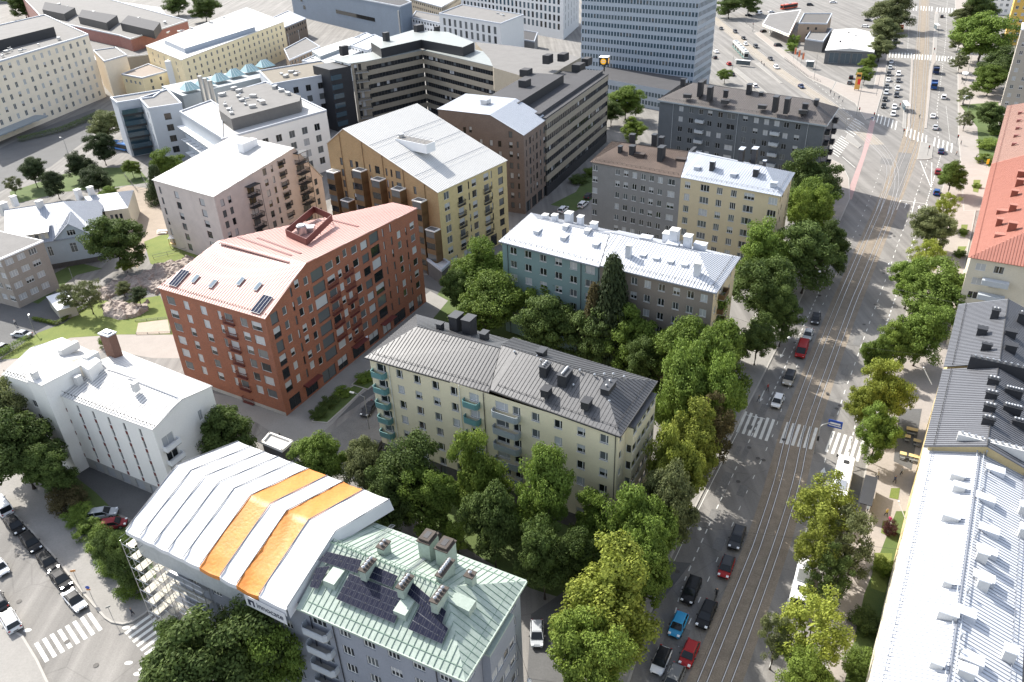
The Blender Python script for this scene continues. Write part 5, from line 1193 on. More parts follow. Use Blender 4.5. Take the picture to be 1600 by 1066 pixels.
mb.poly([V3(a, 13.6), V3(a + gt * LT * .86, 14.2), V3(a + gt * LT * .86, 18.0), V3(a, 18.0)])
mb.poly([V3(a - ft * .1, 17.35), V3(a + gt * LT * .95 - ft * .1, 17.35), V3(a + gt * LT * .95 - ft * .1, 17.6), V3(a - ft * .1, 17.6)], 1); 
mb.poly([V3(a, 13.6), V3(a, 18.0), V3(a + ft * 14, 18.4), V3(a + ft * 14, 14)], 0)
mb.build('scaffold_film', [FILM, RUST], root, org)
# banner with lettering
mb = MB(); b0 = XY(E0) + gt * (LT * .76) - ft * .3; bw = 6.0
mb.box(V3(b0 + gt * bw / 2, 16.85), gt, ft, Zax, bw / 2, .03, .85); bn = mb.build('banner', [TENTW], root, org)
NAVY = plain('navy_print', (.02, .025, .05), .6)
cu = bpy.data.curves.new('lettering', 'FONT'); cu.body = 'innocate'; cu.size = 1.15; cu.extrude = .01; cu.materials.append(NAVY)
lo = bpy.data.objects.new('lettering', cu); C.objects.link(lo); bpy.context.view_layer.update(); me_ = bpy.data.meshes.new_from_object(lo.evaluated_get(bpy.context.evaluated_depsgraph_get())); bpy.data.objects.remove(lo); lo = bpy.data.objects.new('lettering', me_); C.objects.link(lo); lo.parent = bn; pz = V3(b0 + gt * 1.7 - ft * .06, 16.55) - org
lo.matrix_local = Matrix.Translation(pz) @ Matrix((gt, Zax, -ft)).transposed().to_4x4()
mb = MB(); c = V3(b0 + gt * .9 - ft * .05, 16.9); mb.box(c + gt * .0 - Zax * .1, gt, ft, Zax, .45, .02, .45); mb.box(c - ft * .03 + gt * .12 - Zax * .2, gt, ft, Zax, .14, .02, .3, 1); mb.build('banner_logo', [NAVY, TENTW], bn, org)
# scaffold around the left end
mb = MB(); base = XY(E0) + ft * 1.3; SC = []
for i in range(3):
    for j in range(8):
        p = base - gt * (1.3 - i * 1.25) + ft * (j * 2.0 - 1.8); SC.append(p); mb.tube([V3(p, 0), V3(p, 16.5)], .045, 5)
for k in range(8):
    zz = 1.9 + 2 * k
    for i in range(3): p = base - gt * (1.3 - i * 1.25); mb.tube([V3(p - ft * 1.8, zz), V3(p + ft * 12.2, zz)], .035, 4); mb.tube([V3(p - ft * 1.8, zz + 1), V3(p + ft * 12.2, zz + 1)], .03, 4)
    for j in range(8): p = base + ft * (j * 2 - 1.8); mb.tube([V3(p - gt * 1.3, zz), V3(p + gt * 1.2, zz)], .035, 4)
    for j in range(1, 7, 2): p = base - gt * 1.3 + ft * (j * 2 - 1.8); mb.tube([V3(p, zz - 2), V3(p + ft * 2, zz)], .03, 4)
for k in range(8):
    for j in range(7): mb.box(V3(base - gt * .05 + ft * (j * 2 - .8), 1.95 + 2 * k), gt, ft, Zax, .6, .92, .03, 1)
# front lift of the scaffold
for j in range(5):
    p = XY(E0) + gt * (5.2 + j * 1.6) + ft * .7; mb.tube([V3(p, 0), V3(p, 14)], .04, 4); mb.tube([V3(p - ft * .8, 0), V3(p - ft * .8, 14)], .04, 4)
for k in range(6):
    a = XY(E0) + gt * 5.2 - ft * .1; b = a + gt * 6.4; mb.tube([V3(a, 2.4 + 2.2 * k), V3(b, 2.4 + 2.2 * k)], .035, 4); mb.tube([V3(a, 3.4 + 2.2 * k), V3(b, 3.4 + 2.2 * k)], .03, 4); mb.box(V3((a + b) / 2 + ft * .4, 2.4 + 2.2 * k), gt, ft, Zax, 3.2, .35, .03, 2 if k % 2 else 1)
o_ = mb.build('scaffold', [STEEL, mat('scaffold_deck', (.42, .40, .34), .7, noise=.2), STEEL], None, org); tag(o_, 'steel scaffolding with pale decks below the striped tent', 'scaffolding')
o_.location = org

# ---------------- right row: white roof, dark roofs, red roof
BEIW = mat('sand_yellow_render', (0.55, 0.44, 0.24), .9, noise=.1)
def longroof(name, label, e0, e1, zE, wd, zr_, mats, wallm, hips=(0, 0), rows=6, seam=.45, overhang=.5, extra=None):
    """roof from eave point e0 (far end) to e1 (near end) along the road side"""
    e0, e1 = XY(e0), XY(e1); d = (e1 - e0).normalized(); inn = Vector((-d.y, d.x, 0))
    if inn.x < 0: inn = -inn
    B = Bld(name, label, 'building', 'apartment blocks on the right side of the road', e1, [wallm])
    Q = [V3(e0, zE), V3(e1, zE), V3(e1 + inn * wd, zE), V3(e0 + inn * wd, zE)]
    rf = MB(); R_ = hip(rf, Q, zE, zr_, hips, seam=seam, ribw=.05); wi = insq(Q, overhang)
    snowguard(rf, Q[0] + d * .3, Q[1] - d * .3, inn * 1.0 + Zax * .35, 1, .8); snowguard(rf, Q[3] + d * .3, Q[2] - d * .3, -inn * 1.0 + Zax * .35, 1, .8)
    L = (wi[1] - wi[0]).length; cs = [1.6 + i * 3.0 for i in range(int((L - 2) / 3.0) + 1)]; rw = [zE - 2.5 - 2.95 * k for k in range(rows)]
    top = lambda G: [(0, zE), (G / 2, zr_ - .25), (G, zE)]
    G = (wi[2] - wi[1]).length
    B.W(wi[0], wi[1], 0, zE, cs, rw, w=1.6, h=1.5, style='w2'); B.W(wi[2], wi[3], 0, zE, cs, rw, w=1.4, style='w2')
    B.W(wi[1], wi[2], 0, zr_, [2.5, G - 2.5], rw, style='w2', top=None if hips[1] else top(G)) if not hips[1] else B.W(wi[1], wi[2], 0, zE, [2.0, 5.0, G - 2.5], rw, w=1.7, style='w2')
    B.W(wi[3], wi[0], 0, zE) if hips[0] else B.W(wi[3], wi[0], 0, zr_, top=top(G))
    B.roof = B.part('roof', rf, mats); B.Q = Q; B.d = d; B.inn = inn; B.zr = zr_; B.wd = wd; B.R_ = R_
    return B
def rstack(B, px, py, l_, w_, h_, m, pots=0, cap=None, far=False, ang=None):
    Q = B.Q; mid0, mid1 = B.R_; a = Q[0] if not far else Q[3]; b = Q[1] if not far else Q[2]
    n_ = (b - a).cross(mid1 - a).normalized(); v = onpl(px, py, a, n_); mb = MB(); ax, ay = B.inn, B.d
    mb.box(v + Zax * (h_ / 2 - .6), ax, ay, Zax, l_ / 2, w_ / 2, h_ / 2 + .6, 0); mb.box(v + Zax * (h_ + .03), ax, ay, Zax, l_ / 2 + .1, w_ / 2 + .1, .07, 1)
    for i in range(pots): q_ = v + ax * ((i + .5) / pots - .5) * l_ * .95 + Zax * (h_ + .1); mb.cyl(q_, .13, .25, 6, 2); mb.cyl(q_ + Zax * .28, .19, .1, 6, 2, .05)
    return B.part('chimney', mb, [m, cap or m, STEEL], B.roof)
def rwedge(B, px, py, m, s_=1.0, far=True):
    Q = B.Q; a = Q[3] if far else Q[0]; b = Q[2] if far else Q[1]; n_ = (b - a).cross(B.R_[1] - a).normalized(); v = onpl(px, py, a, n_); ax = -B.inn if far else B.inn; ay = B.d; mb = MB()
    p, q = v - ay * .6 * s_, v + ay * .6 * s_; mb.poly([p - Zax * .2, q - Zax * .2, q + Zax * .8, p + Zax * .8]); mb.poly([p + Zax * .8, q + Zax * .8, q + ax * 2 * s_ + Zax * .95, p + ax * 2 * s_ + Zax * .95]); mb.poly([p - Zax * .2, p + Zax * .8, p + ax * 2 * s_ + Zax * .95]); mb.poly([q - Zax * .2, q + ax * 2 * s_ + Zax * .95, q + Zax * .8])
    return B.part('roof_hatch', mb, [m])
def rvents(B, pts, far, m):
    Q = B.Q; a = Q[3] if far else Q[0]; b = Q[2] if far else Q[1]; n_ = (b - a).cross(B.R_[1] - a).normalized()
    for px, py in pts: v = onpl(px, py, a, n_); t = MB(); t.cyl(v - Zax * .2, .07, .9, 6); t.cyl(v + Zax * .7, .15, .12, 8, 0, .06); B.part('roof_vent', t, [m])
zw = 22.0; e0 = P(1443, 700, zw); rA = P(1532, 704, 23.8); rB = P(1482, 1066, 23.8); dw = (XY(rB) - XY(rA)).normalized(); inn = Vector((-dw.y, dw.x, 0)); hw = (XY(rA) - XY(e0)).dot(inn if inn.x > 0 else -inn)
e1 = XY(e0) + dw * 62
B = longroof('apartment_building', 'long apartment block with dazzling white sheet roof and many white chimneys, lower right', e0, e1, zw, 2 * hw, 23.9, [mat('snow_white_sheet_roof', (.53, .55, .585), .5, noise=.03), WH_SEAM], mat('pale_cream_render', (.62, .57, .46), .9))
for px, py, l_, w_, h_, f_ in [(1495, 748, 1.4, .8, .8, 0), (1497, 767, 1.2, .7, .9, 0), (1484, 812, 1.6, .9, .8, 0), (1479, 915, .8, .7, .8, 0), (1479, 965, 1.6, .8, .9, 0), (1462, 1041, 1.0, .8, .8, 0), (1532, 875, 1.0, .9, 1.3, 1), (1534, 918, 1.0, .9, 1.3, 1), (1574, 1030, 1.0, .9, 1.4, 1), (1508, 1056, 1.3, .8, 1.0, 1), (1598, 803, 1.0, .9, 1.3, 1), (1598, 838, 1.0, .9, 1.3, 1)]: rstack(B, px, py, l_, w_, h_, WHB_ROOF, 0, WHITE, far=bool(f_))
for px, py in [(1568, 745), (1553, 790), (1559, 840), (1556, 873), (1552, 915), (1523, 970), (1535, 1044)]: rwedge(B, px, py, WH_ROOF)
rvents(B, [(1540, 712), (1538, 742), (1534, 769), (1530, 800), (1524, 841), (1511, 928), (1501, 998), (1499, 1022)], True, STEEL)
t = MB(); Q = B.Q; a, b = B.R_; t.tube([a + Zax * .25 + B.inn * .35, b + Zax * .25 + B.inn * .35], .05, 5); t.tube([a + Zax * .2 - B.inn * .35, b + Zax * .2 - B.inn * .35], .05, 5); B.part('ridge_rail', t, [GR_ROOF])
t = MB(); fw = V3(XY(e0), 0) - dw * .3; t.prism([fw, fw + B.inn * .3 * 0 + dw * .35, fw + dw * .35 + B.inn * B.wd, fw + B.inn * B.wd], zw - .5, [zw + .4, zw + .4, zw + 1.2, zw + 1.2]); t.box(V3(fw + B.inn * (hw * 1.15), 24.2), B.inn, dw, Zax, 3.6, .35, 1.1); 
for i in range(10): c = fw + B.inn * (hw * 1.15 - 3.2 + i * .7); t.cyl((c.x, c.y, 25.3), .16, .3, 6, 1)
B.part('fire_wall', t, [WHB_ROOF, STEEL]); B.finish()
zd = 23.0; d0 = P(1497, 478, zd); d1 = P(1473, 577, zd); d2 = P(1443.5, 697, zd)
wdd = 12.6
B = longroof('apartment_building', 'sand-coloured apartment block with dark grey sheet roof and rows of black chimneys, nearer part', d1 + Zax * 0, d2, zd, wdd, 25.4, [mat('slate_blue_sheet_roof', (.125, .13, .145), .45, metal=.1, noise=.1), DK_SEAM], BEIW, rows=7)
for px, py, l_, w_, h_, f_, pt in [(1551, 600, 1.3, .5, .8, 0, 3), (1548, 622, 1.3, .5, .8, 0, 3), (1545, 642, 1.3, .5, .8, 0, 3), (1543, 662, 1.3, .5, .8, 0, 3), (1582, 618, 2.0, .55, .9, 1, 6), (1580, 645, 2.0, .55, .9, 1, 6), (1594, 668, 2.0, .6, .9, 1, 5)]: rstack(B, px, py, l_, w_, h_, BLK, pt, BLK, far=bool(f_))
t = MB(); a = XY(d1); t.box(V3(a + B.inn * 7.4 + B.d * .1, 25.0), B.inn, B.d, Zax, 4.6, .3, 1.1)
for i in range(12): c = a + B.inn * (3.3 + i * .72) + B.d * .1; t.cyl((c.x, c.y, 26.1), .16, .3, 6, 1)
B.part('fire_wall', t, [BLK, STEEL]); B.finish()
B = longroof('apartment_building', 'sand-coloured apartment block with dark grey sheet roof hiding behind the green tree, farther part', d0, d1 - (d1 - d0).normalized() * .3, zd + .3, wdd, 25.8, [mat('slate_blue_sheet_roof', (.1, .1, .1)), DK_SEAM], BEIW, rows=7)
for px, py, l_, w_, h_, f_, pt in [(1533, 522, 1.2, 1.0, 1.0, 0, 0), (1540, 547, 1.2, .5, 1.0, 0, 0), (1553, 497, 1.0, .8, 1.4, 0, 2), (1595, 505, 1.2, .8, 1.6, 1, 2), (1578, 525, 1.4, 1, .9, 1, 0), (1578, 548, 1.4, 1.1, 1.0, 1, 0)]: rstack(B, px, py, l_, w_, h_, BLK, pt, BLK, far=bool(f_))
B.finish()
RRf = mat('brick_red_sheet_roof', (.33, .14, .105), .7, noise=.12); RRs = mat('dark_red_roof_seam', (.22, .07, .045), .6)
zr0 = 19.5; a0, a1, a2, a3 = P(1575, 160, zr0), P(1551, 255, zr0), P(1534, 320, zr0), P(1512.5, 402, zr0)
B = longroof('apartment_building', 'pale apartment house with hipped brick-red sheet roof and lit cream walls, right edge', P(1549, 256, zr0), a3, zr0, 21, 24.6, [RRf, RRs], mat('cream_render', (.55, .50, .40), .9, noise=.1), hips=(0, 9), seam=.5)
for px, py, l_, w_, h_ in [(1560, 352, 1.0, 1.0, 1.4), (1581, 330, 1.2, 1.0, 1.4), (1580, 360, 1.4, 1.0, 1.6), (1594, 277, 1.4, 1, 1.4), (1592, 290, 1.4, 1, 1.4), (1584, 306, 1.2, 1, 1.2), (1560, 334, .8, .8, .8)]: rstack(B, px, py, l_, w_, h_, RRs, 0, RRf)
for px, py in [(1562, 333), (1553, 370)]: rwedge(B, px, py, RRf, 1.2, far=False)
t = MB(); c = XY(a3); 
for k in range(4): t.box(V3(c + B.inn * 5.5 - B.d * 0, zr0 - 4 - 3 * k) + B.d * .55 * 1, B.inn, B.d, Zax, 2.2, .7, .5)
B.part('balcony_stack', t, [SLVB]); B.finish()
B = longroof('apartment_building', 'house end with dusty pink-brown tiled roof beside the park shrubs, right edge', a0, P(1551, 250, zr0), zr0 - 1, 19, 22, [mat('dusty_brown_roof', (.30, .19, .15), .7, noise=.15), PK_SEAM], mat('pink_render', (.5, .3, .25), .9), hips=(3, 3), seam=.6)
for px, py in [(1590, 179), (1588, 191), (1586, 203), (1583, 215), (1580, 228)]: rwedge(B, px, py, PK_SEAM, .6, far=False)
B.finish()
# ---------------- top right blocks
def gridblock(label, p, dirw, ww, dep, h, wallm, pw, rows_, cw=1.5, ch=1.5, style='w2s', cat='building', grp=None, flat=FLAT, skew=None, panes='mllh', sill0=1.6, pitch=3.0, rowp=3.0, name='apartment_building'):
    p = XY(p); d = Vector((math.sin(R(dirw)), math.cos(R(dirw)), 0)); bk = Vector((-d.y, d.x, 0)); B = Bld(name, label, cat, grp, p, [wallm]); B.panes = panes
    cs = [pitch * .6 + i * pitch for i in range(int(ww / pitch))]; rw = [sill0 + rowp * k for k in range(rows_)]; cb = [pitch * .6 + i * pitch for i in range(int(dep / pitch))]
    B.W(p, p + d * ww, 0, h, cs, rw, w=cw, h=ch, style=style); B.W(p + d * ww, p + d * ww + bk * dep, 0, h, cb, rw, w=cw, h=ch, style=style); B.W(p + d * ww + bk * dep, p + bk * dep, 0, h, cs, rw, w=cw, h=ch, style=style); B.W(p + bk * dep, p, 0, h, cb, rw, w=cw, h=ch, style=style)
    t = MB(); q = [p, p + d * ww, p + d * ww + bk * dep, p + bk * dep]; c = sum(q, Vector()) / 4; o_ = [v + (v - c).normalized() * .25 for v in q]; t.prism(o_, h - .02, h + .35, 1); i_ = [v + (c - v).normalized() * .4 for v in q]; t.prism(i_, h + .33, h + .36, 0); B.part('roof', t, [flat, WHITE])
    B.p = p; B.dd = d; B.bk = bk; B.h = h; return B
B = gridblock('tall grey-beige apartment slab with small white-framed windows, top right corner', P(1562, 170), 121, 45, 14, 28, mat('warm_grey_render', (.36, .325, .28), .9, noise=.08), 3, 9, cw=1.2, ch=1.4); B.finish()
B = gridblock('saffron yellow apartment house with white windows, top right corner', P(1567, 70), 119, 40, 14, 22, mat('saffron_render', (.62, .40, .10), .9, noise=.08), 3, 7, cw=1.3, ch=1.4); B.finish()
B = gridblock('white apartment house behind the trees, top right corner', P(1528, 22), 119, 26, 12, 14, CRW, 3, 4); B.finish()

# ================================================================ FAR AND LEFT BUILDINGS
def pblock(name, label, px, z, wallm, roofm=FLAT, cat='building', grp=None, par=.5, parm=None, wins=None, z0=0, zs=None):
    """flat-roofed block on a surveyed roof outline (order: front-left, front-right, back-right, back-left ...); wins: {side: (pitch, rows, w, h, style, panes, top_gap, rowp, margin)}"""
    Q = [XY(P(x, y, z)) for x, y in px]; B = Bld(name, label, cat, grp, Q[0], [wallm]); n = len(Q)
    for i in range(n):
        a, b = Q[i], Q[(i + 1) % n]; w_ = (wins or {}).get(i)
        if w_:
            pitch, rows, ww, hh, st, pn, gap, rp, mg = w_; L = (b - a).length; k = max(1, int((L - 2 * mg) / pitch)); cs = [mg + (L - 2 * mg) * (j + .5) / k for j in range(k)]
            B.W(a, b, z0, z, cs, [z - gap - hh - rp * j for j in range(rows)], w=ww, h=hh, style=st, panes=pn)
        else: B.W(a, b, z0, z)
    t = MB(); c = sum(Q, Vector()) / n; area = sum(Q[i].x * Q[(i + 1) % n].y - Q[(i + 1) % n].x * Q[i].y for i in range(n)); s_ = 1 if area > 0 else -1
    def offp(d_):
        out = []
        for i in range(n):
            a, b, cc = Q[i - 1], Q[i], Q[(i + 1) % n]; e1, e2 = (b - a).normalized(), (cc - b).normalized(); n1, n2 = Vector((e1.y, -e1.x, 0)) * s_, Vector((e2.y, -e2.x, 0)) * s_
            m_ = n1 + n2; m_.normalize(); out.append(b + m_ * d_ / max(.4, m_.dot(n1)))
        return out
    o_, i_ = offp(.12), offp(-.35)
    for i in range(n):
        j = (i + 1) % n; t.poly([V3(o_[i], z - .15), V3(o_[j], z - .15), V3(o_[j], z + par), V3(o_[i], z + par)], 1); t.poly([V3(o_[i], z + par), V3(o_[j], z + par), V3(i_[j], z + par), V3(i_[i], z + par)], 1); t.poly([V3(i_[i], z + par), V3(i_[j], z + par), V3(i_[j], z), V3(i_[i], z)], 1)
    t.poly([V3(v, z + .02) for v in o_], 0); B.part('roof', t, [roofm, parm or GR_ROOF]); B.Q = Q; B.z = z; return B
def upper(B, px, z0, z1, m, roofm, name='penthouse'):
    t = MB(); t.prism([XY(P(x, y, z1)) for x, y in px], z0, z1, 0, 1); return B.part(name, t, [m, roofm])
rj = random.Random(11)
# beige hospital slab
SIL = mat('pale_window_panel', (.55, .55, .52), .6)
B = pblock('hospital_building', 'large beige hospital slab with a regular grid of pale framed windows, top left', [(-70, 118), (138, 55), (70, 24), (-130, 70)], 27, BEI, FLAT, wins={0: (4.6, 7, 1.5, 2.1, 'w2', 'lmlhm', 1.2, 3.7, 1.5), 1: (6, 7, 1.2, 2.0, 'w2', 'mdl', 1.2, 3.7, 2)})
upper(B, [(-70, 80), (84, 42), (53, 30), (-80, 60)], 27, 31, BLK, FLAT); t = MB(); junk(B, t, [(10, 82), (4, 88), (18, 78), (60, 70), (92, 61), (32, 80)], 27.5, rj); None
a, b = B.Q[0], B.Q[1]; e = (b - a).normalized(); n = Vector((e.y, -e.x, 0)); t = MB(); t.box(V3(b - e * 62 + n * 3, 4), e, n, Zax, 16, 3, .25); B.part('entrance_canopy', t, [GREYB])
B.finish()
B = pblock('hospital_annex', 'narrow cream annex wall block between the beige slab and the clinic', [(163, 97), (198, 87), (181, 75), (146, 80)], 16, BEI, FLAT); B.finish()
# red brick low block with dark plant rooms
RB2 = brickmat('dusty_red_brick', (.30, .13, .11), (.25, .10, .085), (.24, .16, .14))
B = pblock('hospital_building', 'low red brick building with flat grey roof and dark plant rooms, top left', [(68, 31), (186, 56), (204, 62), (293, 33), (150, -6), (20, -20)], 15, RB2, FLAT, wins={})
for q in ([(66, 15), (100, 22), (117, 12), (70, 3)], [(122, 26), (166, 36), (183, 24), (128, 15)], [(188, 36), (240, 48), (250, 35), (200, 24)]): upper(B, q, 15, 19, BLK, FLATD, 'plant_room')
t = MB(); junk(B, t, [(92, 8), (104, 12), (150, 34), (176, 38), (205, 45), (214, 46), (258, 36), (146, 20), (215, 30)], 15.5, rj); None; B.finish()
B = pblock('hospital_annex', 'grey stepped link building with flat roof below the red brick wall', [(150, 95), (250, 84), (232, 62), (132, 58)], 9, GRW, FLAT); B.finish()
B = pblock('warehouse', 'far low hall with wide white flat roof, top left edge of view', [(150, 10), (262, 26), (250, 12), (170, 1)], 8, CRW, WHB_ROOF, par=.1); B.finish()
B = pblock('apartment_building', 'grey-green rendered house at the very top left corner', [(-60, -30), (22, -35), (20, -60), (-60, -60)], 18, mat('grey_green_render', (.3, .32, .26), .9), wins={0: (4, 6, 1.4, 1.5, 'w2', 'dmm', 1, 3, 1)}); B.finish()
# cream long building
CRM = mat('cream_yellow_render', (.80, .68, .44), .9, noise=.06)
B = pblock('clinic_building', 'long cream-yellow building with white roof and grey-blue raised roof monitor', [(228, 72), (283, 94), (443, 34), (385, 12)], 18, CRM, WHB_ROOF, par=.15, parm=WHB_ROOF, wins={1: (4.6, 6, 1.3, 1.7, 'w2', 'ddm', 1.4, 3.0, 2), 0: (7, 5, 1.3, 1.7, 'w2', 'ddm', 1.6, 3.0, 4)})
upper(B, [(288, 76), (398, 42), (380, 27), (256, 62)], 18, 20.2, mat('zinc_blue_cladding', (.28, .32, .38), .5), WHB_ROOF, 'roof_monitor'); t = MB(); junk(B, t, [(262, 52), (280, 50), (300, 45), (330, 36), (350, 28)], 18.2, rj); None
c = P(268, 96, 15); t = MB(); t.prism([XY(c) + Vector((dx, dy, 0)) for dx, dy in ((-2, -3), (2, -2), (2, 2), (-2, 1))], 0, 15.6, 0); B.part('stair_bay', t, [WHITE]); B.finish()
B = pblock('clinic_building', 'low cream wing with brown roof terrace, left of the long cream house', [(190, 117), (222, 123), (262, 112), (232, 101)], 10, CRM, mat('brown_roof_terrace', (.24, .2, .17), .9, noise=.15), wins={0: (3, 1, 1.6, 1.4, 'w3', 'b', 1.6, 3, 1), 1: (5, 2, 1.2, 1.6, 'w2', 'd', 1.2, 3, 2)}); B.finish()
# blue-grey hall
HALL = mat('slate_blue_hall_cladding', (.155, .195, .25), .6, noise=.12, scale=.15)
B = pblock('concert_hall', 'huge windowless slate-blue hall block, top centre-left', [(452, -22), (625, 11), (643, 4), (560, -30)], 19, HALL, FLATD, wins={})
a, b = B.Q[0], B.Q[1]; e = (b - a).normalized(); n = Vector((e.y, -e.x, 0)); L = (b - a).length
t = MB(); t.box(V3(a + e * L * .62 + n * .05, 9), e, n, Zax, L * .17, .05, 1.1); t.box(V3(a + e * L * .13 + n * .05, 7), e, n, Zax, 1.6, .05, 1.2); t.box(V3(a + e * L * .11 + n * .05, 11.5), e, n, Zax, 1.6, .05, 1.0); B.part('window_band', t, [GL_D]); t = MB(); t.tube([V3(b - e * 2 + n * .3, 0), V3(b - e * 2 + n * .3, 17)], .4, 8); B.part('flue', t, [STEEL]); B.finish()
for nm, lb, q, zz, wm, rm_ in [('shed_building', 'white-roofed low building with raised monitor in front of the blue hall', [(472, 96), (508, 104), (603, 66), (572, 52)], 11, WHITE, WHB_ROOF), ('shed_building', 'small fan-shaped white roofed pavilion beside the dark penthouse', [(548, 72), (575, 80), (600, 62), (585, 55)], 12.5, WHITE, WHB_ROOF),
        ('clinic_building', 'low brown building with dark ribbon window behind the flagpoles', [(444, 78), (452, 95), (500, 74), (478, 60)], 9, mat('brown_clinker', (.22, .17, .13), .9), FLAT), ('clinic_building', 'brown brick wing with a row of pale windows, left of the blue hall', [(405, 38), (418, 55), (478, 30), (450, 18)], 10, mat('brown_clinker', (.2, .2, .2)), FLATW),
        ('office_building', 'low beige building with striped facade at the top centre', [(640, -2), (690, 12), (720, -6), (680, -14)], 10, BAND, FLATW), ('office_building', 'low white-edged flat roofed building behind the banded office', [(643, 28), (690, 38), (703, 28), (650, 18)], 11, WHITE, FLAT)]:
    B = pblock(nm, lb, q, zz, wm, rm_, wins={0: (3, 2, 1.6, 1.3, 'd', 'dm', .8, 3, .6), 1: (3, 2, 1.6, 1.3, 'd', 'dm', .8, 3, .6)}); 
    if zz == 11 and wm is WHITE and rm_ is WHB_ROOF: upper(B, [(500, 88), (560, 66), (552, 58), (487, 80)], 11, 12.6, GREYB, WHB_ROOF, 'roof_monitor'); t = MB(); junk(B, t, [(560, 60), (575, 62), (590, 66), (488, 92)], 11, rj); None
    B.finish()
# white offices
WOF = mat('white_office_stone', (.56, .57, .58), .7, noise=.06)
B = pblock('office_building', 'white office block with tall dark windows and grey flat roof, top centre', [(686, 22), (782, 38), (818, 24), (722, 8)], 20, WOF, FLAT, wins={0: (4.2, 4, 2.0, 3.4, 'd', 'dm', 1.6, 4.4, 2), 1: (6, 0, 1, 1, 'd', 'd', 1, 4, 1)}); t = MB(); junk(B, t, [(778, 22), (786, 25)], 20, rj); None; B.finish()
B = pblock('office_building', 'taller white office block with pairs of tall dark windows left of the tower', [(716, -64), (880, -48), (905, -62), (760, -78)], 36, WOF, FLAT, wins={0: (3.6, 7, 1.9, 3.2, 'd', 'bd', 1.6, 4.4, 2), 1: (7, 7, .9, 3.2, 'd', 'd', 1.6, 4.4, 2)}); B.finish()
B = pblock('office_building', 'low dark link building between white office and tower', [(800, 60), (835, 66), (840, 52), (806, 46)], 7, GRW, FLATD); B.finish()
# clinic complex: lilac and white blocks
zc = 19.0
B = pblock('clinic_building', 'pale blue-grey clinic wing with recessed glass stair and open galleries', [(183, 162), (240, 153), (256, 141), (173, 154)], zc, LIL, FLAT, wins={}); 
a, b = B.Q[0], B.Q[1]; e = (b - a).normalized(); n = Vector((e.y, -e.x, 0))
for k in range(4):
    t = MB(); t.box(V3(a + e * 4 + n * .9, 3 + 4 * k), e, n, Zax, 3.4, 1.0, .35); t.box(V3(a + e * 4 + n * 1.85, 4 + 4 * k), e, n, Zax, 3.4, .04, .9, 1); B.part('gallery', t, [BLK, GL_B])
t = MB(); t.box(V3(a + e * 4 + n * .05, 8), e, n, Zax, 3.3, .05, 7.8); B.part('glass_wall', t, [GL_B]); B.finish()
B = pblock('clinic_building', 'pale blue-grey clinic block with grey flat roof and square windows', [(232.5, 171), (284, 163), (262, 141), (218, 155)], zc, LIL, FLAT, wins={0: (5.2, 5, 2.2, 2.2, 'd2', 'dmd', 2.2, 3.8, 1.2), 3: (5, 5, 1.2, 2.2, 'd', 'md', 2.2, 3.8, 2)}); B.finish()
B = pblock('clinic_building', 'pale blue-grey clinic middle part with white louvre shelves', [(281, 176), (348, 218), (400, 205), (330, 158)], 17.5, LIL, FLATW, wins={})
a, b = B.Q[0], B.Q[1]; e = (b - a).normalized(); n = Vector((e.y, -e.x, 0)); L = (b - a).length
for k in range(3):
    t = MB(); t.box(V3(a + e * L * (.42 + .03 * k) + n * 1.0, 13.2 - 4.2 * k), e, n, Zax, L * .42, 1.1, .08); 
    for i in range(9): t.box(V3(a + e * L * (.06 + .09 * i) + n * 1.0, 13.3 - 4.2 * k), e, n, Zax, .04, 1.1, .1, 1)
    t.box(V3(a + e * L * .42 + n * .06, 11.6 - 4.2 * k), e, n, Zax, L * .4, .05, .9, 2); B.part('louvre_shelf', t, [WHITE, GREYB, GL_B])
B.finish()
B = pblock('clinic_building', 'white clinic block with rows of square windows and grey raised roof level', [(347, 219), (510, 174), (416, 129), (345, 150)], zc, CRW, FLATW, wins={0: (4.3, 6, 2.1, 2.2, 'g2', 'mmld', 3.0, 3.7, 2.0)})
upper(B, [(342, 172), (361, 186), (468, 158), (470, 150), (415, 130), (340, 145)], zc, zc + 3.6, mat('ribbed_grey_cladding', (.13, .125, .12), .6, noise=.2), FLAT); t = MB(); junk(B, t, [(347, 150), (352, 165), (358, 172), (372, 152), (378, 158), (384, 164), (396, 152), (404, 158), (410, 162), (430, 138), (440, 143), (450, 148), (366, 140), (374, 144), (362, 178), (395, 168)], zc + 3.7, rj); o_ = None;
for i in range(3):
    c = P(322 + 8 * i, 165 + 4 * i, 14); t = MB(); t.tube([V3(c, 12), V3(c, zc + 5.5)], .75, 12); B.part('exhaust_stack', t, [mat('brushed_steel', (.38, .37, .35), .3, metal=.7)])
B.finish()
B = pblock('clinic_building', 'pale blue clinic block with dark square windows beside the glazed stair tower', [(425, 133), (532, 114), (503, 96), (405, 112)], 19.8, LIL, mat('mossy_flat_roof', (.17, .15, .12), .9, noise=.2), wins={0: (4.1, 5, 2.0, 2.2, 'd2', 'dddm', 2.2, 3.9, 1.4)}); t = MB(); junk(B, t, [(440, 117), (447, 121), (455, 114), (462, 118)], 19.8, rj); None; B.finish()
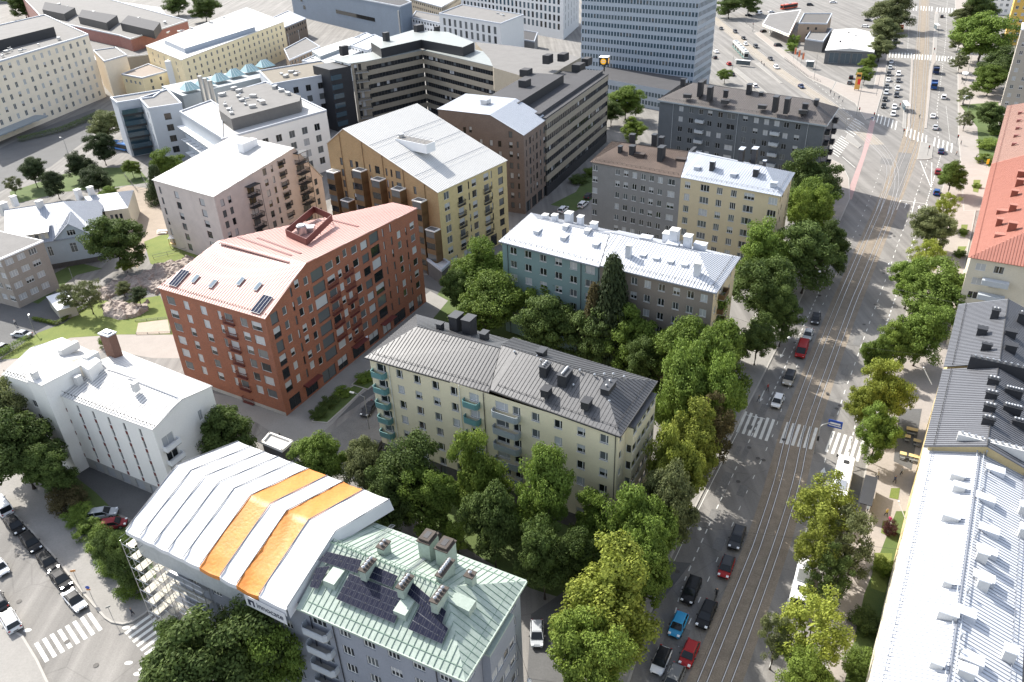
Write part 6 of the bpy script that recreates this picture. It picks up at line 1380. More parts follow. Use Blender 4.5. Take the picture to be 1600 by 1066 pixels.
# glass skylight row
B = Bld('clinic_building', 'row of turquoise glass pyramids on the pale roof in front of the cream house', 'building', None, P(360, 125, 0), [GREYB]); zz = 18.5
B.wall.prism([XY(P(x, y, zz - 1)) for x, y in [(252, 135), (285, 150), (420, 118), (400, 105)]], 0, zz - 1, 0)
TG = plain('turquoise_glass', (.22, .34, .36), .2, spec=.4)
for i in range(6):
    c = P(297 + 23.5 * i, 139 - 7.2 * i, zz); s_ = 3.0; t = MB(); ax = Vector((.72, .69, 0)); ay = Vector((-.69, .72, 0)); q = [c - ax * s_ - ay * s_, c + ax * s_ - ay * s_, c + ax * s_ + ay * s_, c - ax * s_ + ay * s_]; ap = c + Zax * 2.4 + ay * .6
    t.poly([q[0], q[1], ap + ax * 1.2, ap - ax * 1.2]); t.poly([q[1], q[2], ap + ax * 1.2]); t.poly([q[2], q[3], ap - ax * 1.2, ap + ax * 1.2]); t.poly([q[3], q[0], ap - ax * 1.2])
    for k in range(5): f_ = k / 4; t.tube([q[0].lerp(q[1], f_) + Zax * .04, (ap - ax * 1.2).lerp(ap + ax * 1.2, f_) + Zax * .04], .05, 4, 1)
    B.part('skylight', t, [TG, WHITE])
B.finish()
# ---------------- grey-brown house, left edge
p = P(31, 482); B = gridblock('grey-brown plastered house with large white-framed windows, left edge', p + Vector((0, 0, 0)) - Vector((math.sin(R(117)), math.cos(R(117)), 0)) * 24, 117, 24, 11, 12.5, mat('grey_brown_plaster', (.30, .265, .23), .9, noise=.15), 3, 4, cw=2.0, ch=1.5, style='w3'); B.finish()
# ---------------- wooden villa
VW = mat('pale_blue_boards', (.38, .43, .48), .8, noise=.08, scale=1, fine=8); VC = mat('cream_boards', (.5, .47, .38), .8, noise=.08)
zv = 7.6; f0 = XY(P(10, 388, zv)); f1 = XY(P(152, 365, zv)); dv = (f1 - f0).normalized(); iv = Vector((-dv.y, dv.x, 0)); LV = (f1 - f0).length; DV = 26
B = Bld('villa', 'pale blue wooden villa with arched attic window and light grey sheet roofs in the park', 'house', None, f0, [VW, VC, STN])
B.W(f0, f1, 1.4, zv, [(LV * .09, 1.5), (LV * .30, 1.1), (LV * .37, 1.1), (LV * .44, 1.1), (LV * .70, 1.6), (LV * .84, 1.6)], [3.6], h=2.6, style='w2t', panes='dm'); B.W(f0, f1, 0, 1.4, mi=2); B.W(f1, f1 + iv * DV, 0, zv); B.W(f1 + iv * DV, f0 + iv * DV, 0, zv); B.W(f0 + iv * DV, f0, 0, zv)
rf = MB(); Q = [V3(f0 - dv * .4 - iv * .4, zv), V3(f1 + dv * .4 - iv * .4, zv), V3(f1 + dv * .4 + iv * (DV + .4), zv), V3(f0 - dv * .4 + iv * (DV + .4), zv)]; hip(rf, Q, zv, 13.2, (0, 8), seam=.6)
# cross gable
g0, g1 = f0 + dv * LV * .52, f0 + dv * LV * .93; gp = V3((g0 + g1) / 2, 11.6); B.W(g0 - iv * .1, g1 - iv * .1, zv, 11.4, top=[(0, zv + .05), ((g1 - g0).length / 2, 11.4), ((g1 - g0).length, zv + .05)], extra=[((g1 - g0).length / 2, 8.2, 2.0, 1.5, 'w3t')], panes='d')
for a, b in ((g0, 1), (g1, -1)): q0 = V3(a - iv * .6 - dv * .5 * b, zv - .1); roofplane(rf, [q0, gp - iv * .6, gp + iv * 11, q0 + iv * 11], seam=.6)
# shed dormer
s0, s1 = f0 + dv * .8 + iv * .8, f0 + dv * LV * .47 + iv * .8; B.W(s0, s1, zv, 9.9, [1.2, 2.6, 5, 6.4, 7.8, 10.5, 12], [8.1], w=1.0, h=1.4, style='w', panes='lm', mi=1); roofplane(rf, [V3(s0 - iv * .5 - dv * .4, 10.0), V3(s1 - iv * .5 + dv * .4, 10.0), V3(s1 + iv * 5.5 + dv * .4, 11.2), V3(s0 + iv * 5.5 - dv * .4, 11.2)], seam=.6)
# right wing
w0 = XY(P(163, 330, 6.8)); w1 = XY(P(200, 325, 6.8)); w2_ = XY(P(209, 297, 6.8)); w3 = XY(P(120, 309, 6.8)); B.W(w0, w1, 0, 6.8, [1.4, 2.6, 3.8, 6.4, 7.4], [3.6], w=.9, h=1.9, style='w', panes='dm', mi=1); B.W(w1, w2_, 0, 6.8, mi=1); B.W(w2_, w3, 0, 6.8, mi=1)
wm = (w1 + w2_) / 2; mm = (w0 + w3) / 2 - (w1 - w0).normalized() * 1; roofplane(rf, [V3(w0 - dv * 4, 6.8), V3(w1, 6.8), V3(wm - (w1 - w0).normalized() * 3, 9.2), V3(mm, 9.2)], seam=.6); roofplane(rf, [V3(w1, 6.8), V3(w2_, 6.8), V3(wm - (w1 - w0).normalized() * 3, 9.2)], seam=.6); roofplane(rf, [V3(w2_, 6.8), V3(w3, 6.8), V3(mm, 9.2), V3(wm - (w1 - w0).normalized() * 3, 9.2)], seam=.6)
B.part('roof', rf, [GR_ROOF if 0 else mat('light_grey_sheet_roof', (.33, .355, .40), .45, noise=.08), GR_SEAM])
for px, py, zz, w_, l_, h_ in [(24, 318, 12.6, 1.1, 1.3, 2.0), (66, 330, 11.6, 1.2, 1.5, 2.8), (8, 332, 11.6, 1.8, 1.8, 2.6), (124, 308, 9, 1.4, 1.4, 2.2), (144, 305, 9, 1.2, 1.4, 2.4)]: chimney(B, px, py, zz, w_, l_, h_, 27, WHB_ROOF, WHB_ROOF)
B.finish()
# shed in the park
sh = [XY(P(x, y, 2.6)) for x, y in [(90, 484), (106, 478 + 1), (98, 463), (75, 465)]]
B = Bld('shed', 'small utility shed with pale roof standing on the park lawn', 'shed', None, sh[0], [mat('beige_shed_boards', (.36, .34, .28), .9)]); q = [XY(P(x, y, 2.6)) for x, y in [(90, 485), (118, 477), (102, 456), (74, 465)]]; B.wall.prism(q, 0, 2.6); t = MB(); t.prism([v + (v - sum(q, Vector()) / 4) * .08 for v in q], 2.6, 2.75); B.part('roof', t, [WHITE]); B.finish('wall')
q = [XY(P(x, y, 3)) for x, y in [(441, 706), (457, 692), (422, 679), (410, 693)]]
B = Bld('transformer_kiosk', 'dark concrete kiosk with open rimmed roof on the plaza behind the tent', 'kiosk', None, q[0], [STN]); B.wall.prism(q, 0, 3); c = sum(q, Vector()) / 4; t = MB()
for i in range(4): a, b = q[i], q[(i + 1) % 4]; e = (b - a).normalized(); t.box(V3((a + b) / 2, 3.2), e, Vector((-e.y, e.x, 0)), Zax, (b - a).length / 2 + .1, .15, .25)
B.part('roof_rim', t, [CRW]); t = MB(); t.prism([v + (c - v) * .1 for v in q], 3.02, 3.1); B.part('roof', t, [FLATW]); B.finish()
B = pblock('passage_building', 'low dark link building with pale roof between the red and ochre brick houses', [(664, 404), (690, 424), (703, 412), (674, 394)], 4, STN, FLATW); B.finish()
# ---------------- petrol station, shops at the tram street
z_ = 5.6; q = [XY(P(x, y, z_)) for x, y in [(1191, 38), (1233, 55), (1252, 15), (1201, 22)]]
B = Bld('petrol_station', 'petrol station canopy with grey roof and white-orange edge by the tram street', 'petrol station', None, q[0], [WHITE]); t = MB(); c = sum(q, Vector()) / 4; t.prism(q, z_ - .9, z_, 0); t.prism([v + (c - v) * .06 for v in q], z_, z_ + .03, 1); t.prism([v - (c - v) * .004 for v in q], z_ - .5, z_ - .25, 2); B.part('canopy', t, [WHITE, FLAT, mat('orange_stripe', (.7, .25, .04), .5)])
for f_ in (.25, .75):
    for g_ in (.3, .7): v = q[0].lerp(q[1], f_).lerp(q[3].lerp(q[2], f_), g_); B.wall.prism([v + Vector((dx, dy, 0)) for dx, dy in ((-.3, -.3), (.3, -.3), (.3, .3), (-.3, .3))], 0, z_ - .9)
B.finish('column')
B = pblock('shop_building', 'small tan stucco building with dark grey roof and little square windows, behind the canopy', [(1248, 37), (1292, 38), (1300, 22), (1256, 22)], 9, mat('tan_stucco', (.36, .27, .2), .9, noise=.1), mat('dark_felt_roof', (.1, .095, .09), .9, noise=.2), wins={0: (3.6, 2, 1.1, 1.3, 'd', 'd', 1.6, 3.4, 3)}); B.finish()
B = pblock('shop_building', 'grey boxy side building between stucco house and white-roofed shop', [(1258, 62), (1286, 66), (1300, 46), (1270, 44)], 5, GRW, FLAT); B.finish()
z_ = 6.0; q = [(1289, 79), (1366, 82), (1371, 52), (1302, 46)]; Q = quad(q, z_); B = Bld('shop_building', 'showroom with bright white low-pitched roof and dark glazed front by the intersection', 'building', None, Q[0], [mat('dark_grey_cladding', (.12, .125, .13), .6)])
w_ = insq(Q, .3); B.W(w_[0], w_[1], 0, z_, [4, 9, 14, 19, 24], [.5], w=4.2, h=4.6, style='g2', panes='b'); B.W(w_[1], w_[2], 0, z_); B.W(w_[2], w_[3], 0, z_); B.W(w_[3], w_[0], 0, z_); rf = MB(); m0, m1 = (Q[0] + Q[1]) / 2 + Zax * 1.4, (Q[2] + Q[3]) / 2 + Zax * 1.4; roofplane(rf, [Q[0], m0, m1, Q[3]], seam=0); roofplane(rf, [m0, Q[1], Q[2], m1], seam=0); rf.poly([Q[0], Q[1], m0]); B.part('roof', rf, [WHB_ROOF]); 
for px, py in [(1313, 66), (1331, 66), (1326, 52), (1337, 58)]: roofbox(B, px, py, 6.8, .8, .8, .7, 30, BLK, 'roof_vent')
B.finish()

# ================================================================ TREES
def leafmat(name, c1, c2):
    m = bpy.data.materials.new(name); m.use_nodes = True; t = m.node_tree; p = t.nodes["Principled BSDF"]; out = t.nodes["Material Output"]
    p.inputs['Roughness'].default_value = .75; p.inputs['Specular IOR Level'].default_value = .25
    g_ = t.nodes.new("ShaderNodeNewGeometry"); oi = t.nodes.new("ShaderNodeObjectInfo"); tc = t.nodes.new("ShaderNodeTexCoord"); nz = t.nodes.new("ShaderNodeTexNoise"); nz.inputs['Scale'].default_value = 2.2; nz.inputs['Detail'].default_value = 3; t.links.new(tc.outputs['Object'], nz.inputs['Vector'])
    a = t.nodes.new("ShaderNodeMath"); a.operation = 'MULTIPLY_ADD'; a.inputs[1].default_value = .45; t.links.new(g_.outputs['Random Per Island'], a.inputs[0])
    b = t.nodes.new("ShaderNodeMath"); b.operation = 'MULTIPLY_ADD'; b.inputs[1].default_value = .9; b.inputs[2].default_value = -.2; t.links.new(nz.outputs[0], b.inputs[0]); t.links.new(b.outputs[0], a.inputs[2])
    mx = t.nodes.new("ShaderNodeMix"); mx.data_type = 'RGBA'; mx.inputs[6].default_value = (*c1, 1); mx.inputs[7].default_value = (*c2, 1); t.links.new(a.outputs[0], mx.inputs[0])
    hs = t.nodes.new("ShaderNodeHueSaturation"); mr = t.nodes.new("ShaderNodeMapRange"); mr.inputs[3].default_value = .78; mr.inputs[4].default_value = 1.2; t.links.new(oi.outputs['Random'], mr.inputs[0]); t.links.new(mr.outputs[0], hs.inputs['Value']); t.links.new(mx.outputs[2], hs.inputs['Color'])
    t.links.new(hs.outputs[0], p.inputs['Base Color'])
    tr = t.nodes.new("ShaderNodeBsdfTranslucent"); t.links.new(hs.outputs[0], tr.inputs[0]); ms = t.nodes.new("ShaderNodeMixShader"); ms.inputs[0].default_value = .3; t.links.new(p.outputs[0], ms.inputs[1]); t.links.new(tr.outputs[0], ms.inputs[2]); t.links.new(ms.outputs[0], out.inputs[0])
    return m
LM = {'green': leafmat('leaves_green', (.07, .12, .02), (.20, .275, .05)), 'dark': leafmat('leaves_dark', (.046, .078, .02), (.13, .18, .045)), 'yellow': leafmat('leaves_yellow_green', (.125, .165, .025), (.34, .37, .065)),
      'grey': leafmat('leaves_grey_green', (.08, .10, .04), (.20, .22, .09)), 'lime': leafmat('leaves_lime', (.10, .155, .025), (.24, .31, .055)), 'pine': leafmat('needles', (.028, .046, .02), (.075, .10, .04)), 'purple': leafmat('leaves_purple', (.05, .02, .02), (.12, .05, .045)), 'brown': leafmat('leaves_brownish', (.06, .055, .025), (.15, .12, .05))}
BARK = mat('bark', (.075, .06, .048), .95, noise=.3, scale=2)
def crown_mb(rnd, kind):
    """leaf clumps spread through an uneven crown of unit radius; z from -1 to 1 (stretched on use)"""
    mb = MB(); clumps = []
    if kind == 'cone':
        n = 120
        for i in range(n):
            zz = -1 + 2 * (i / n) ** .85; r = (1 - (zz + 1) / 2) * .95 + .05; a = i * 2.4 + rnd.uniform(-.3, .3); q = r * rnd.uniform(.55, 1.0); clumps.append((q * math.cos(a), q * math.sin(a), zz, .22 + .12 * r))
    elif kind == 'hedge':
        for i in range(60): a = rnd.uniform(0, 6.28); q = math.sqrt(rnd.random()); clumps.append((q * math.cos(a), q * math.sin(a), rnd.uniform(-.7, .75), rnd.uniform(.25, .34)))
    else:
        lobes = [(0, 0, 0, .72)] + [(.52 * math.cos(a), .52 * math.sin(a), rnd.uniform(-.35, .45), rnd.uniform(.36, .56)) for a in [rnd.uniform(0, .8) + k * 1.05 for k in range(6)]] + [(rnd.uniform(-.2, .2), rnd.uniform(-.2, .2), .55, .45)]
        n = 105 if kind == 'full' else 70
        for i in range(n):
            lx, ly, lz, lr = rnd.choice(lobes); v = Vector((rnd.gauss(0, 1), rnd.gauss(0, 1), rnd.gauss(.25, 1))).normalized() * (lr * rnd.uniform(.72, 1.06))
            clumps.append((lx + v.x, ly + v.y, (lz + v.z), rnd.uniform(.14, .26) if kind == 'full' else rnd.uniform(.12, .21)))
    per = {'full': 280, 'sparse': 170, 'cone': 150, 'hedge': 130}[kind]; s0 = {'full': .035, 'sparse': .034, 'cone': .05, 'hedge': .06}[kind]
    for cx, cy, cz, cr in clumps:
        for _ in range(per):
            v = Vector((rnd.gauss(0, 1), rnd.gauss(0, 1), rnd.gauss(0, .8))); v = v.normalized() * cr * rnd.random() ** .4
            p = Vector((cx + v.x * 1.15, cy + v.y * 1.15, cz + v.z * .8)); nn = (v.normalized() + Vector((rnd.gauss(0, .55), rnd.gauss(0, .55), rnd.gauss(.45, .5)))).normalized()
            t1 = nn.cross(Vector((rnd.random(), rnd.random(), rnd.random()))).normalized(); t2 = nn.cross(t1); s_ = s0 * rnd.uniform(.55, 1.2)
            mb.poly([p - t1 * s_, p - t2 * s_ * .6, p + t1 * s_, p + t2 * s_ * .6])
    if kind != 'hedge':  # oversized leaves hidden in the crown's core, added to block sunlight
        for _ in range({'full': 420, 'sparse': 70, 'cone': 300}[kind]):
            v = Vector((rnd.gauss(0, 1), rnd.gauss(0, 1), rnd.gauss(0, 1))).normalized() * (.62 * rnd.random() ** .5); k_ = 1 if kind != 'cone' else max(.1, .8 - (v.z / .62 + 1) * .4) ; p = Vector((v.x * k_, v.y * k_, v.z * (1 if kind != 'cone' else 1.4))); nn = Vector((rnd.gauss(0, .6), rnd.gauss(0, .6), 1)).normalized(); t1 = nn.cross(Vector((rnd.random(), rnd.random(), .2))).normalized(); t2 = nn.cross(t1); s_ = rnd.uniform(.06, .11)
            mb.poly([p - t1 * s_, p - t2 * s_ * .7, p + t1 * s_, p + t2 * s_ * .7])
    return mb
def trunk_mb(rnd, kind):
    mb = MB(); mb.tube([(0, 0, 0), (.03, .02, .5), (0, 0, 1.0)], .06, 8, 0, .035)
    if kind in ('cone',): mb.tube([(0, 0, 1), (0, 0, 2.6)], .035, 6, 0, .01)
    elif kind != 'hedge':
        for k in range(7):
            a = k * .95 + rnd.uniform(-.3, .3); r = rnd.uniform(.35, .65); z0 = rnd.uniform(.8, 1.15); mb.tube([(0, 0, z0), (r * .5 * math.cos(a), r * .5 * math.sin(a), z0 + .45), (r * math.cos(a), r * math.sin(a), z0 + .95)], .03, 5, 0, .008)
    return mb
_rt = random.Random(21); CR = {}; TR = {}
for kind, n in (('full', 4), ('sparse', 3), ('cone', 2), ('hedge', 2)):
    for i in range(n): CR[kind, i] = crown_mb(_rt, kind); TR[kind, i] = trunk_mb(_rt, kind).mesh('trunk', [BARK], smooth=True)
_cm = {}
def crown_mesh(kind, i, hue):
    k = (kind, i, hue)
    if k not in _cm:
        _cm[k] = CR[kind, i].mesh('crown', [LM[hue]])
    return _cm[k]
def tree(px, py, rpx, h, hue, label, kind='full', group=None, name='tree', cat='tree', base=False, sq=None):
    """crown centred on a surveyed photo point; rpx its radius in photo pixels; h total height"""
    h = h * (1.22 if group in (GM, GC) else 1.1) if kind not in ('hedge', 'cone') else h
    zc = h * .55 if kind != 'cone' else h * .5
    if kind == 'hedge': zc = h * .5
    c = P(px, py, zc); r = rpx / F * S(c)[2]; i = _rt.randrange({'full': 4, 'sparse': 3, 'cone': 2, 'hedge': 2}[kind])
    vz = (h - zc) * 1.0 if kind != 'hedge' else h * .5
    if kind in ('full', 'sparse') and vz < .82 * r: vz = .82 * r; zc = max(zc, vz * .9 + 1.2); c = P(px, py, zc)
    root = empty(name, V3(c, 0), label, cat, group, rz=_rt.uniform(0, 6.28))
    cr = bpy.data.objects.new('crown', crown_mesh(kind, i, hue)); C.objects.link(cr); cr.parent = root; cr.location = (0, 0, zc); cr.scale = (r * 1.03, r * 1.03, vz * 1.0 if kind != 'hedge' else vz)
    if kind != 'hedge':
        tr = bpy.data.objects.new('trunk', TR[kind, i]); C.objects.link(tr); tr.parent = root; th = max(1.2, zc - vz * .55); tr.scale = (max(2.6, r * .9), max(2.6, r * .9), th)
    return root
GM, GC, GP, GR_, GH = 'street trees along the left side of the main road', 'courtyard trees between the blocks', 'park trees around the villa', 'street trees along the right side of the main road', 'shrubs along the lower left pavement'
T = [
 # right side row
 (1538, 62, 44, 14, 'green', 'big leafy tree in front of the saffron house', 'full', GR_), (1562, 108, 36, 12, 'dark', 'darker tree below the big one beside the grey-beige slab', 'full', GR_), (1530, 12, 26, 11, 'dark', 'dark tree at the top right behind the white house corner', 'full', GR_), (1504, 22, 16, 9, 'grey', 'grey-green street tree at the top of the right pavement', 'full', GR_), (1500, 62, 15, 9, 'grey', 'grey-green street tree second from the top of the right pavement', 'full', GR_), (1501, 96, 15, 8, 'grey', 'small grey-green tree beside the far crossing', 'sparse', GR_),
 (1508, 150, 13, 6.5, 'grey', 'small round pavement tree by the upper bus shelter', 'sparse', GR_), (1509, 188, 13, 6.5, 'grey', 'small round pavement tree by the lower bus shelter', 'sparse', GR_), (1551, 182, 24, 9, 'dark', 'round dark tree at the corner of the grey-beige slab', 'full', GR_), (1548, 126, 26, 8, 'green', 'low spreading tree at the park corner by the slab', 'full', GR_),
 (1488, 276, 24, 9, 'green', 'single round tree right of the intersection', 'full', GR_), (1478, 325, 20, 9, 'yellow', 'small yellowish tree below the intersection tree', 'sparse', GR_), (1456, 358, 33, 10, 'grey', 'olive tree in the right row opposite the ochre house', 'full', GR_), (1446, 402, 26, 9, 'yellow', 'thin yellowing tree in the right row below the olive one', 'sparse', GR_),
 (1468, 462, 50, 13, 'green', 'broad deep-green tree covering the end of the dark roof', 'full', GR_), (1424, 440, 34, 11, 'green', 'green tree on the road side of the broad one', 'full', GR_), (1440, 522, 42, 12, 'green', 'green tree right beside the sand-coloured facade', 'full', GR_), (1400, 540, 28, 9, 'lime', 'bright lime tree in front of the sand-coloured block', 'full', GR_), (1368, 555, 22, 8, 'green', 'small green tree leaning over the right lane', 'full', GR_),
 (1388, 612, 38, 11, 'yellow', 'yellow-tinted tree above the crossing on the right', 'full', GR_), (1352, 628, 28, 9, 'yellow', 'yellow-green low tree hanging over the right lane', 'full', GR_), (1372, 678, 32, 10, 'green', 'green tree standing right beside the zebra crossing', 'full', GR_),
 (1288, 800, 58, 12, 'yellow', 'thin yellow-green tree over the parked white bus', 'sparse', GR_), (1325, 850, 46, 11, 'grey', 'thin olive tree next to the bus on the pavement side', 'sparse', GR_), (1275, 862, 40, 11, 'yellow', 'thin yellow-green tree right below the bus tree', 'sparse', GR_), (1300, 900, 36, 10, 'dark', 'low dark tree over the white van', 'sparse', GR_), (1268, 985, 58, 12, 'yellow', 'yellowish tree at the bottom of the right row', 'sparse', GR_), (1212, 1000, 26, 9, 'grey', 'small sparse tree reaching over the tram side, bottom', 'sparse', GR_), (1262, 1058, 44, 9, 'lime', 'bright green tree cut by the bottom edge, right row', 'full', GR_),
 # median left row upper
 (1394, 18, 34, 12, 'grey', 'grey-green tree at the top of the left upper pavement', 'full', GM), (1386, 52, 26, 11, 'grey', 'grey-green tree beside the orange truck', 'full', GM), (1376, 75, 20, 9, 'grey', 'grey-green tree at the showroom corner', 'full', GM), (1357, 98, 13, 6, 'lime', 'bright narrow tree in front of the showroom', 'full', GM), (1352, 118, 13, 6, 'green', 'small tree beside the orange price sign', 'full', GM),
 # left row
 (1272, 282, 44, 15, 'dark', 'large dark tree at the intersection corner', 'full', GM), (1258, 325, 40, 14, 'green', 'green tree beside the ochre house end wall', 'full', GM), (1268, 345, 32, 14.5, 'lime', 'light-topped tree in front of the ochre house end', 'full', GM), (1262, 400, 52, 14, 'dark', 'broad dark tree casting shade over the tram tracks', 'full', GM), (1298, 388, 30, 12, 'dark', 'dark tree bulging over the road beside the broad one', 'full', GM),
 (1070, 330, 42, 14, 'green', 'round green tree in front of the grey house', 'full', GC), (1122, 345, 36, 14, 'green', 'green tree in front of the ochre house, left of three', 'full', GC), (1160, 352, 38, 15, 'green', 'green tree in front of the ochre house, middle of three', 'full', GC), (1196, 400, 44, 15, 'green', 'tall green tree behind the white roofed block corner', 'full', GC), (1198, 460, 50, 14, 'dark', 'dark street tree beside the white-roofed block', 'full', GM), (1225, 492, 30, 11, 'dark', 'small dark street tree with bare trunk near the grey car', 'full', GM), (1184, 530, 30, 9, 'dark', 'small dark street tree below the white-roofed block', 'full', GM),
 (1102, 522, 46, 15, 'green', 'green tree hiding the corner of the brown facade', 'full', GM), (1068, 560, 50, 15, 'green', 'big green tree between the white-roofed and yellow blocks', 'full', GM), (1124, 578, 50, 16, 'green', 'green tree nearest the road between the two blocks', 'full', GM), (1064, 620, 50, 16, 'green', 'green tree right behind the yellow block corner', 'full', GM), (1118, 632, 42, 15, 'green', 'green tree over the upper end of the crossing', 'full', GM),
 (1112, 682, 40, 14, 'brown', 'brownish thin-topped tree by the zebra crossing', 'sparse', GM), (1078, 708, 50, 15, 'yellow', 'yellow-green tree beside the yellow block road front', 'full', GM), (1052, 748, 44, 15, 'yellow', 'yellow-green tree lower beside the yellow block', 'full', GM), (1045, 798, 46, 15, 'grey', 'olive street tree beside the lone black estate car', 'full', GM), (1002, 838, 54, 14, 'green', 'green tree in front of the lower yellow block corner', 'full', GM), (1008, 895, 46, 14, 'green', 'green tree between the olive and the big yellow tree', 'full', GM),
 (930, 826, 38, 10, 'green', 'smaller green tree at the foot of the yellow block corner', 'full', GC), (952, 952, 78, 15, 'yellow', 'biggest yellow-green tree at the bottom beside the blue car', 'full', GM), (925, 1030, 62, 12, 'lime', 'light green tree at the bottom edge below the biggest yellow one', 'full', GM),
 # courtyard
 (742, 428, 44, 13, 'green', 'round tree nearest the ochre brick house', 'full', GC), (800, 425, 46, 13, 'green', 'green tree in front of the turquoise wall', 'full', GC), (762, 482, 56, 13, 'green', 'broad tree behind the dark roof chimneys', 'full', GC), (835, 460, 48, 13, 'green', 'green tree between turquoise wall and yellow block', 'full', GC), (882, 465, 46, 13, 'green', 'green tree left of the tall conifer', 'full', GC), (860, 515, 50, 12, 'dark', 'shaded tree behind the yellow block roof, middle', 'full', GC), (930, 525, 50, 12, 'dark', 'shaded tree behind the yellow block roof, right', 'full', GC), (718, 458, 30, 10, 'dark', 'dark tree at the service road edge', 'full', GC), (990, 540, 46, 13, 'green', 'green tree in front of the grey-brown facade', 'full', GC), (1010, 575, 36, 11, 'dark', 'dark tree behind the right roof end of the yellow block', 'full', GC),
 (956, 500, 44, 24, 'pine', 'tall dark conifer in front of the white-roofed block', 'cone', GC), (928, 516, 30, 18, 'brown', 'brownish conifer left of the tall one', 'cone', GC),
 (500, 722, 44, 10, 'green', 'round tree behind the orange striped tent', 'full', GC), (575, 735, 36, 10, 'grey', 'pale silvery tree behind the tent', 'full', GC), (628, 752, 58, 13, 'dark', 'large dark tree at the left foot of the yellow block', 'full', GC), (672, 790, 42, 11, 'green', 'green tree below the teal balconies', 'full', GC), (600, 800, 40, 10, 'dark', 'dark tree touching the tent end', 'full', GC), (752, 752, 44, 15, 'lime', 'tall light-topped tree before the yellow facade', 'full', GC), (770, 820, 48, 13, 'dark', 'shaded lower tree in the green yard', 'full', GC), (848, 785, 50, 16, 'green', 'tall green tree before the yellow facade right half', 'full', GC), (850, 870, 46, 12, 'dark', 'dark tree behind the verdigris roof corner', 'full', GC), (900, 880, 40, 11, 'dark', 'dark tree at the pavement behind the yellow tree', 'full', GC), (715, 840, 26, 6, 'lime', 'small light shrub-like tree in the bright gap of the yard', 'sparse', GC),
 # lower left
 (352, 678, 46, 10, 'dark', 'dark round tree at the white house corner', 'full', GC), (345, 1035, 92, 13, 'dark', 'large dark maple at the bottom left front', 'full', GC), (270, 1040, 50, 9, 'dark', 'lower lobe tree left of the front maple', 'full', GC), (425, 1020, 62, 12, 'green', 'green maple right of the front maple', 'full', GC),
 (25, 700, 68, 13, 'dark', 'big dark tree at the left edge by the white house', 'full', GC), (30, 648, 44, 13, 'grey', 'pale-topped tree at the left edge', 'full', GC), (70, 735, 40, 9, 'dark', 'dark tree below the white stair tower', 'full', GC),
 # park
 (50, 268, 20, 9, 'pine', 'small pine at the left end of the park row', 'full', GP), (85, 288, 19, 8, 'pine', 'small pine right of the first park pine', 'full', GP), (124, 258, 22, 9, 'pine', 'park pine left of the deciduous tree', 'full', GP), (150, 282, 24, 9, 'pine', 'park pine above the villa wing', 'full', GP), (158, 232, 22, 10, 'pine', 'park pine just below the deciduous tree', 'full', GP), (20, 290, 14, 6, 'grey', 'small greyish tree at the left park edge', 'sparse', GP), (165, 196, 27, 11, 'grey', 'olive deciduous tree next to the blue bus', 'full', GP), (266, 262, 28, 12, 'green', 'light green tree before the clinic louvres', 'full', GP), (246, 288, 22, 11, 'pine', 'dark pine beside the pink-white house corner', 'cone', GP), (180, 378, 44, 13, 'dark', 'large dark tree in front of the villa', 'full', GP), (195, 412, 13, 4, 'lime', 'vivid lime shrub below the large dark park tree', 'full', GP), (136, 462, 26, 8, 'grey', 'light tree over the park shed', 'sparse', GP), (105, 465, 18, 7, 'grey', 'smaller light tree at the shed end', 'sparse', GP), (54, 436, 17, 5, 'grey', 'round pale shrub on the shaded lawn by the villa', 'full', GP), (192, 452, 13, 3.5, 'grey', 'small pine bush on the rocks, left one', 'full', GP), (216, 462, 15, 3.5, 'pine', 'small pine bush on the rocks, right one', 'full', GP), (205, 262, 14, 4, 'lime', 'low bright shrub beside the playground', 'full', GP), (168, 305, 16, 4, 'green', 'low shrub at the villa wing corner', 'full', GP),
 (275, 6, 20, 12, 'dark', 'dark tree at the top behind the cream building, left', 'full', None), (318, 12, 24, 12, 'dark', 'dark tree at the top behind the cream building, right', 'full', None), (35, 8, 22, 12, 'dark', 'tree before the grey-green house, top left corner', 'full', None),
 # middle
 (978, 160, 30, 11, 'green', 'round tree before the tower podium', 'full', None), (955, 175, 20, 9, 'dark', 'darker tree beside the office end wall', 'full', None), (990, 203, 20, 8, 'lime', 'light green small tree at the slate block corner', 'full', None), (1162, 226, 28, 12, 'yellow', 'yellow-green tree before the slate block', 'full', None), (1192, 230, 18, 10, 'yellow', 'small yellow-green tree right of the larger one at the slate block', 'full', None), (1221, 252, 14, 10, 'green', 'little tree behind the pale roof end', 'full', None), (1133, 118, 11, 5, 'green', 'small tree by the tower base on the tram street', 'full', None), (1140, 8, 22, 9, 'dark', 'dark tree mass at the top behind the tower, left', 'full', None), (1170, 4, 20, 8, 'dark', 'dark tree mass at the top behind the tower, right', 'full', None),
 (163, 535 + 0, 8, 2.5, 'green', 'tiny bush by the park path', 'hedge', None),
]
for t_ in T:
    tree(t_[0], t_[1], t_[2], t_[3], t_[4], t_[5], t_[6], t_[7])
Hs = [(96, 752, 22, 3.0, 'dark', 'dark shrub at the upper end of the hedge row'), (104, 782, 24, 3.4, 'brown', 'brownish shrub in the hedge row'), (122, 805, 20, 2.6, 'green', 'green shrub next to the brownish one'), (140, 828, 20, 2.6, 'green', 'green shrub below the parked red car'), (158, 852, 19, 2.6, 'green', 'green shrub halfway down the pavement hedge'), (176, 880, 22, 3, 'green', 'leafy shrub at the foot of the dark cone tree'), (208, 912, 24, 3.2, 'green', 'leafy shrub at the pavement corner by the scaffold'), (182, 866, 30, 9, 'dark', 'tall dark bushy tree beside the scaffolding'), (205, 880, 28, 9.5, 'dark', 'tall dark bushy tree touching the scaffolding')]
for x, y, r, h, hue, lb in Hs: tree(x, y, r, h, hue, lb, 'hedge' if h < 5 else 'full', GH, 'shrub', 'shrub')
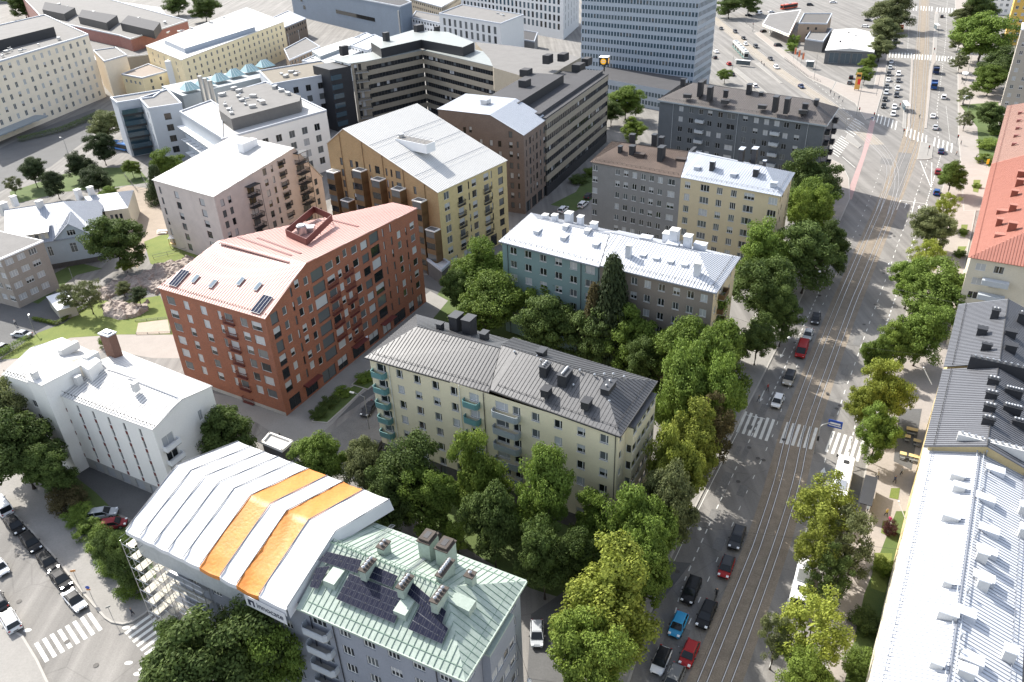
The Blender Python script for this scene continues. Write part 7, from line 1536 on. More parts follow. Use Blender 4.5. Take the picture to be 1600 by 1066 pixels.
for x, y, r, h, hue, lb in [(1545, 225, 15, 3, 'lime', 'rounded light hedge shrub on the park edge, right side'), (1540, 248, 13, 2.6, 'lime', 'lower light hedge shrub near the yellow sign'), (1557, 205, 10, 2.5, 'green', 'green shrub under the round dark tree, right side'), (1391, 826, 10, 2.0, 'purple', 'round dark purple shrub by the white block'), (1380, 885, 14, 2.4, 'lime', 'leafy green shrub under the white block eave'), (1352, 970, 22, 2.6, 'dark', 'dark shaded shrub along the white block'), (1345, 1040, 26, 2.6, 'green', 'green shrub at the bottom along the white block'), (1505, 362, 7, 1.4, 'green', 'clipped bush on the right pavement, upper'), (1500, 396, 8, 1.6, 'dark', 'clipped bush on the right pavement, lower'), (1526, 290, 6, 1.3, 'green', 'clipped hedge block on the right pavement, far'),
        (515, 628, 14, 1.4, 'dark', 'hedge bush in the bed at the red brick house, first'), (535, 612, 13, 1.4, 'green', 'hedge bush in the bed at the red brick house, second'), (498, 645, 13, 1.4, 'dark', 'hedge bush in the bed at the red brick house, third'), (570, 590, 13, 1.4, 'green', 'hedge bush in the bed at the red brick house, last'), (905, 280, 14, 2, 'dark', 'dark hedge behind the grey house parking'), (925, 268, 12, 2, 'green', 'green hedge by the office arcade')]:
    tree(x, y, r, h, hue, lb, 'hedge', None, 'shrub', 'shrub')
# clipped hedges
def hedgeline(pts, w_, h, label, hue='green'):
    pl = resample(W2(pts), .5); mb = MB(); rnd = random.Random(len(pts) + int(pts[0][0])); 
    for a, b in zip(pl, pl[1:]):
        d = (b - a).normalized(); s_ = Vector((d.y, -d.x, 0))
        for _ in range(110):
            p = a.lerp(b, rnd.random()) + s_ * rnd.uniform(-w_ / 2, w_ / 2) + Zax * (h * (1 - rnd.random() ** 2 * .95) + rnd.uniform(-.08, .08)); nn = Vector((rnd.gauss(0, .6), rnd.gauss(0, .6), 1)).normalized(); t1 = nn.cross(Vector((rnd.random(), rnd.random(), .1))).normalized(); t2 = nn.cross(t1); q = rnd.uniform(.08, .16); mb.poly([p - t1 * q, p - t2 * q * .6, p + t1 * q, p + t2 * q * .6])
    o = mb.build('hedge', [LM[hue]], None, V3(pl[0], 0)); tag(o, label, 'hedge')
hedgeline([(-10, 565), (20, 548), (48, 533)], 1.6, 1.5, 'clipped green hedge in front of the white house, left edge')
hedgeline([(52, 500), (88, 508), (110, 496), (150, 470)], .8, .8, 'low loose hedge at the edge of the park lawn', 'lime')
hedgeline([(30, 222), (100, 205), (163, 178)], 3.0, 1.8, 'long dark hedge along the foot of the beige hospital slab', 'dark')
hedgeline([(1083, 400), (1150, 420), (1230, 438)], 1.0, 1.0, 'dark hedge in the yard behind the white-roofed block', 'dark')

# ================================================================ VEHICLES
TYRE = plain('tyre_rubber', (.018, .018, .018), .9); RIM = plain('alloy_rim', (.35, .35, .36), .35, metal=.7); HEADL = plain('headlight_glass', (.75, .78, .8), .1, spec=.8); TAILL = plain('taillight_red', (.35, .01, .01), .25); CARGL = plain('car_glass', (.012, .015, .018), .02, spec=.35); TRIM = plain('black_trim', (.02, .02, .02), .6)
CARC = {'black': (.012, .013, .015), 'dark grey': (.05, .053, .06), 'grey': (.14, .145, .15), 'silver': (.38, .40, .42), 'white': (.72, .73, .74), 'red': (.33, .018, .02), 'maroon': (.22, .03, .04), 'blue': (.04, .28, .52), 'navy': (.02, .035, .09), 'beige': (.38, .35, .30), 'yellow': (.7, .5, .05), 'orange': (.75, .18, .02), 'deep blue': (.02, .07, .22)}
def paint(c): return plain('car_paint_' + c.replace(' ', '_'), CARC[c], .6, metal=0, spec=.12, coat=.22)
DIM = {'hatch': (4.1, 1.76, 1.48), 'sedan': (4.65, 1.82, 1.43), 'suv': (4.55, 1.88, 1.68), 'wagon': (4.75, 1.82, 1.50), 'van': (5.3, 1.98, 2.1), 'pickup': (5.2, 1.95, 1.8)}
def loft(secs, mi=0):
    mb = MB(); n = len(secs[0])
    for s_ in secs: mb.v += [tuple(p) for p in s_]
    for i in range(len(secs) - 1):
        for k in range(n): mb.f.append((i * n + k, i * n + (k + 1) % n, (i + 1) * n + (k + 1) % n, (i + 1) * n + k)); mb.m.append(mi)
    mb.f.append(tuple(reversed(range(n)))); mb.m.append(mi); mb.f.append(tuple(range((len(secs) - 1) * n, len(secs) * n))); mb.m.append(mi)
    return mb
def car_shape(kind):
    L, Wd, H = DIM[kind]; h = L / 2; w_ = Wd / 2; belt = .92 if kind not in ('suv', 'van', 'pickup') else 1.02
    def sec(x, zt, hw, zl=.24):
        return [(x, -hw * .93, zl), (x, hw * .93, zl), (x, hw, zl + .22), (x, hw * .99, zt - .14), (x, hw * .9, zt), (x, -hw * .9, zt), (x, -hw * .99, zt - .14), (x, -hw, zl + .22)]
    hood = belt - .04; nose = .68
    st = [(-h, .74, w_ * .84, .36), (-h + .12, belt - .08, w_ * .94), (-h + .5, belt, w_), (0, belt + .01, w_), (h - 1.35, belt - .01, w_), (h - .75, hood - .08, w_ * .98), (h - .22, nose + .06, w_ * .9), (h, .58, w_ * .78, .34)]
    if kind == 'van': st[5:] = [(h - .55, belt, w_), (h - .2, belt - .12, w_ * .96), (h, .66, w_ * .86, .34)]
    body = loft([sec(*q) for q in st])
    # greenhouse: x positions of base rear, roof rear, roof front, base front
    g_ = {'hatch': (-h + .18, -h + .62, .42, 1.18), 'sedan': (-h + .72, -h + 1.35, .35, 1.22), 'suv': (-h + .12, -h + .45, .5, 1.22), 'wagon': (-h + .14, -h + .62, .45, 1.3), 'van': (-h + .06, -h + .16, h - 1.35, h - .55), 'pickup': (-.5, -.3, .6, 1.3)}[kind]
    a, b, c, d = g_; rw = w_ * .76 if kind != 'van' else w_ * .86; bw = w_ * .9
    gl = MB(); q = lambda x, hw, zz: (x, hw, zz); zt = H - .06
    P_ = [q(a, -bw, belt), q(a, bw, belt), q(d, bw, belt), q(d, -bw, belt), q(b, -rw, zt), q(b, rw, zt), q(c, rw, zt), q(c, -rw, zt)]
    gl.v = P_; gl.f = [(0, 4, 5, 1), (1, 5, 6, 2), (2, 6, 7, 3), (3, 7, 4, 0), (4, 7, 6, 5)]; gl.m = [0] * 5
    rf = MB(); rf.v = [(b - .04, -rw - .01, zt - .02), (b - .04, rw + .01, zt - .02), (c + .04, rw + .01, zt - .02), (c + .04, -rw - .01, zt - .02), (b + .1, -rw + .12, H), (b + .1, rw - .12, H), (c - .12, rw - .12, H), (c - .12, -rw + .12, H)]; rf.f = [(0, 1, 5, 4), (1, 2, 6, 5), (2, 3, 7, 6), (3, 0, 4, 7), (4, 5, 6, 7)]; rf.m = [0] * 5
    for s_ in (-1, 1):   # pillars
        for f_ in ((.42,) if kind != 'van' else (.25, .6)):
            x0 = a + (d - a) * f_; x1 = b + (c - b) * f_; rf.tube([(x0, s_ * (bw + .005), belt), (x1, s_ * (rw + .01), zt)], .045, 4)
        rf.tube([(d, s_ * bw, belt), (c, s_ * rw, zt)], .04, 4); rf.tube([(a, s_ * bw, belt), (b, s_ * rw, zt)], .06, 4)
        if kind == 'van': rf.poly([(a, s_ * (bw + .02), belt), (a + 1.9, s_ * (bw + .02), belt), (a + 1.9, s_ * (rw + .03), zt), (b, s_ * (rw + .03), zt)])
    wh = []
    for x in (-h + .82, h - .88):
        for s_ in (-1, 1):
            t = MB(); t.tube([(x, s_ * (w_ - .20), .33), (x, s_ * (w_ + .01), .33)], .33, 14); r_ = MB(); r_.tube([(x, s_ * (w_ - .02), .33), (x, s_ * (w_ + .025), .33)], .2, 10); wh.append((t, r_))
    hl = [];
    for s_ in (-1, 1): t = MB(); t.rbox(h - .36, h - .06, s_ * w_ * .66 - .17, s_ * w_ * .66 + .17, .62, .76); hl.append(t)
    tl = []
    for s_ in (-1, 1): t = MB(); t.rbox(-h - .01, -h + .14, s_ * w_ * .76 - .13, s_ * w_ * .76 + .13, .68, .86); tl.append(t)
    mr = MB()
    for s_ in (-1, 1): mr.rbox(d - .5, d - .3, s_ * (w_ + .09) - .09, s_ * (w_ + .09) + .09, belt, belt + .14)
    pl = MB(); pl.rbox(h - .06, h + .015, -.45, .45, .32, .52); pl.rbox(-h - .015, -h + .06, -.3, .3, .42, .56)
    return body, rf, gl, wh, hl, tl, mr, pl
_cs = {k: car_shape(k) for k in DIM}; _cmesh = {}
def cmesh(key, mb, mats, smooth=False):
    if key not in _cmesh: _cmesh[key] = mb.mesh(key[0], mats, smooth=smooth)
    return _cmesh[key]
def link(name, me, parent, loc=None):
    o = bpy.data.objects.new(name, me); C.objects.link(o); o.parent = parent
    if loc: o.location = loc
    return o
def head(px, py, hx, hy, z=.0):
    a, b = P(px, py, z), P(px + hx, py + hy, z); return math.atan2(b.y - a.y, b.x - a.x)
def car(px, py, hv, col, kind, label, group=None, far=False, roofc=None):
    c = P(px, py, .8); c.z = 0; ang = head(px, py, *hv); body, rf, gl, wh, hl, tl, mr, pl = _cs[kind]; pm = paint(col); rm = paint(roofc) if roofc else pm
    if far:
        k = ('car', kind, col, roofc)
        if k not in _cmesh:
            mb = MB(); mb.add(body); mb.add(rf, None, 5); mb.add(gl, None, 1)
            for t, r_ in wh: mb.add(t, None, 2); mb.add(r_, None, 2)
            for t in hl: mb.add(t, None, 3)
            for t in tl: mb.add(t, None, 4)
            _cmesh[k] = mb.mesh('car', [pm, CARGL, TYRE, HEADL, TAILL, rm])
        o = bpy.data.objects.new('car' if kind != 'van' else 'van', _cmesh[k]); C.objects.link(o); o.location = c + Zax * .01; o.rotation_euler = (0, 0, ang); return tag(o, label, 'car' if kind != 'van' else 'van', group)
    root = empty('car' if kind != 'van' else 'van', c + Zax * .01, label, 'car' if kind != 'van' else 'van', group, rz=ang)
    link('body', cmesh(('body', kind, col), body, [pm]), root); link('roof', cmesh(('roof', kind, roofc or col), rf, [rm]), root); link('windows', cmesh(('windows', kind), gl, [CARGL]), root)
    for i, (t, r_) in enumerate(wh): w_ = link('wheel', cmesh(('wheel', kind, i), t, [TYRE]), root); link('rim', cmesh(('rim', kind, i), r_, [RIM]), w_)
    for i, t in enumerate(hl): link('headlight', cmesh(('headlight', kind, i), t, [HEADL]), root)
    for i, t in enumerate(tl): link('taillight', cmesh(('taillight', kind, i), t, [TAILL]), root)
    link('mirrors', cmesh(('mirrors', kind), mr, [TRIM]), root); link('grille', cmesh(('grille', kind), pl, [TRIM]), root)
    return root
GQ, GL_, GP_ = 'cars on the main road', 'cars waiting at the far traffic lights', 'cars parked in the lower left street'
dn = (-11, 26)
for a in [(1275, 497, (-6, 24), 'dark grey', 'hatch', 'dark grey hatchback, farthest car of the near queue in the sun band'), (1263, 521, (-8, 24), 'silver', 'sedan', 'silver car right behind the red van'), (1233, 590, (-10, 24), 'beige', 'suv', 'beige-grey car with dark open roof before the white car'), (1215, 625, (-10, 24), 'white', 'hatch', 'white hatchback stopped at the zebra crossing'),
          (1152, 838, (-9, 26), 'dark grey', 'wagon', 'dark estate car alone below the crossing'), (1135, 884, (-9, 26), 'red', 'hatch', 'dark-roofed red hatchback behind the dark estate'), (1080, 921, (-11, 26), 'black', 'suv', 'black SUV in the kerb lane left of the cyclist'), (1104, 958, (-11, 26), 'black', 'wagon', 'black car directly below the cyclist'), (1060, 974, (-11, 26), 'blue', 'hatch', 'bright blue hatchback in the kerb lane'), (1077, 1019, (-11, 26), 'red', 'hatch', 'all red hatchback in front of the blue one'), (1033, 1030, (-11, 26), 'white', 'hatch', 'white car with black roof half under the tree'), (1052, 1061, (-11, 26), 'grey', 'wagon', 'grey car cut by the bottom edge')]:
    rc = {'dark-roofed red hatchback behind the dark estate': 'dark grey', 'white car with black roof half under the tree': 'black', 'beige-grey car with dark open roof before the white car': 'dark grey'}.get(a[5]); car(*a, GQ, roofc=rc)
car(1253, 546, (-9, 26), 'red', 'van', 'red delivery van with red roof load in the queue', GQ)
car(839, 988, (0, 22), 'silver', 'hatch', 'silver-blue hatchback parked in the shade by the verdigris-roofed block')
car(577, 637, (-8, 10), 'dark grey', 'sedan', 'dark car driving down the side street by the yellow block'); car(585, 700, (-8, 10), 'dark grey', 'hatch', 'dark car half hidden under the side street trees')
for x, y, c_, lb in [(880, 326, 'white', 'white car parked left behind the white-roofed block'), (911, 318, 'white', 'white estate parked by the grey house wall')]: car(x, y, (12, -10), c_, 'wagon', lb)
car(920, 305, (12, -10), 'dark grey', 'hatch', 'dark car parked at the wall, third from the roof edge')
car(33, 521, (-18, -2), 'silver', 'sedan', 'silver saloon parked beside the hedge at the park'); car(-2, 545, (-14, 8), 'silver', 'hatch', 'silver car end cut by the left edge behind the hedge')
car(158, 801, (18, -3), 'silver', 'wagon', 'silver estate parked in the yard of the white house'); car(176, 817, (18, -3), 'maroon', 'hatch', 'dark red car parked next to the silver estate')
for x, y, c_, k_, lb in [(22, 819, 'black', 'wagon', 'black estate parked right behind the white van'), (48, 847, 'black', 'suv', 'black SUV with glass roof, second dark car from the van'), (74, 876, 'black', 'wagon', 'black car, third dark one in the kerb row'), (94, 903, 'black', 'sedan', 'black saloon touching the white car in the kerb row'), (116, 936, 'white', 'sedan', 'white saloon with dark glass roof, last before the crossing')]:
    car(x, y, (24, 28), c_, k_, lb, GP_, roofc='black' if k_ != 'wagon' else None)
car(-2, 884, (13, 17), 'white', 'hatch', 'white car driving, cut by the left edge'); car(15, 968, (-14, -24), 'white', 'suv', 'white pickup-like car with dark grilles at the lower left kerb', GP_); car(-3, 938, (-14, -24), 'dark grey', 'hatch', 'dark car behind the white one at the lower left kerb', GP_); car(3, 790, (-12, -16), 'white', 'van', 'white box van parked first in the kerb row', GP_)
k = 0
for x, y, c_, lb in [(1393, 96, 'white', 'white car at the very back of the left queue'), (1391, 105, 'silver', 'silver car second from the back, left queue'), (1389, 115, 'dark grey', 'dark car between silver and white, left queue'), (1388, 124, 'white', 'white car in the middle of the left queue'), (1386, 134, 'grey', 'grey car behind the two dark ones, left queue'), (1385, 144, 'silver', 'light silver car, third from the front, left queue'), (1383, 154, 'black', 'black car second in the left queue'), (1381, 165, 'black', 'black taxi first in the left queue'),
                     (1404, 115, 'white', 'white car at the back of the right queue'), (1404, 125, 'dark grey', 'dark car second from the back, right queue'), (1403, 137, 'white', 'white car in the middle of the right queue'), (1401, 148, 'dark grey', 'dark green-grey car third in the right queue'), (1398, 166, 'white', 'white car second in the right queue'), (1396, 177, 'white', 'white car first at the stop line, right queue')]:
    car(x, y, (-1.5, 9), c_, ('sedan', 'hatch', 'suv')[k % 3], lb, GL_, far=True); k += 1
t = MB(); c = P(1382, 160, 1.7); t.rbox(-.35, .35, -.6, .6, 0, .12); 
for x, y, c_, kd, lb in [(1472, 25, 'black', 'sedan', 'black car alone near the far top crossing'), (1475, 151, 'white', 'suv', 'white car right beside the blue truck'), (1458, 180, 'white', 'sedan', 'white car below the blue truck'), (1462, 198, 'silver', 'sedan', 'silver car closest above the big crossing, right side'), (1471, 235, 'navy', 'sedan', 'dark blue car on the zebra of the right carriageway'), (1466, 267, 'maroon', 'hatch', 'dark car half hidden by the round intersection tree'), (1464, 299, 'deep blue', 'hatch', 'blue-black car at the tree by the lane arrows'), (1398, 72, 'dark grey', 'suv', 'dark car below the orange truck')]:
    car(x, y, (1, -9), c_, kd, lb, GQ, far=True)
tv = (13, 11)
for x, y, c_, kd, lb in [(1127, 44, 'dark grey', 'sedan', 'dark car next to the tram rear end'), (1149, 49, 'dark grey', 'suv', 'dark car beside the second tram section'), (1162, 59, 'black', 'sedan', 'black car beside the middle of the tram'), (1165, 68, 'white', 'hatch', 'white car squeezed between tram and black car'), (1181, 72, 'dark grey', 'suv', 'dark SUV beside the tram front half'), (1204, 91, 'dark grey', 'sedan', 'dark saloon ahead of the white van, tram street'), (1213, 104, 'white', 'wagon', 'white estate ahead of the tram'), (1252, 134, 'navy', 'sedan', 'dark saloon nearest the intersection, tram street')]:
    car(x, y, tv, c_, kd, lb, 'cars on the tram street', far=True)
for x, y, c_, kd, lb in [(1119, 80, 'white', 'sedan', 'white car emerging from behind the tower'), (1117, 89, 'dark grey', 'hatch', 'dark car behind the white one at the tower'), (1139, 99, 'red', 'hatch', 'red car left of the tram stop'), (1144, 115, 'dark grey', 'sedan', 'dark car by the small tree at the tower'), (1179, 133, 'white', 'wagon', 'white car behind the slate block roof')]:
    car(x, y, (-13, -11), c_, kd, lb, 'cars on the tram street', far=True)
for x, y, hv, c_, kd, lb in [(1186, 20, (8, -2), 'white', 'van', 'white van beside the canopy at the top'), (1205, 18, (8, -1), 'white', 'sedan', 'white car between van and red bus'), (1193, 48, (6, -1), 'dark grey', 'hatch', 'dark car under the canopy edge, left'), (1216, 70, (8, -1), 'dark grey', 'suv', 'dark car under the canopy front, right'), (1170, 23, (8, 0), 'black', 'sedan', 'black car at the top left of the canopy'), (1357, 31, (8, 1), 'black', 'sedan', 'black car parked behind the white showroom'), (1353, 41, (8, 1), 'white', 'wagon', 'white car parked just above the showroom roof'), (1302, 3, (8, 0), 'white', 'sedan', 'white car at the top edge right of the red bus'), (1266, 7, (8, 0), 'dark grey', 'suv', 'dark car at the end of the red bus'), (1330, 120, (2, -8), 'black', 'hatch', 'black car parked by the orange price sign'), (1328, 128, (4, -6), 'grey', 'hatch', 'grey car parked below the black one at the price sign')]:
    car(x, y, hv, c_, kd, lb, None, far=True)
def longveh(name, cat, px, py, hv, L, Wd, H, mats, label, segs=1, winz=(1.0, 1.9), roofbits=True, stripe=None, cab=None):
    """bus or tram: rounded box sections with glazing bands, roof equipment, wheels"""
    c = P(px, py, H * .6); c.z = 0; ang = head(px, py, *hv); root = empty(name, c + Zax * .01, label, cat, rz=ang); sl_ = L / segs; w_ = Wd / 2
    for i in range(segs):
        x0 = -L / 2 + i * sl_ + (.2 if segs > 1 else 0); x1 = x0 + sl_ - (.4 if segs > 1 else 0); f = .35 if i == segs - 1 else .06; r = .35 if i == 0 else .06
        def sc_(x, k, top=H): return [(x, -w_ * k, .35), (x, w_ * k, .35), (x, w_ * k, top - .3), (x, w_ * k - .18, top), (x, -w_ * k + .18, top), (x, -w_ * k, top - .3)]
        mb = loft([sc_(x0, .96 if r < .1 else .9, H - r * .3), sc_(x0 + r, 1), sc_(x1 - f, 1), sc_(x1, .96 if f < .1 else .9, H - f * .3)]); mb.build('body', [mats[0]], root)
        g_ = MB(); 
        for s_ in (-1, 1): g_.rbox(x0 + .5, x1 - .5, s_ * w_ - .02, s_ * w_ + .02, winz[0], winz[1] + .55)
        if i == segs - 1: g_.rbox(x1 - .1, x1 + .03, -w_ * .82, w_ * .82, winz[0], winz[1] + .6)
        if i == 0: g_.rbox(x0 - .03, x0 + .1, -w_ * .82, w_ * .82, winz[0] + .2, winz[1] + .6)
        g_.build('windows', [CARGL], root)
        if stripe: s2 = MB(); [s2.rbox(x0 + .06, x1 - .06, s_ * w_ - .012, s_ * w_ + .012, .45, winz[0] - .05) for s_ in (-1, 1)]; s2.build('side_panel', [stripe], root)
        if roofbits:
            rb = MB(); rb.rbox((x0 + x1) / 2 - 1.3, (x0 + x1) / 2 + .8, -.75, .75, H - .02, H + .25); rb.build('roof_unit', [STEEL], root)
            rb = MB(); rb.rbox(x1 - 2.2, x1 - 1.4, -.4, .4, H - .02, H + .12); rb.build('roof_hatch', [TRIM], root)
    for x in ([-L * .32, L * .3] if segs == 1 else [-L / 2 + sl_ * (i + .5) for i in range(segs)]):
        for s_ in (-1, 1): t = MB(); t.tube([(x, s_ * (w_ - .3), .45), (x, s_ * (w_ + .01), .45)], .45, 12); t.build('wheel', [TYRE], root)
    t = MB()
    if segs == 1: t.tube([(L / 2 - .1, w_, H - .4), (L / 2 + .35, w_ + .25, H - .5)], .05, 5); t.rbox(L / 2 + .25, L / 2 + .4, w_ + .12, w_ + .36, H - 1.0, H - .45); t.build('mirror', [TRIM], root)
    return root
BUSW = paint('white'); longveh('bus', 'bus', 1312, 766, (11, -46), 15.0, 2.55, 3.0, [BUSW], 'white city bus with pale blue rear standing under the thin trees by the crossing', stripe=plain('pale_blue_paint', (.10, .42, .62), .3))
longveh('bus', 'bus', 1253, 912, (-8, 34), 7.5, 2.2, 2.7, [BUSW], 'smaller white minibus mostly hidden under the lower right trees')
longveh('bus', 'bus', 191, 227, (20, 4), 11.0, 2.5, 3.0, [plain('bus_blue', (.04, .18, .48), .3, coat=.5)], 'blue bus partly hidden behind the olive tree beside the clinic')
longveh('bus', 'bus', 1233, 9, (-20, 3), 13, 2.5, 3.0, [plain('bus_vermilion', (.55, .09, .04), .3)], 'red and orange bus behind the petrol station canopy')
longveh('tram', 'tram', 1157, 76, (53, 55), 30, 2.4, 3.5, [plain('tram_cream', (.52, .54, .50), .4)], 'long green and cream articulated tram on the tram street', segs=5, stripe=plain('tram_green', (.06, .20, .19), .4))
def truck(px, py, hv, c1, c2, label, L=7.5, load=True):
    c = P(px, py, 1.5); c.z = 0; root = empty('truck', c, label, 'truck', rz=head(px, py, *hv)); t = MB(); t.add(loft([[(x, -1.2 * k, .5), (x, 1.2 * k, .5), (x, 1.2 * k, z_ - .2), (x, 1.05 * k, z_), (x, -1.05 * k, z_), (x, -1.2 * k, z_ - .2)] for x, k, z_ in ((L / 2 - 2, 1, 2.9), (L / 2 - .4, 1, 2.9), (L / 2, .96, 2.2))])); t.build('cab', [c1], root)
    t = MB(); t.rbox(L / 2 - .25, L / 2 + .02, -1, 1, 1.6, 2.5); t.build('windscreen', [CARGL], root); t = MB(); t.rbox(-L / 2, L / 2 - 2.2, -1.2, 1.2, .9, 1.2); t.rbox(-L / 2, L / 2 - 2.2, -1.22, -1.1, 1.2, 2.6); t.rbox(-L / 2, L / 2 - 2.2, 1.1, 1.22, 1.2, 2.6); t.rbox(-L / 2, -L / 2 + .12, -1.1, 1.1, 1.2, 2.6); t.rbox(L / 2 - 2.32, L / 2 - 2.2, -1.1, 1.1, 1.2, 2.8); t.build('cargo_bed', [c2], root)
    for x in (-L / 2 + 1, -L / 2 + 2.2, L / 2 - 1):
        for s_ in (-1, 1): t = MB(); t.tube([(x, s_ * .9, .5), (x, s_ * 1.2, .5)], .5, 12); t.build('wheel', [TYRE], root)
truck(1460, 132, (-1, 9), paint('deep blue'), plain('truck_bed_navy', (.03, .06, .16), .5), 'blue tipper truck driving on the right carriageway'); truck(1463, 109, (0, 9), paint('navy'), TRIM, 'dark truck trailer right behind the blue tipper', 6)
truck(1408, 44, (-1, 9), paint('orange'), paint('orange'), 'bright orange truck under the grey-green trees'); truck(1399, 62, (-1, 9), paint('silver'), plain('truck_bed_navy', (0, 0, 0)), 'blue-grey truck ahead of the orange one', 6)

# ================================================================ PEOPLE
SKIN = plain('skin', (.42, .26, .19), .6)
def person(px, py, ang, top, legs, label, hair=(.05, .035, .025), stride=.3, z=0.0, loc=None):
    c = loc or P(px, py, 1.0); c = Vector((c.x, c.y, z)); s_ = stride
    V = [(0, 0, .98), (0, 0, 1.18), (0, 0, 1.40), (.02, 0, 1.50), (.02, 0, 1.66),
         (0, .09, .92), (s_ * .55, .10, .50), (s_ * .75, .10, .08), (s_ * .75 + .17, .10, .04), (0, -.09, .92), (-s_ * .15, -.10, .50), (-s_ * .8, -.10, .10), (-s_ * .8 + .15, -.10, .04),
         (0, .19, 1.40), (-s_ * .3, .24, 1.13), (-s_ * .2 + .05, .25, .88), (0, -.19, 1.40), (s_ * .3, -.24, 1.13), (s_ * .5 + .05, -.25, .90)]
    E_ = [(0, 1), (1, 2), (2, 3), (3, 4), (0, 5), (5, 6), (6, 7), (7, 8), (0, 9), (9, 10), (10, 11), (11, 12), (2, 13), (13, 14), (14, 15), (2, 16), (16, 17), (17, 18)]
    Rr = [.15, .13, .14, .06, .10, .09, .065, .045, .04, .09, .065, .045, .04, .065, .045, .03, .065, .045, .03]
    me = bpy.data.meshes.new('person'); me.from_pydata(V, E_, []); o = bpy.data.objects.new('person', me); C.objects.link(o); md = o.modifiers.new('skin', 'SKIN'); 
    bpy.context.view_layer.update()
    if not me.skin_vertices: bpy.context.view_layer.objects.active = o; bpy.ops.mesh.customdata_skin_add()
    for i, v in enumerate(me.skin_vertices[0].data): v.radius = (Rr[i], Rr[i]); v.use_root = (i == 0)
    o.modifiers.new('sub', 'SUBSURF').levels = 1; o.modifiers['sub'].render_levels = 1
    dg = bpy.context.evaluated_depsgraph_get(); m2 = bpy.data.meshes.new_from_object(o.evaluated_get(dg)); o.modifiers.clear(); o.data = m2
    m2.materials.clear(); [m2.materials.append(q) for q in (SKIN, mat('cloth_' + label[:12].replace(' ', '_'), top, .9, noise=.1), mat('trousers_' + label[:12].replace(' ', '_'), legs, .9, noise=.1), plain('hair_' + str(hair), hair, .8), TRIM)]
    for p in m2.polygons:
        x, y, zz = p.center; p.material_index = 3 if (zz > 1.64 and (x < .05 or zz > 1.74)) else 0 if zz > 1.46 or (abs(y) > .2 and zz < .95) else 1 if zz > .95 else 4 if zz < .09 else 2
    o.location = c; o.rotation_euler = (0, 0, ang); return tag(o, label, 'person')
def skinfix(me_obj, radii): pass
PP = [(23, 503, 2.6, (.55, .55, .53), (.02, .02, .03), 'person in white top and black trousers walking on the shaded parking street, left'), (437, 680, .4, (.03, .035, .05), (.02, .02, .03), 'person in dark clothes walking on the plaza by the kiosk'), (1526, 245, 1.9, (.05, .05, .06), (.03, .03, .05), 'person in dark clothes crossing the side street on the right'), (1495, 239, 2.2, (.3, .18, .12), (.05, .05, .07), 'person in brown jacket waiting by the right zebra'), (1437, 181, 1.2, (.25, .28, .2), (.08, .08, .1), 'person at the tram island near the queue'), (1298, 143, .8, (.12, .10, .10), (.05, .05, .06), 'person in dark clothes at the far corner pavement'), (1304, 147, 2.8, (.06, .08, .07), (.03, .03, .04), 'person in greenish jacket at the far corner pavement'), (1311, 152, .8, (.06, .10, .12), (.03, .03, .04), 'person in teal jacket at the far corner pavement'), (1317, 157, 2.0, (.4, .4, .38), (.05, .05, .06), 'person in light top at the far corner pavement'), (1190, 97, .3, (.03, .03, .04), (.02, .02, .02), 'person standing on the tram stop near the tram front'), (1194, 101, 1.3, (.05, .05, .08), (.02, .02, .02), 'second dark-clad person on the tram stop'), (1391, 812, .5, (.6, .05, .18), (.1, .1, .12), 'person in magenta top by the white block wall'), (1482, 92, 1.5, (.03, .03, .05), (.03, .03, .04), 'person on the far zebra crossing'), (1372, 742, 1.9, (.5, .48, .42), (.05, .06, .1), 'person in pale shirt on the beige pavement by the dark shelter'), (1399, 748, 5.0, (.05, .07, .15), (.04, .04, .05), 'person in navy jacket on the pavement below the dark terrace'), (1386, 800, 1.8, (.45, .35, .1), (.05, .05, .06), 'person in mustard top near the purple shrub'), (1200, 604, 5.1, (.3, .05, .05), (.04, .04, .05), 'person in red jacket on the shaded left pavement above the crossing'), (1186, 622, 2.0, (.1, .1, .1), (.06, .07, .1), 'person in black on the shaded left pavement above the crossing'), (1502, 222, 4.9, (.5, .5, .5), (.05, .06, .1), 'person in light grey by the right end of the big zebra'), (205, 955, .6, (.06, .07, .09), (.05, .05, .06), 'person in dark jacket at the rounded kerb corner'), (1410, 735, 3.0, (.6, .6, .58), (.1, .1, .1), 'person in white by the lowest terrace tables')]
for p in PP: person(*p)
def bicycle(loc, ang, label, grp=None):
    root = empty('bicycle', loc, label, 'bicycle', grp, rz=ang); t = MB()
    for x in (-.52, .52):
        w_ = MB(); w_.tube([(x + .34 * math.cos(a * .4488), 0, .36 + .34 * math.sin(a * .4488)) for a in range(15)], .025, 5); w_.build('wheel', [TYRE], root)
    for a, b in (((-.52, 0, .36), (-.1, 0, .36)), ((-.1, 0, .36), (-.22, 0, .85)), ((-.52, 0, .36), (-.2, 0, .75)), ((-.1, 0, .36), (.38, 0, .82)), ((-.2, 0, .75), (.38, 0, .82)), ((.38, 0, .95), (.52, 0, .36))): t.tube([a, b], .022, 5)
    t.build('frame', [TRIM], root); t = MB(); t.rbox(-.36, -.1, -.07, .07, .86, .92); t.build('saddle', [TRIM], root); t = MB(); t.tube([(.36, -.28, .98), (.4, 0, .98), (.36, .28, .98)], .02, 5); t.build('handlebar', [TRIM], root); return root
v = P(1119, 930, .5); a_ = head(1119, 930, -9, 26); bicycle(V3(v, .02), a_, 'bicycle ridden between the black cars on the main road'); person(0, 0, a_, (.05, .055, .06), (.02, .02, .025), 'cyclist in dark clothes riding between the black cars', stride=.25, z=.12, loc=V3(v, 0) - Vector((math.cos(a_), math.sin(a_), 0)) * .12)
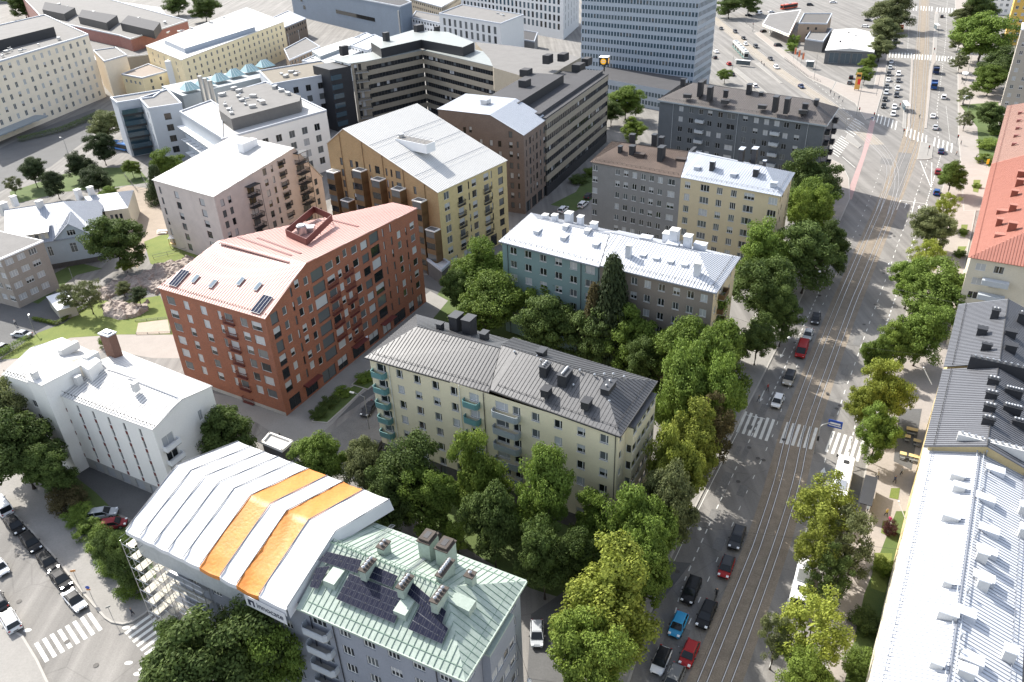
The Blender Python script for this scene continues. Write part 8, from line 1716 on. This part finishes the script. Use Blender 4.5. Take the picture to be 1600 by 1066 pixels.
for i, (x, y) in enumerate([(1503, 131), (1506, 134)]): bicycle(V3(P(x, y), .15), .5 + i, ['bicycle leaning by the upper bus shelter', 'second bicycle by the upper bus shelter'][i])

# ================================================================ STREET FURNITURE
POLE = mat('grey_pole_paint', (.22, .23, .23), .5, metal=.3, noise=.1)
def polething(px, py, h, label, name='lamp_post', cat='lamp post', arm=0, aang=0.0, grp=None, r=.09, z=.0, headm=None):
    c = P(px, py, z); root = empty(name, c, label, cat, grp, rz=aang); t = MB(); t.tube([(0, 0, 0), (0, 0, h)], r, 8, 0, r * .6); t.build('pole', [POLE], root)
    if arm: 
        t = MB(); t.tube([(0, 0, h - .1), (arm * .5, 0, h + .25), (arm, 0, h + .3)], .05, 6); t.build('arm', [POLE], root); t = MB(); t.rbox(arm - .1, arm + .75, -.16, .16, h + .2, h + .36); t.build('lamp_head', [headm or FR_W], root)
    return root
GLP = 'lamp posts'
for x, y, h, arm, aa, lb in [(1508, 130, 11, 1.5, 3.3, 'tall lamp post behind the upper bus shelter'), (1505, 200, 11, 1.5, 3.3, 'tall lamp post at the right corner of the intersection'), (1511, 90, 11, 1.5, 3.3, 'tall lamp post in front of the big park tree'), (1272, 122, 12, 0, 0, 'tall steel mast beside the tram street pavement'), (1338, 180, 14, 0, 0, 'tall steel mast at the corner of the diagonal zebra'), (1369, 150, 10, 0, 0, 'pole at the left edge of the waiting queue'), (577, 670, 7, 2.2, 2.7, 'lamp post with a white arm over the side street by the yellow block'), (116, 436 + 6, 4, 0, 0, 'short park lamp on the curved path'), (110, 251, 8, 1.0, 2.7, 'lamp post on the shaded street by the park pines'), (1176, 50, 10, 0, 0, 'pole at the petrol station corner'), (1143, 120, 9, 0, 0, 'pole by the small tree at the tower'), (1166, 38, 8, 0, 0, 'pole left of the petrol station canopy'), (55, 521, 4, .6, 2, 'short lamp post beside the silver saloon'), (1320, 205, 4, .2, 0, 'small lamp on the diagonal island')]: polething(x, y, h, lb, arm=arm, aang=aa, grp=GLP)
def roadsign(px, py, h, label, panels, name='road_sign', r=.035, base=(0, 0), z=.14):
    c = P(px, py, z); root = empty(name, c, label, 'road sign'); t = MB(); t.tube([(0, 0, 0), (0, 0, h)], r, 6); t.build('pole', [POLE], root)
    for (zz, w_, hh, m, shape, ang) in panels:
        t = MB(); ax = Vector((math.cos(ang), math.sin(ang), 0)); ay = Vector((-ax.y, ax.x, 0))
        if shape == 'disc': t.tube([ay * -.04 + Zax * zz, ay * -.07 + Zax * zz], w_ / 2, 16)
        else: t.box(ay * -.05 + Zax * zz, ax, ay, Zax, w_ / 2, .015, hh / 2)
        t.build('sign_panel', [m], root)
    return root
SB = plain('sign_blue', (.02, .07, .35), .5); SOr = plain('sign_orange_brown', (.5, .2, .04), .5); SY = plain('sign_yellow', (.8, .5, .02), .5); SR = plain('sign_red', (.6, .03, .03), .5)
roadsign(145, 936, 2.5, 'blue round no-parking sign with orange plate at the lower left corner', [(2.35, .6, .6, SB, 'disc', 0), (1.95, .55, .3, SOr, 'box', 0)]); roadsign(122, 910, 2.5, 'small brown direction plate on a pole beside the last parked cars', [(2.35, .7, .35, SOr, 'box', .2)]); roadsign(177, 968, 2.6, 'thin sign post at the rounded kerb corner, lower left', [(2.5, .6, .25, POLE, 'box', .5)]); roadsign(1541, 262, 2.4, 'yellow sign on the park edge by the brown roof', [(1.9, .9, 1.6, SY, 'box', .2)]); roadsign(1497, 88, 2.6, 'blue parking sign beside the far right carriageway', [(2.1, 1.0, 1.8, SB, 'box', .3)]); roadsign(1360, 196, 3, 'traffic sign at the start of the red bicycle crossing', [(2.8, .5, .5, SB, 'disc', .3)])
# gantry sign at the near crossing
c = P(1273, 708, .02); root = empty('direction_sign', c, 'blue and white direction sign on a curved arm over the near crossing', 'road sign', rz=0); t = MB(); t.tube([(0, 0, 0), (0, 0, 5.2), (.15, .05, 5.6), (.5, .15, 5.8), (1.7, .5, 5.8)], .08, 8); t.build('pole', [STEEL], root); ax = GR; t = MB(); cc = Vector((2.5, .2, 5.7)); t.box(cc, ax, GF, Zax, 1.1, .04, .7, 0); t.build('sign_panel', [SB], root); t = MB(); t.box(cc - GF * .06 + Zax * .12, ax, GF, Zax, .8, .02, .16, 0); t.box(cc - GF * .06 - Zax * .3, ax, GF, Zax, .95, .02, .08, 0); t.build('sign_lettering', [WHITE], root); t = MB(); t.box(Vector((0, -.15, 3.2)), ax, GF, Zax, .16, .12, .45); t.build('traffic_light', [TRIM], root)
def siglight(px, py, label, h=3.2, z=.14):
    c = P(px, py, z); root = empty('traffic_light', c, label, 'traffic light'); t = MB(); t.tube([(0, 0, 0), (0, 0, h)], .06, 6); t.build('pole', [POLE], root); t = MB(); t.rbox(-.18, .18, -.16, .16, h - .9, h + .1); t.build('signal_head', [TRIM], root); t = MB(); t.tube([(0, -.165, h - .15), (0, -.18, h - .15)], .1, 8); t.build('red_lamp', [plain('signal_red', (.6, .02, .01), .4, emit=.8)], root)
for x, y, lb in [(1449, 243, 'traffic light on the island right of the tram tracks'), (1410, 216, 'traffic light at the tram island tip'), (1341, 182, 'traffic light pair at the diagonal zebra mast'), (1364, 190, 'traffic light at the red bicycle crossing'), (1404, 175, 'traffic light at the stop line of the queue'), (1494, 226, 'traffic light at the right kerb of the big zebra'), (1176, 46, 'traffic light below the petrol station'), (1458, 86, 'traffic light at the far island')]: siglight(x, y, lb)
# suspended street lamps on span wires
def spanlamp(px, py, za, a, b, label):
    c = P(px, py, za); root = empty('suspended_lamp', c, label, 'street lamp', 'lamps hung on wires over the road'); t = MB(); t.tube([(0, 0, -.28), (0, 0, .02)], .3, 10, 0, .12); t.build('lamp_shade', [FR_W], root)
    t = MB(); A, B_ = P(*a, 11.5) - c, P(*b, 11.5) - c; t.tube([A, A.lerp(Vector((0, 0, .05)), .5) - Zax * .1, (0, 0, .05)], .018, 4); t.tube([(0, 0, .05), B_.lerp(Vector((0, 0, .05)), .5) - Zax * .1, B_], .018, 4); t.build('span_wire', [TRIM], root)
for x, y, a, b, lb in [(1281, 423, (1215, 420), (1520, 480), 'lamp hung over the road beside the broad dark tree'), (1233, 526, (1130, 490), (1482, 560), 'lamp hung over the road beside the silver car'), (1093, 824, (1000, 790), (1420, 860), 'lamp hung over the kerb lane above the dark estate'), (827, 1061, (800, 980), (1330, 1130), 'lamp hung at the bottom edge by the verdigris-roofed block'), (1390, 411, (1215, 330), (1520, 440), 'lamp hung over the right lanes by the olive tree')]: spanlamp(x, y, 8.5, a, b, lb)
# contact wires with poles
t = MB()
for T in (T1, T2): pl = [V3(p, 5.6) for p in T[4::3]]; t.tube(pl, .012, 4)
tag(t.build('contact_wire', [TRIM], None, V3(T1[10], 0)), 'thin overhead contact wires above the tram tracks', 'overhead wire')
# shelters
def shelter(px, py, L, wd, label, ang, h=2.5, z=.15, m=None):
    c = P(px, py, z); root = empty('tram_shelter', c, label, 'shelter', 'stop shelters', rz=ang); t = MB(); t.rbox(-L / 2, L / 2, -wd / 2, wd / 2, h, h + .12); t.build('roof', [m or GREYB], root); t = MB(); t.rbox(-L / 2 + .1, L / 2 - .1, wd / 2 - .12, wd / 2 - .08, .3, h - .2); t.build('glass_wall', [GL_B], root); 
    for x in (-L / 2 + .15, L / 2 - .15): t = MB(); t.tube([(x, wd / 2 - .1, 0), (x, wd / 2 - .1, h)], .05, 5); t.build('post', [POLE], root)
    t = MB(); t.rbox(-L / 4, L / 4, wd / 2 - .6, wd / 2 - .2, .42, .48); t.rbox(-L / 4, -L / 4 + .06, wd / 2 - .5, wd / 2 - .3, 0, .42); t.rbox(L / 4 - .06, L / 4, wd / 2 - .5, wd / 2 - .3, 0, .42); t.build('bench', [POLE], root)
ra = math.atan2(GF.y, GF.x)
shelter(1506, 124, 5, 2.2, 'upper grey-white shelter on the right pavement', ra, m=WHITE); shelter(1507, 164, 4.5, 2, 'lower grey-white shelter on the right pavement', ra, m=WHITE); shelter(1414, 172, 7, 1.6, 'pale roofed tram shelter on the island beside the queue', ra + .25, m=WHITE); shelter(1463, 46, 6, 1.6, 'far tram shelter on the right island', ra + .3, m=WHITE); shelter(1160, 103, 7, 1.6, 'shelter on the tram street platform', -.62, m=WHITE)
shelter(1264, 107, 3.5, 2.5, 'white box-like billboard shelter by the steel mast', -.6, h=3.2, m=WHITE); shelter(1352, 786, 7, 1.8, 'dark bus shelter on the brown patch beside the white bus', ra + math.pi, m=DARKM)
# price sign, flags
c = P(1338, 142, 0); root = empty('price_sign', c, 'tall orange price sign with a red panel in front of the showroom', 'sign', rz=-.35); t = MB(); t.rbox(-1.0, 1.0, -.2, .2, .6, 7.2); t.build('sign_board', [plain('sign_board_orange', (.68, .36, .08), .5)], root); t = MB(); t.rbox(-.15, .95, -.23, -.2, 2.6, 4.8); t.build('price_panel', [plain('price_red', (.75, .03, .02), .5)], root); t = MB(); t.rbox(-.8, .8, -.23, -.2, 5.7, 6.6); t.build('logo_panel', [TRIM], root); t = MB(); t.rbox(-.9, -.7, -.15, .15, 0, .6); t.rbox(.7, .9, -.15, .15, 0, .6); t.build('foot', [POLE], root)
for i, (x, y) in enumerate([(1239, 96), (1245, 100), (1251, 104)]):
    c = P(x, y, 0); root = empty('banner_flag', c, ['left white and orange banner flag by the ivy', 'middle white and orange banner flag by the ivy', 'right white and orange banner flag by the ivy'][i], 'flag', 'banner flags at the station'); t = MB(); t.tube([(0, 0, 0), (0, 0, 6.4)], .05, 5); t.build('pole', [POLE], root); t = MB(); t.rbox(.06, 1.1, -.02, .02, 3, 6.2); t.build('cloth', [plain('flag_pale_orange', (.62, .36, .26), .7)], root); t = MB(); t.rbox(.3, .85, -.026, .026, 3.4, 5.6); t.build('flag_print', [plain('flag_print_orange', (.7, .16, .05), .7)], root)
for i, (x, y) in enumerate([(457, 96), (443, 92), (473, 90)]):
    c = P(x, y, 0); root = empty('flagpole', c, ['middle white flagpole before the low brown clinic wing', 'left white flagpole before the low brown clinic wing', 'right white flagpole before the low brown clinic wing'][i], 'flagpole', 'flagpoles at the clinic'); t = MB(); t.tube([(0, 0, 0), (0, 0, 14)], .09, 6, 0, .05); t.build('pole', [WHITE], root)
for i, (b0, b1) in enumerate([((1456, 601), (1443, 575)), ((1420, 824 + 0), (1404, 798 - 14))]):
    A = P(b0[0], b0[1], 6); B_ = P(b1[0], b1[1], 8.5); t = MB(); t.tube([A, B_], .07, 6); t.cyl(B_, .12, .12, 6); tag(t.build('flagpole', [WHITE], None, V3(A, 6)), ['slanting flagpole on the sand-coloured facade', 'slanting flagpole on the white block facade'][i], 'flagpole')
# terrace tables
WOODT = mat('pale_wood_table', (.55, .42, .2), .7, noise=.1)
for i, (x, y, w_, l_) in enumerate([(1424, 676, 1.8, .9), (1417, 687, .9, .8), (1432, 694, 1.2, .8), (1410, 714, 1.0, .8), (1427, 718, 1.6, .8)]):
    c = P(x, y, .2); root = empty('terrace_table', c, ['long pale table, topmost on the dark terrace', 'small pale table left below the topmost', 'pale table next to the small one, nearer the facade', 'small pale table lowest on the left', 'long pale table lowest on the right'][i], 'table', 'pale tables on the dark terrace', rz=-.5); t = MB(); t.rbox(-w_ / 2, w_ / 2, -l_ / 2, l_ / 2, .72, .77); t.build('table_top', [WOODT], root)
    for a in (-1, 1):
        for b in (-1, 1): t = MB(); t.rbox(a * w_ * .42 - .03, a * w_ * .42 + .03, b * l_ * .4 - .03, b * l_ * .4 + .03, 0, .72); t.build('leg', [POLE], root)
        t = MB(); t.rbox(-w_ * .4, w_ * .4, a * (l_ / 2 + .35) - .15, a * (l_ / 2 + .35) + .15, .4, .45); t.rbox(-w_ * .38, -w_ * .3, a * (l_ / 2 + .35) - .1, a * (l_ / 2 + .35) + .1, 0, .4); t.rbox(w_ * .3, w_ * .38, a * (l_ / 2 + .35) - .1, a * (l_ / 2 + .35) + .1, 0, .4); t.build('bench', [POLE], root)
# cable wall of ivy at the station
for i, (x, y, r) in enumerate([(1237, 74, 6), (1240, 62, 6)]): tree(x, y, r + 2, 5, 'green', ['ivy column at the petrol station corner, lower', 'ivy column at the petrol station corner, upper'][i], 'hedge', None, 'ivy_column', 'ivy')
# rocks in the park
ROCK = mat('pink_granite_rock', (.20, .165, .14), .9, noise=.35, scale=.5, fine=3, bump=.6, col2=(.40, .34, .30))
def rocks(poly, hmax, label, seed):
    pts = [P(x, y, 0) for x, y in poly]; x0, x1 = min(p.x for p in pts), max(p.x for p in pts); y0, y1 = min(p.y for p in pts), max(p.y for p in pts); rnd = random.Random(seed); mb = MB(); from mathutils import noise as N_
    def inside(x, y):
        c_ = False
        for i in range(len(pts)):
            a, b = pts[i], pts[i - 1]
            if (a.y > y) != (b.y > y) and x < (b.x - a.x) * (y - a.y) / (b.y - a.y) + a.x: c_ = not c_
        return c_
    st = .35; nx, ny = int((x1 - x0) / st) + 2, int((y1 - y0) / st) + 2; H_ = {}
    for i in range(nx):
        for j in range(ny):
            x, y = x0 + i * st, y0 + j * st
            if inside(x, y):
                u = x * .78 + y * .6 + 1.2 * N_.noise(Vector((x * .3, y * .3, seed))); ridge = 1 - abs((u * .55) % 2 - 1); n1 = N_.noise(Vector((x * .18, y * .18, seed * 3))) ; n2 = N_.noise(Vector((x * 1.1, y * 1.1, 3)))
                hh = hmax * (.35 + .6 * n1 + .5 * ridge ** 2 + .35 * n2); H_[i, j] = max(.03, .4 * hh + .6 * math.floor(hh / .38) * .38)
            else: H_[i, j] = -.3
    b = {}
    for (i, j), h_ in H_.items(): b[i, j] = len(mb.v); mb.v.append((x0 + i * st + rnd.uniform(-.1, .1), y0 + j * st + rnd.uniform(-.1, .1), h_))
    for i in range(nx - 1):
        for j in range(ny - 1):
            if max(H_[i, j], H_[i + 1, j], H_[i, j + 1], H_[i + 1, j + 1]) > 0: mb.f.append((b[i, j], b[i + 1, j], b[i + 1, j + 1], b[i, j + 1])); mb.m.append(0)
    tag(mb.build('rock_outcrop', [ROCK], None, V3(pts[0], 0)), label, 'rock')
rocks([(158, 478), (178, 470), (205, 478), (232, 472), (231, 486), (215, 495), (185, 501), (164, 494)], 1.6, 'pinkish rock outcrop in front of the red brick house, lower one', 4)
rocks([(222, 430), (262, 412), (300, 400), (312, 408), (262, 440), (245, 462), (228, 452), (180, 462), (165, 470), (150, 468), (158, 450), (190, 438)], 1.5, 'long pinkish rock ridge with steps across the park', 8)
rocks([(196, 402), (222, 398), (226, 410), (204, 418)], .8, 'small bare rock under the large dark park tree', 9)
# playground bits
PWOOD = mat('playground_wood', (.45, .30, .12), .7, noise=.2)
c = P(273, 386, 0); root = empty('play_tower', c, 'wooden climbing tower on the lawn by the pink-white house', 'play tower'); 
for dx in (-.8, .8):
    for dy in (-.8, .8): t = MB(); t.tube([(dx, dy, 0), (dx, dy, 2.9)], .08, 6); t.build('post', [PWOOD], root)
t = MB(); t.rbox(-.9, .9, -.9, .9, 1.2, 1.3); t.build('platform', [PWOOD], root); t = MB(); t.poly([(-1, -1, 2.8), (1, -1, 2.8), (0, 0, 3.7)]); t.poly([(1, -1, 2.8), (1, 1, 2.8), (0, 0, 3.7)]); t.poly([(1, 1, 2.8), (-1, 1, 2.8), (0, 0, 3.7)]); t.poly([(-1, 1, 2.8), (-1, -1, 2.8), (0, 0, 3.7)]); t.build('roof', [CRW], root); t = MB(); t.tube([(.9, 0, 1.3), (2.8, 0, .2)], .25, 6); t.build('slide', [STEEL], root)
c = P(255, 364, 0); root = empty('picnic_table', c, 'pale picnic table group on the playground sand', 'table'); t = MB(); t.rbox(-1.5, 1.5, -.6, .6, .7, .76); t.build('table_top', [CRW], root); 
for s_ in (-1, 1): t = MB(); t.rbox(-1.4, 1.4, s_ * 1 - .2, s_ * 1 + .2, .4, .45); t.rbox(-1.2, -1.1, s_ * 1 - .1, s_ * 1 + .1, 0, .4); t.rbox(1.1, 1.2, s_ * 1 - .1, s_ * 1 + .1, 0, .4); t.build('bench', [CRW], root)
t = MB(); t.rbox(-1.1, -1, -.5, .5, 0, .7); t.rbox(1, 1.1, -.5, .5, 0, .7); t.build('leg', [PWOOD], root)
c = P(281, 322, 0); root = empty('play_shed', V3(c, 0), 'dark roofed playground shed under the dark pine', 'shed', rz=.5); t = MB(); t.rbox(-2.4, 2.4, -1.6, 1.6, 0, 2.2); t.build('wall', [CRW], root); t = MB(); t.rbox(-2.7, 2.7, -1.9, 1.9, 2.2, 2.4); t.build('roof', [BLK], root)
# park fences
def fence(pts, h, label):
    pl = W2(pts); t = MB(); root = empty('fence', pl[0], label, 'fence')
    for a, b in zip(pl, pl[1:]):
        n_ = max(1, int((b - a).length / 2.2)); d = (b - a).normalized(); s_ = Vector((-d.y, d.x, 0))
        for zz in (h * .35, h * .95): t.box(V3((a + b) / 2, zz) - pl[0], d, s_, Zax, (b - a).length / 2, .025, .03)
        for i in range(n_ + 1): t.box(V3(a.lerp(b, i / n_), h / 2) - pl[0], d, s_, Zax, .04, .04, h / 2)
    t.build('rails', [DARKM], root)
fence([(240, 405), (262, 400), (300, 392)], 1.2, 'dark fence between lawn and rocks by the pink-white house'); fence([(195, 276), (215, 300), (232, 296), (216, 268)], 1.3, 'fence around the ball court at the top of the park'); fence([(212, 503), (264, 498), (267, 521), (213, 523)], .5, 'low rim fence around the sand pit at the red brick house'); fence([(1226, 93), (1262, 121), (1282, 129)], 1.0, 'railing along the tram street pavement')
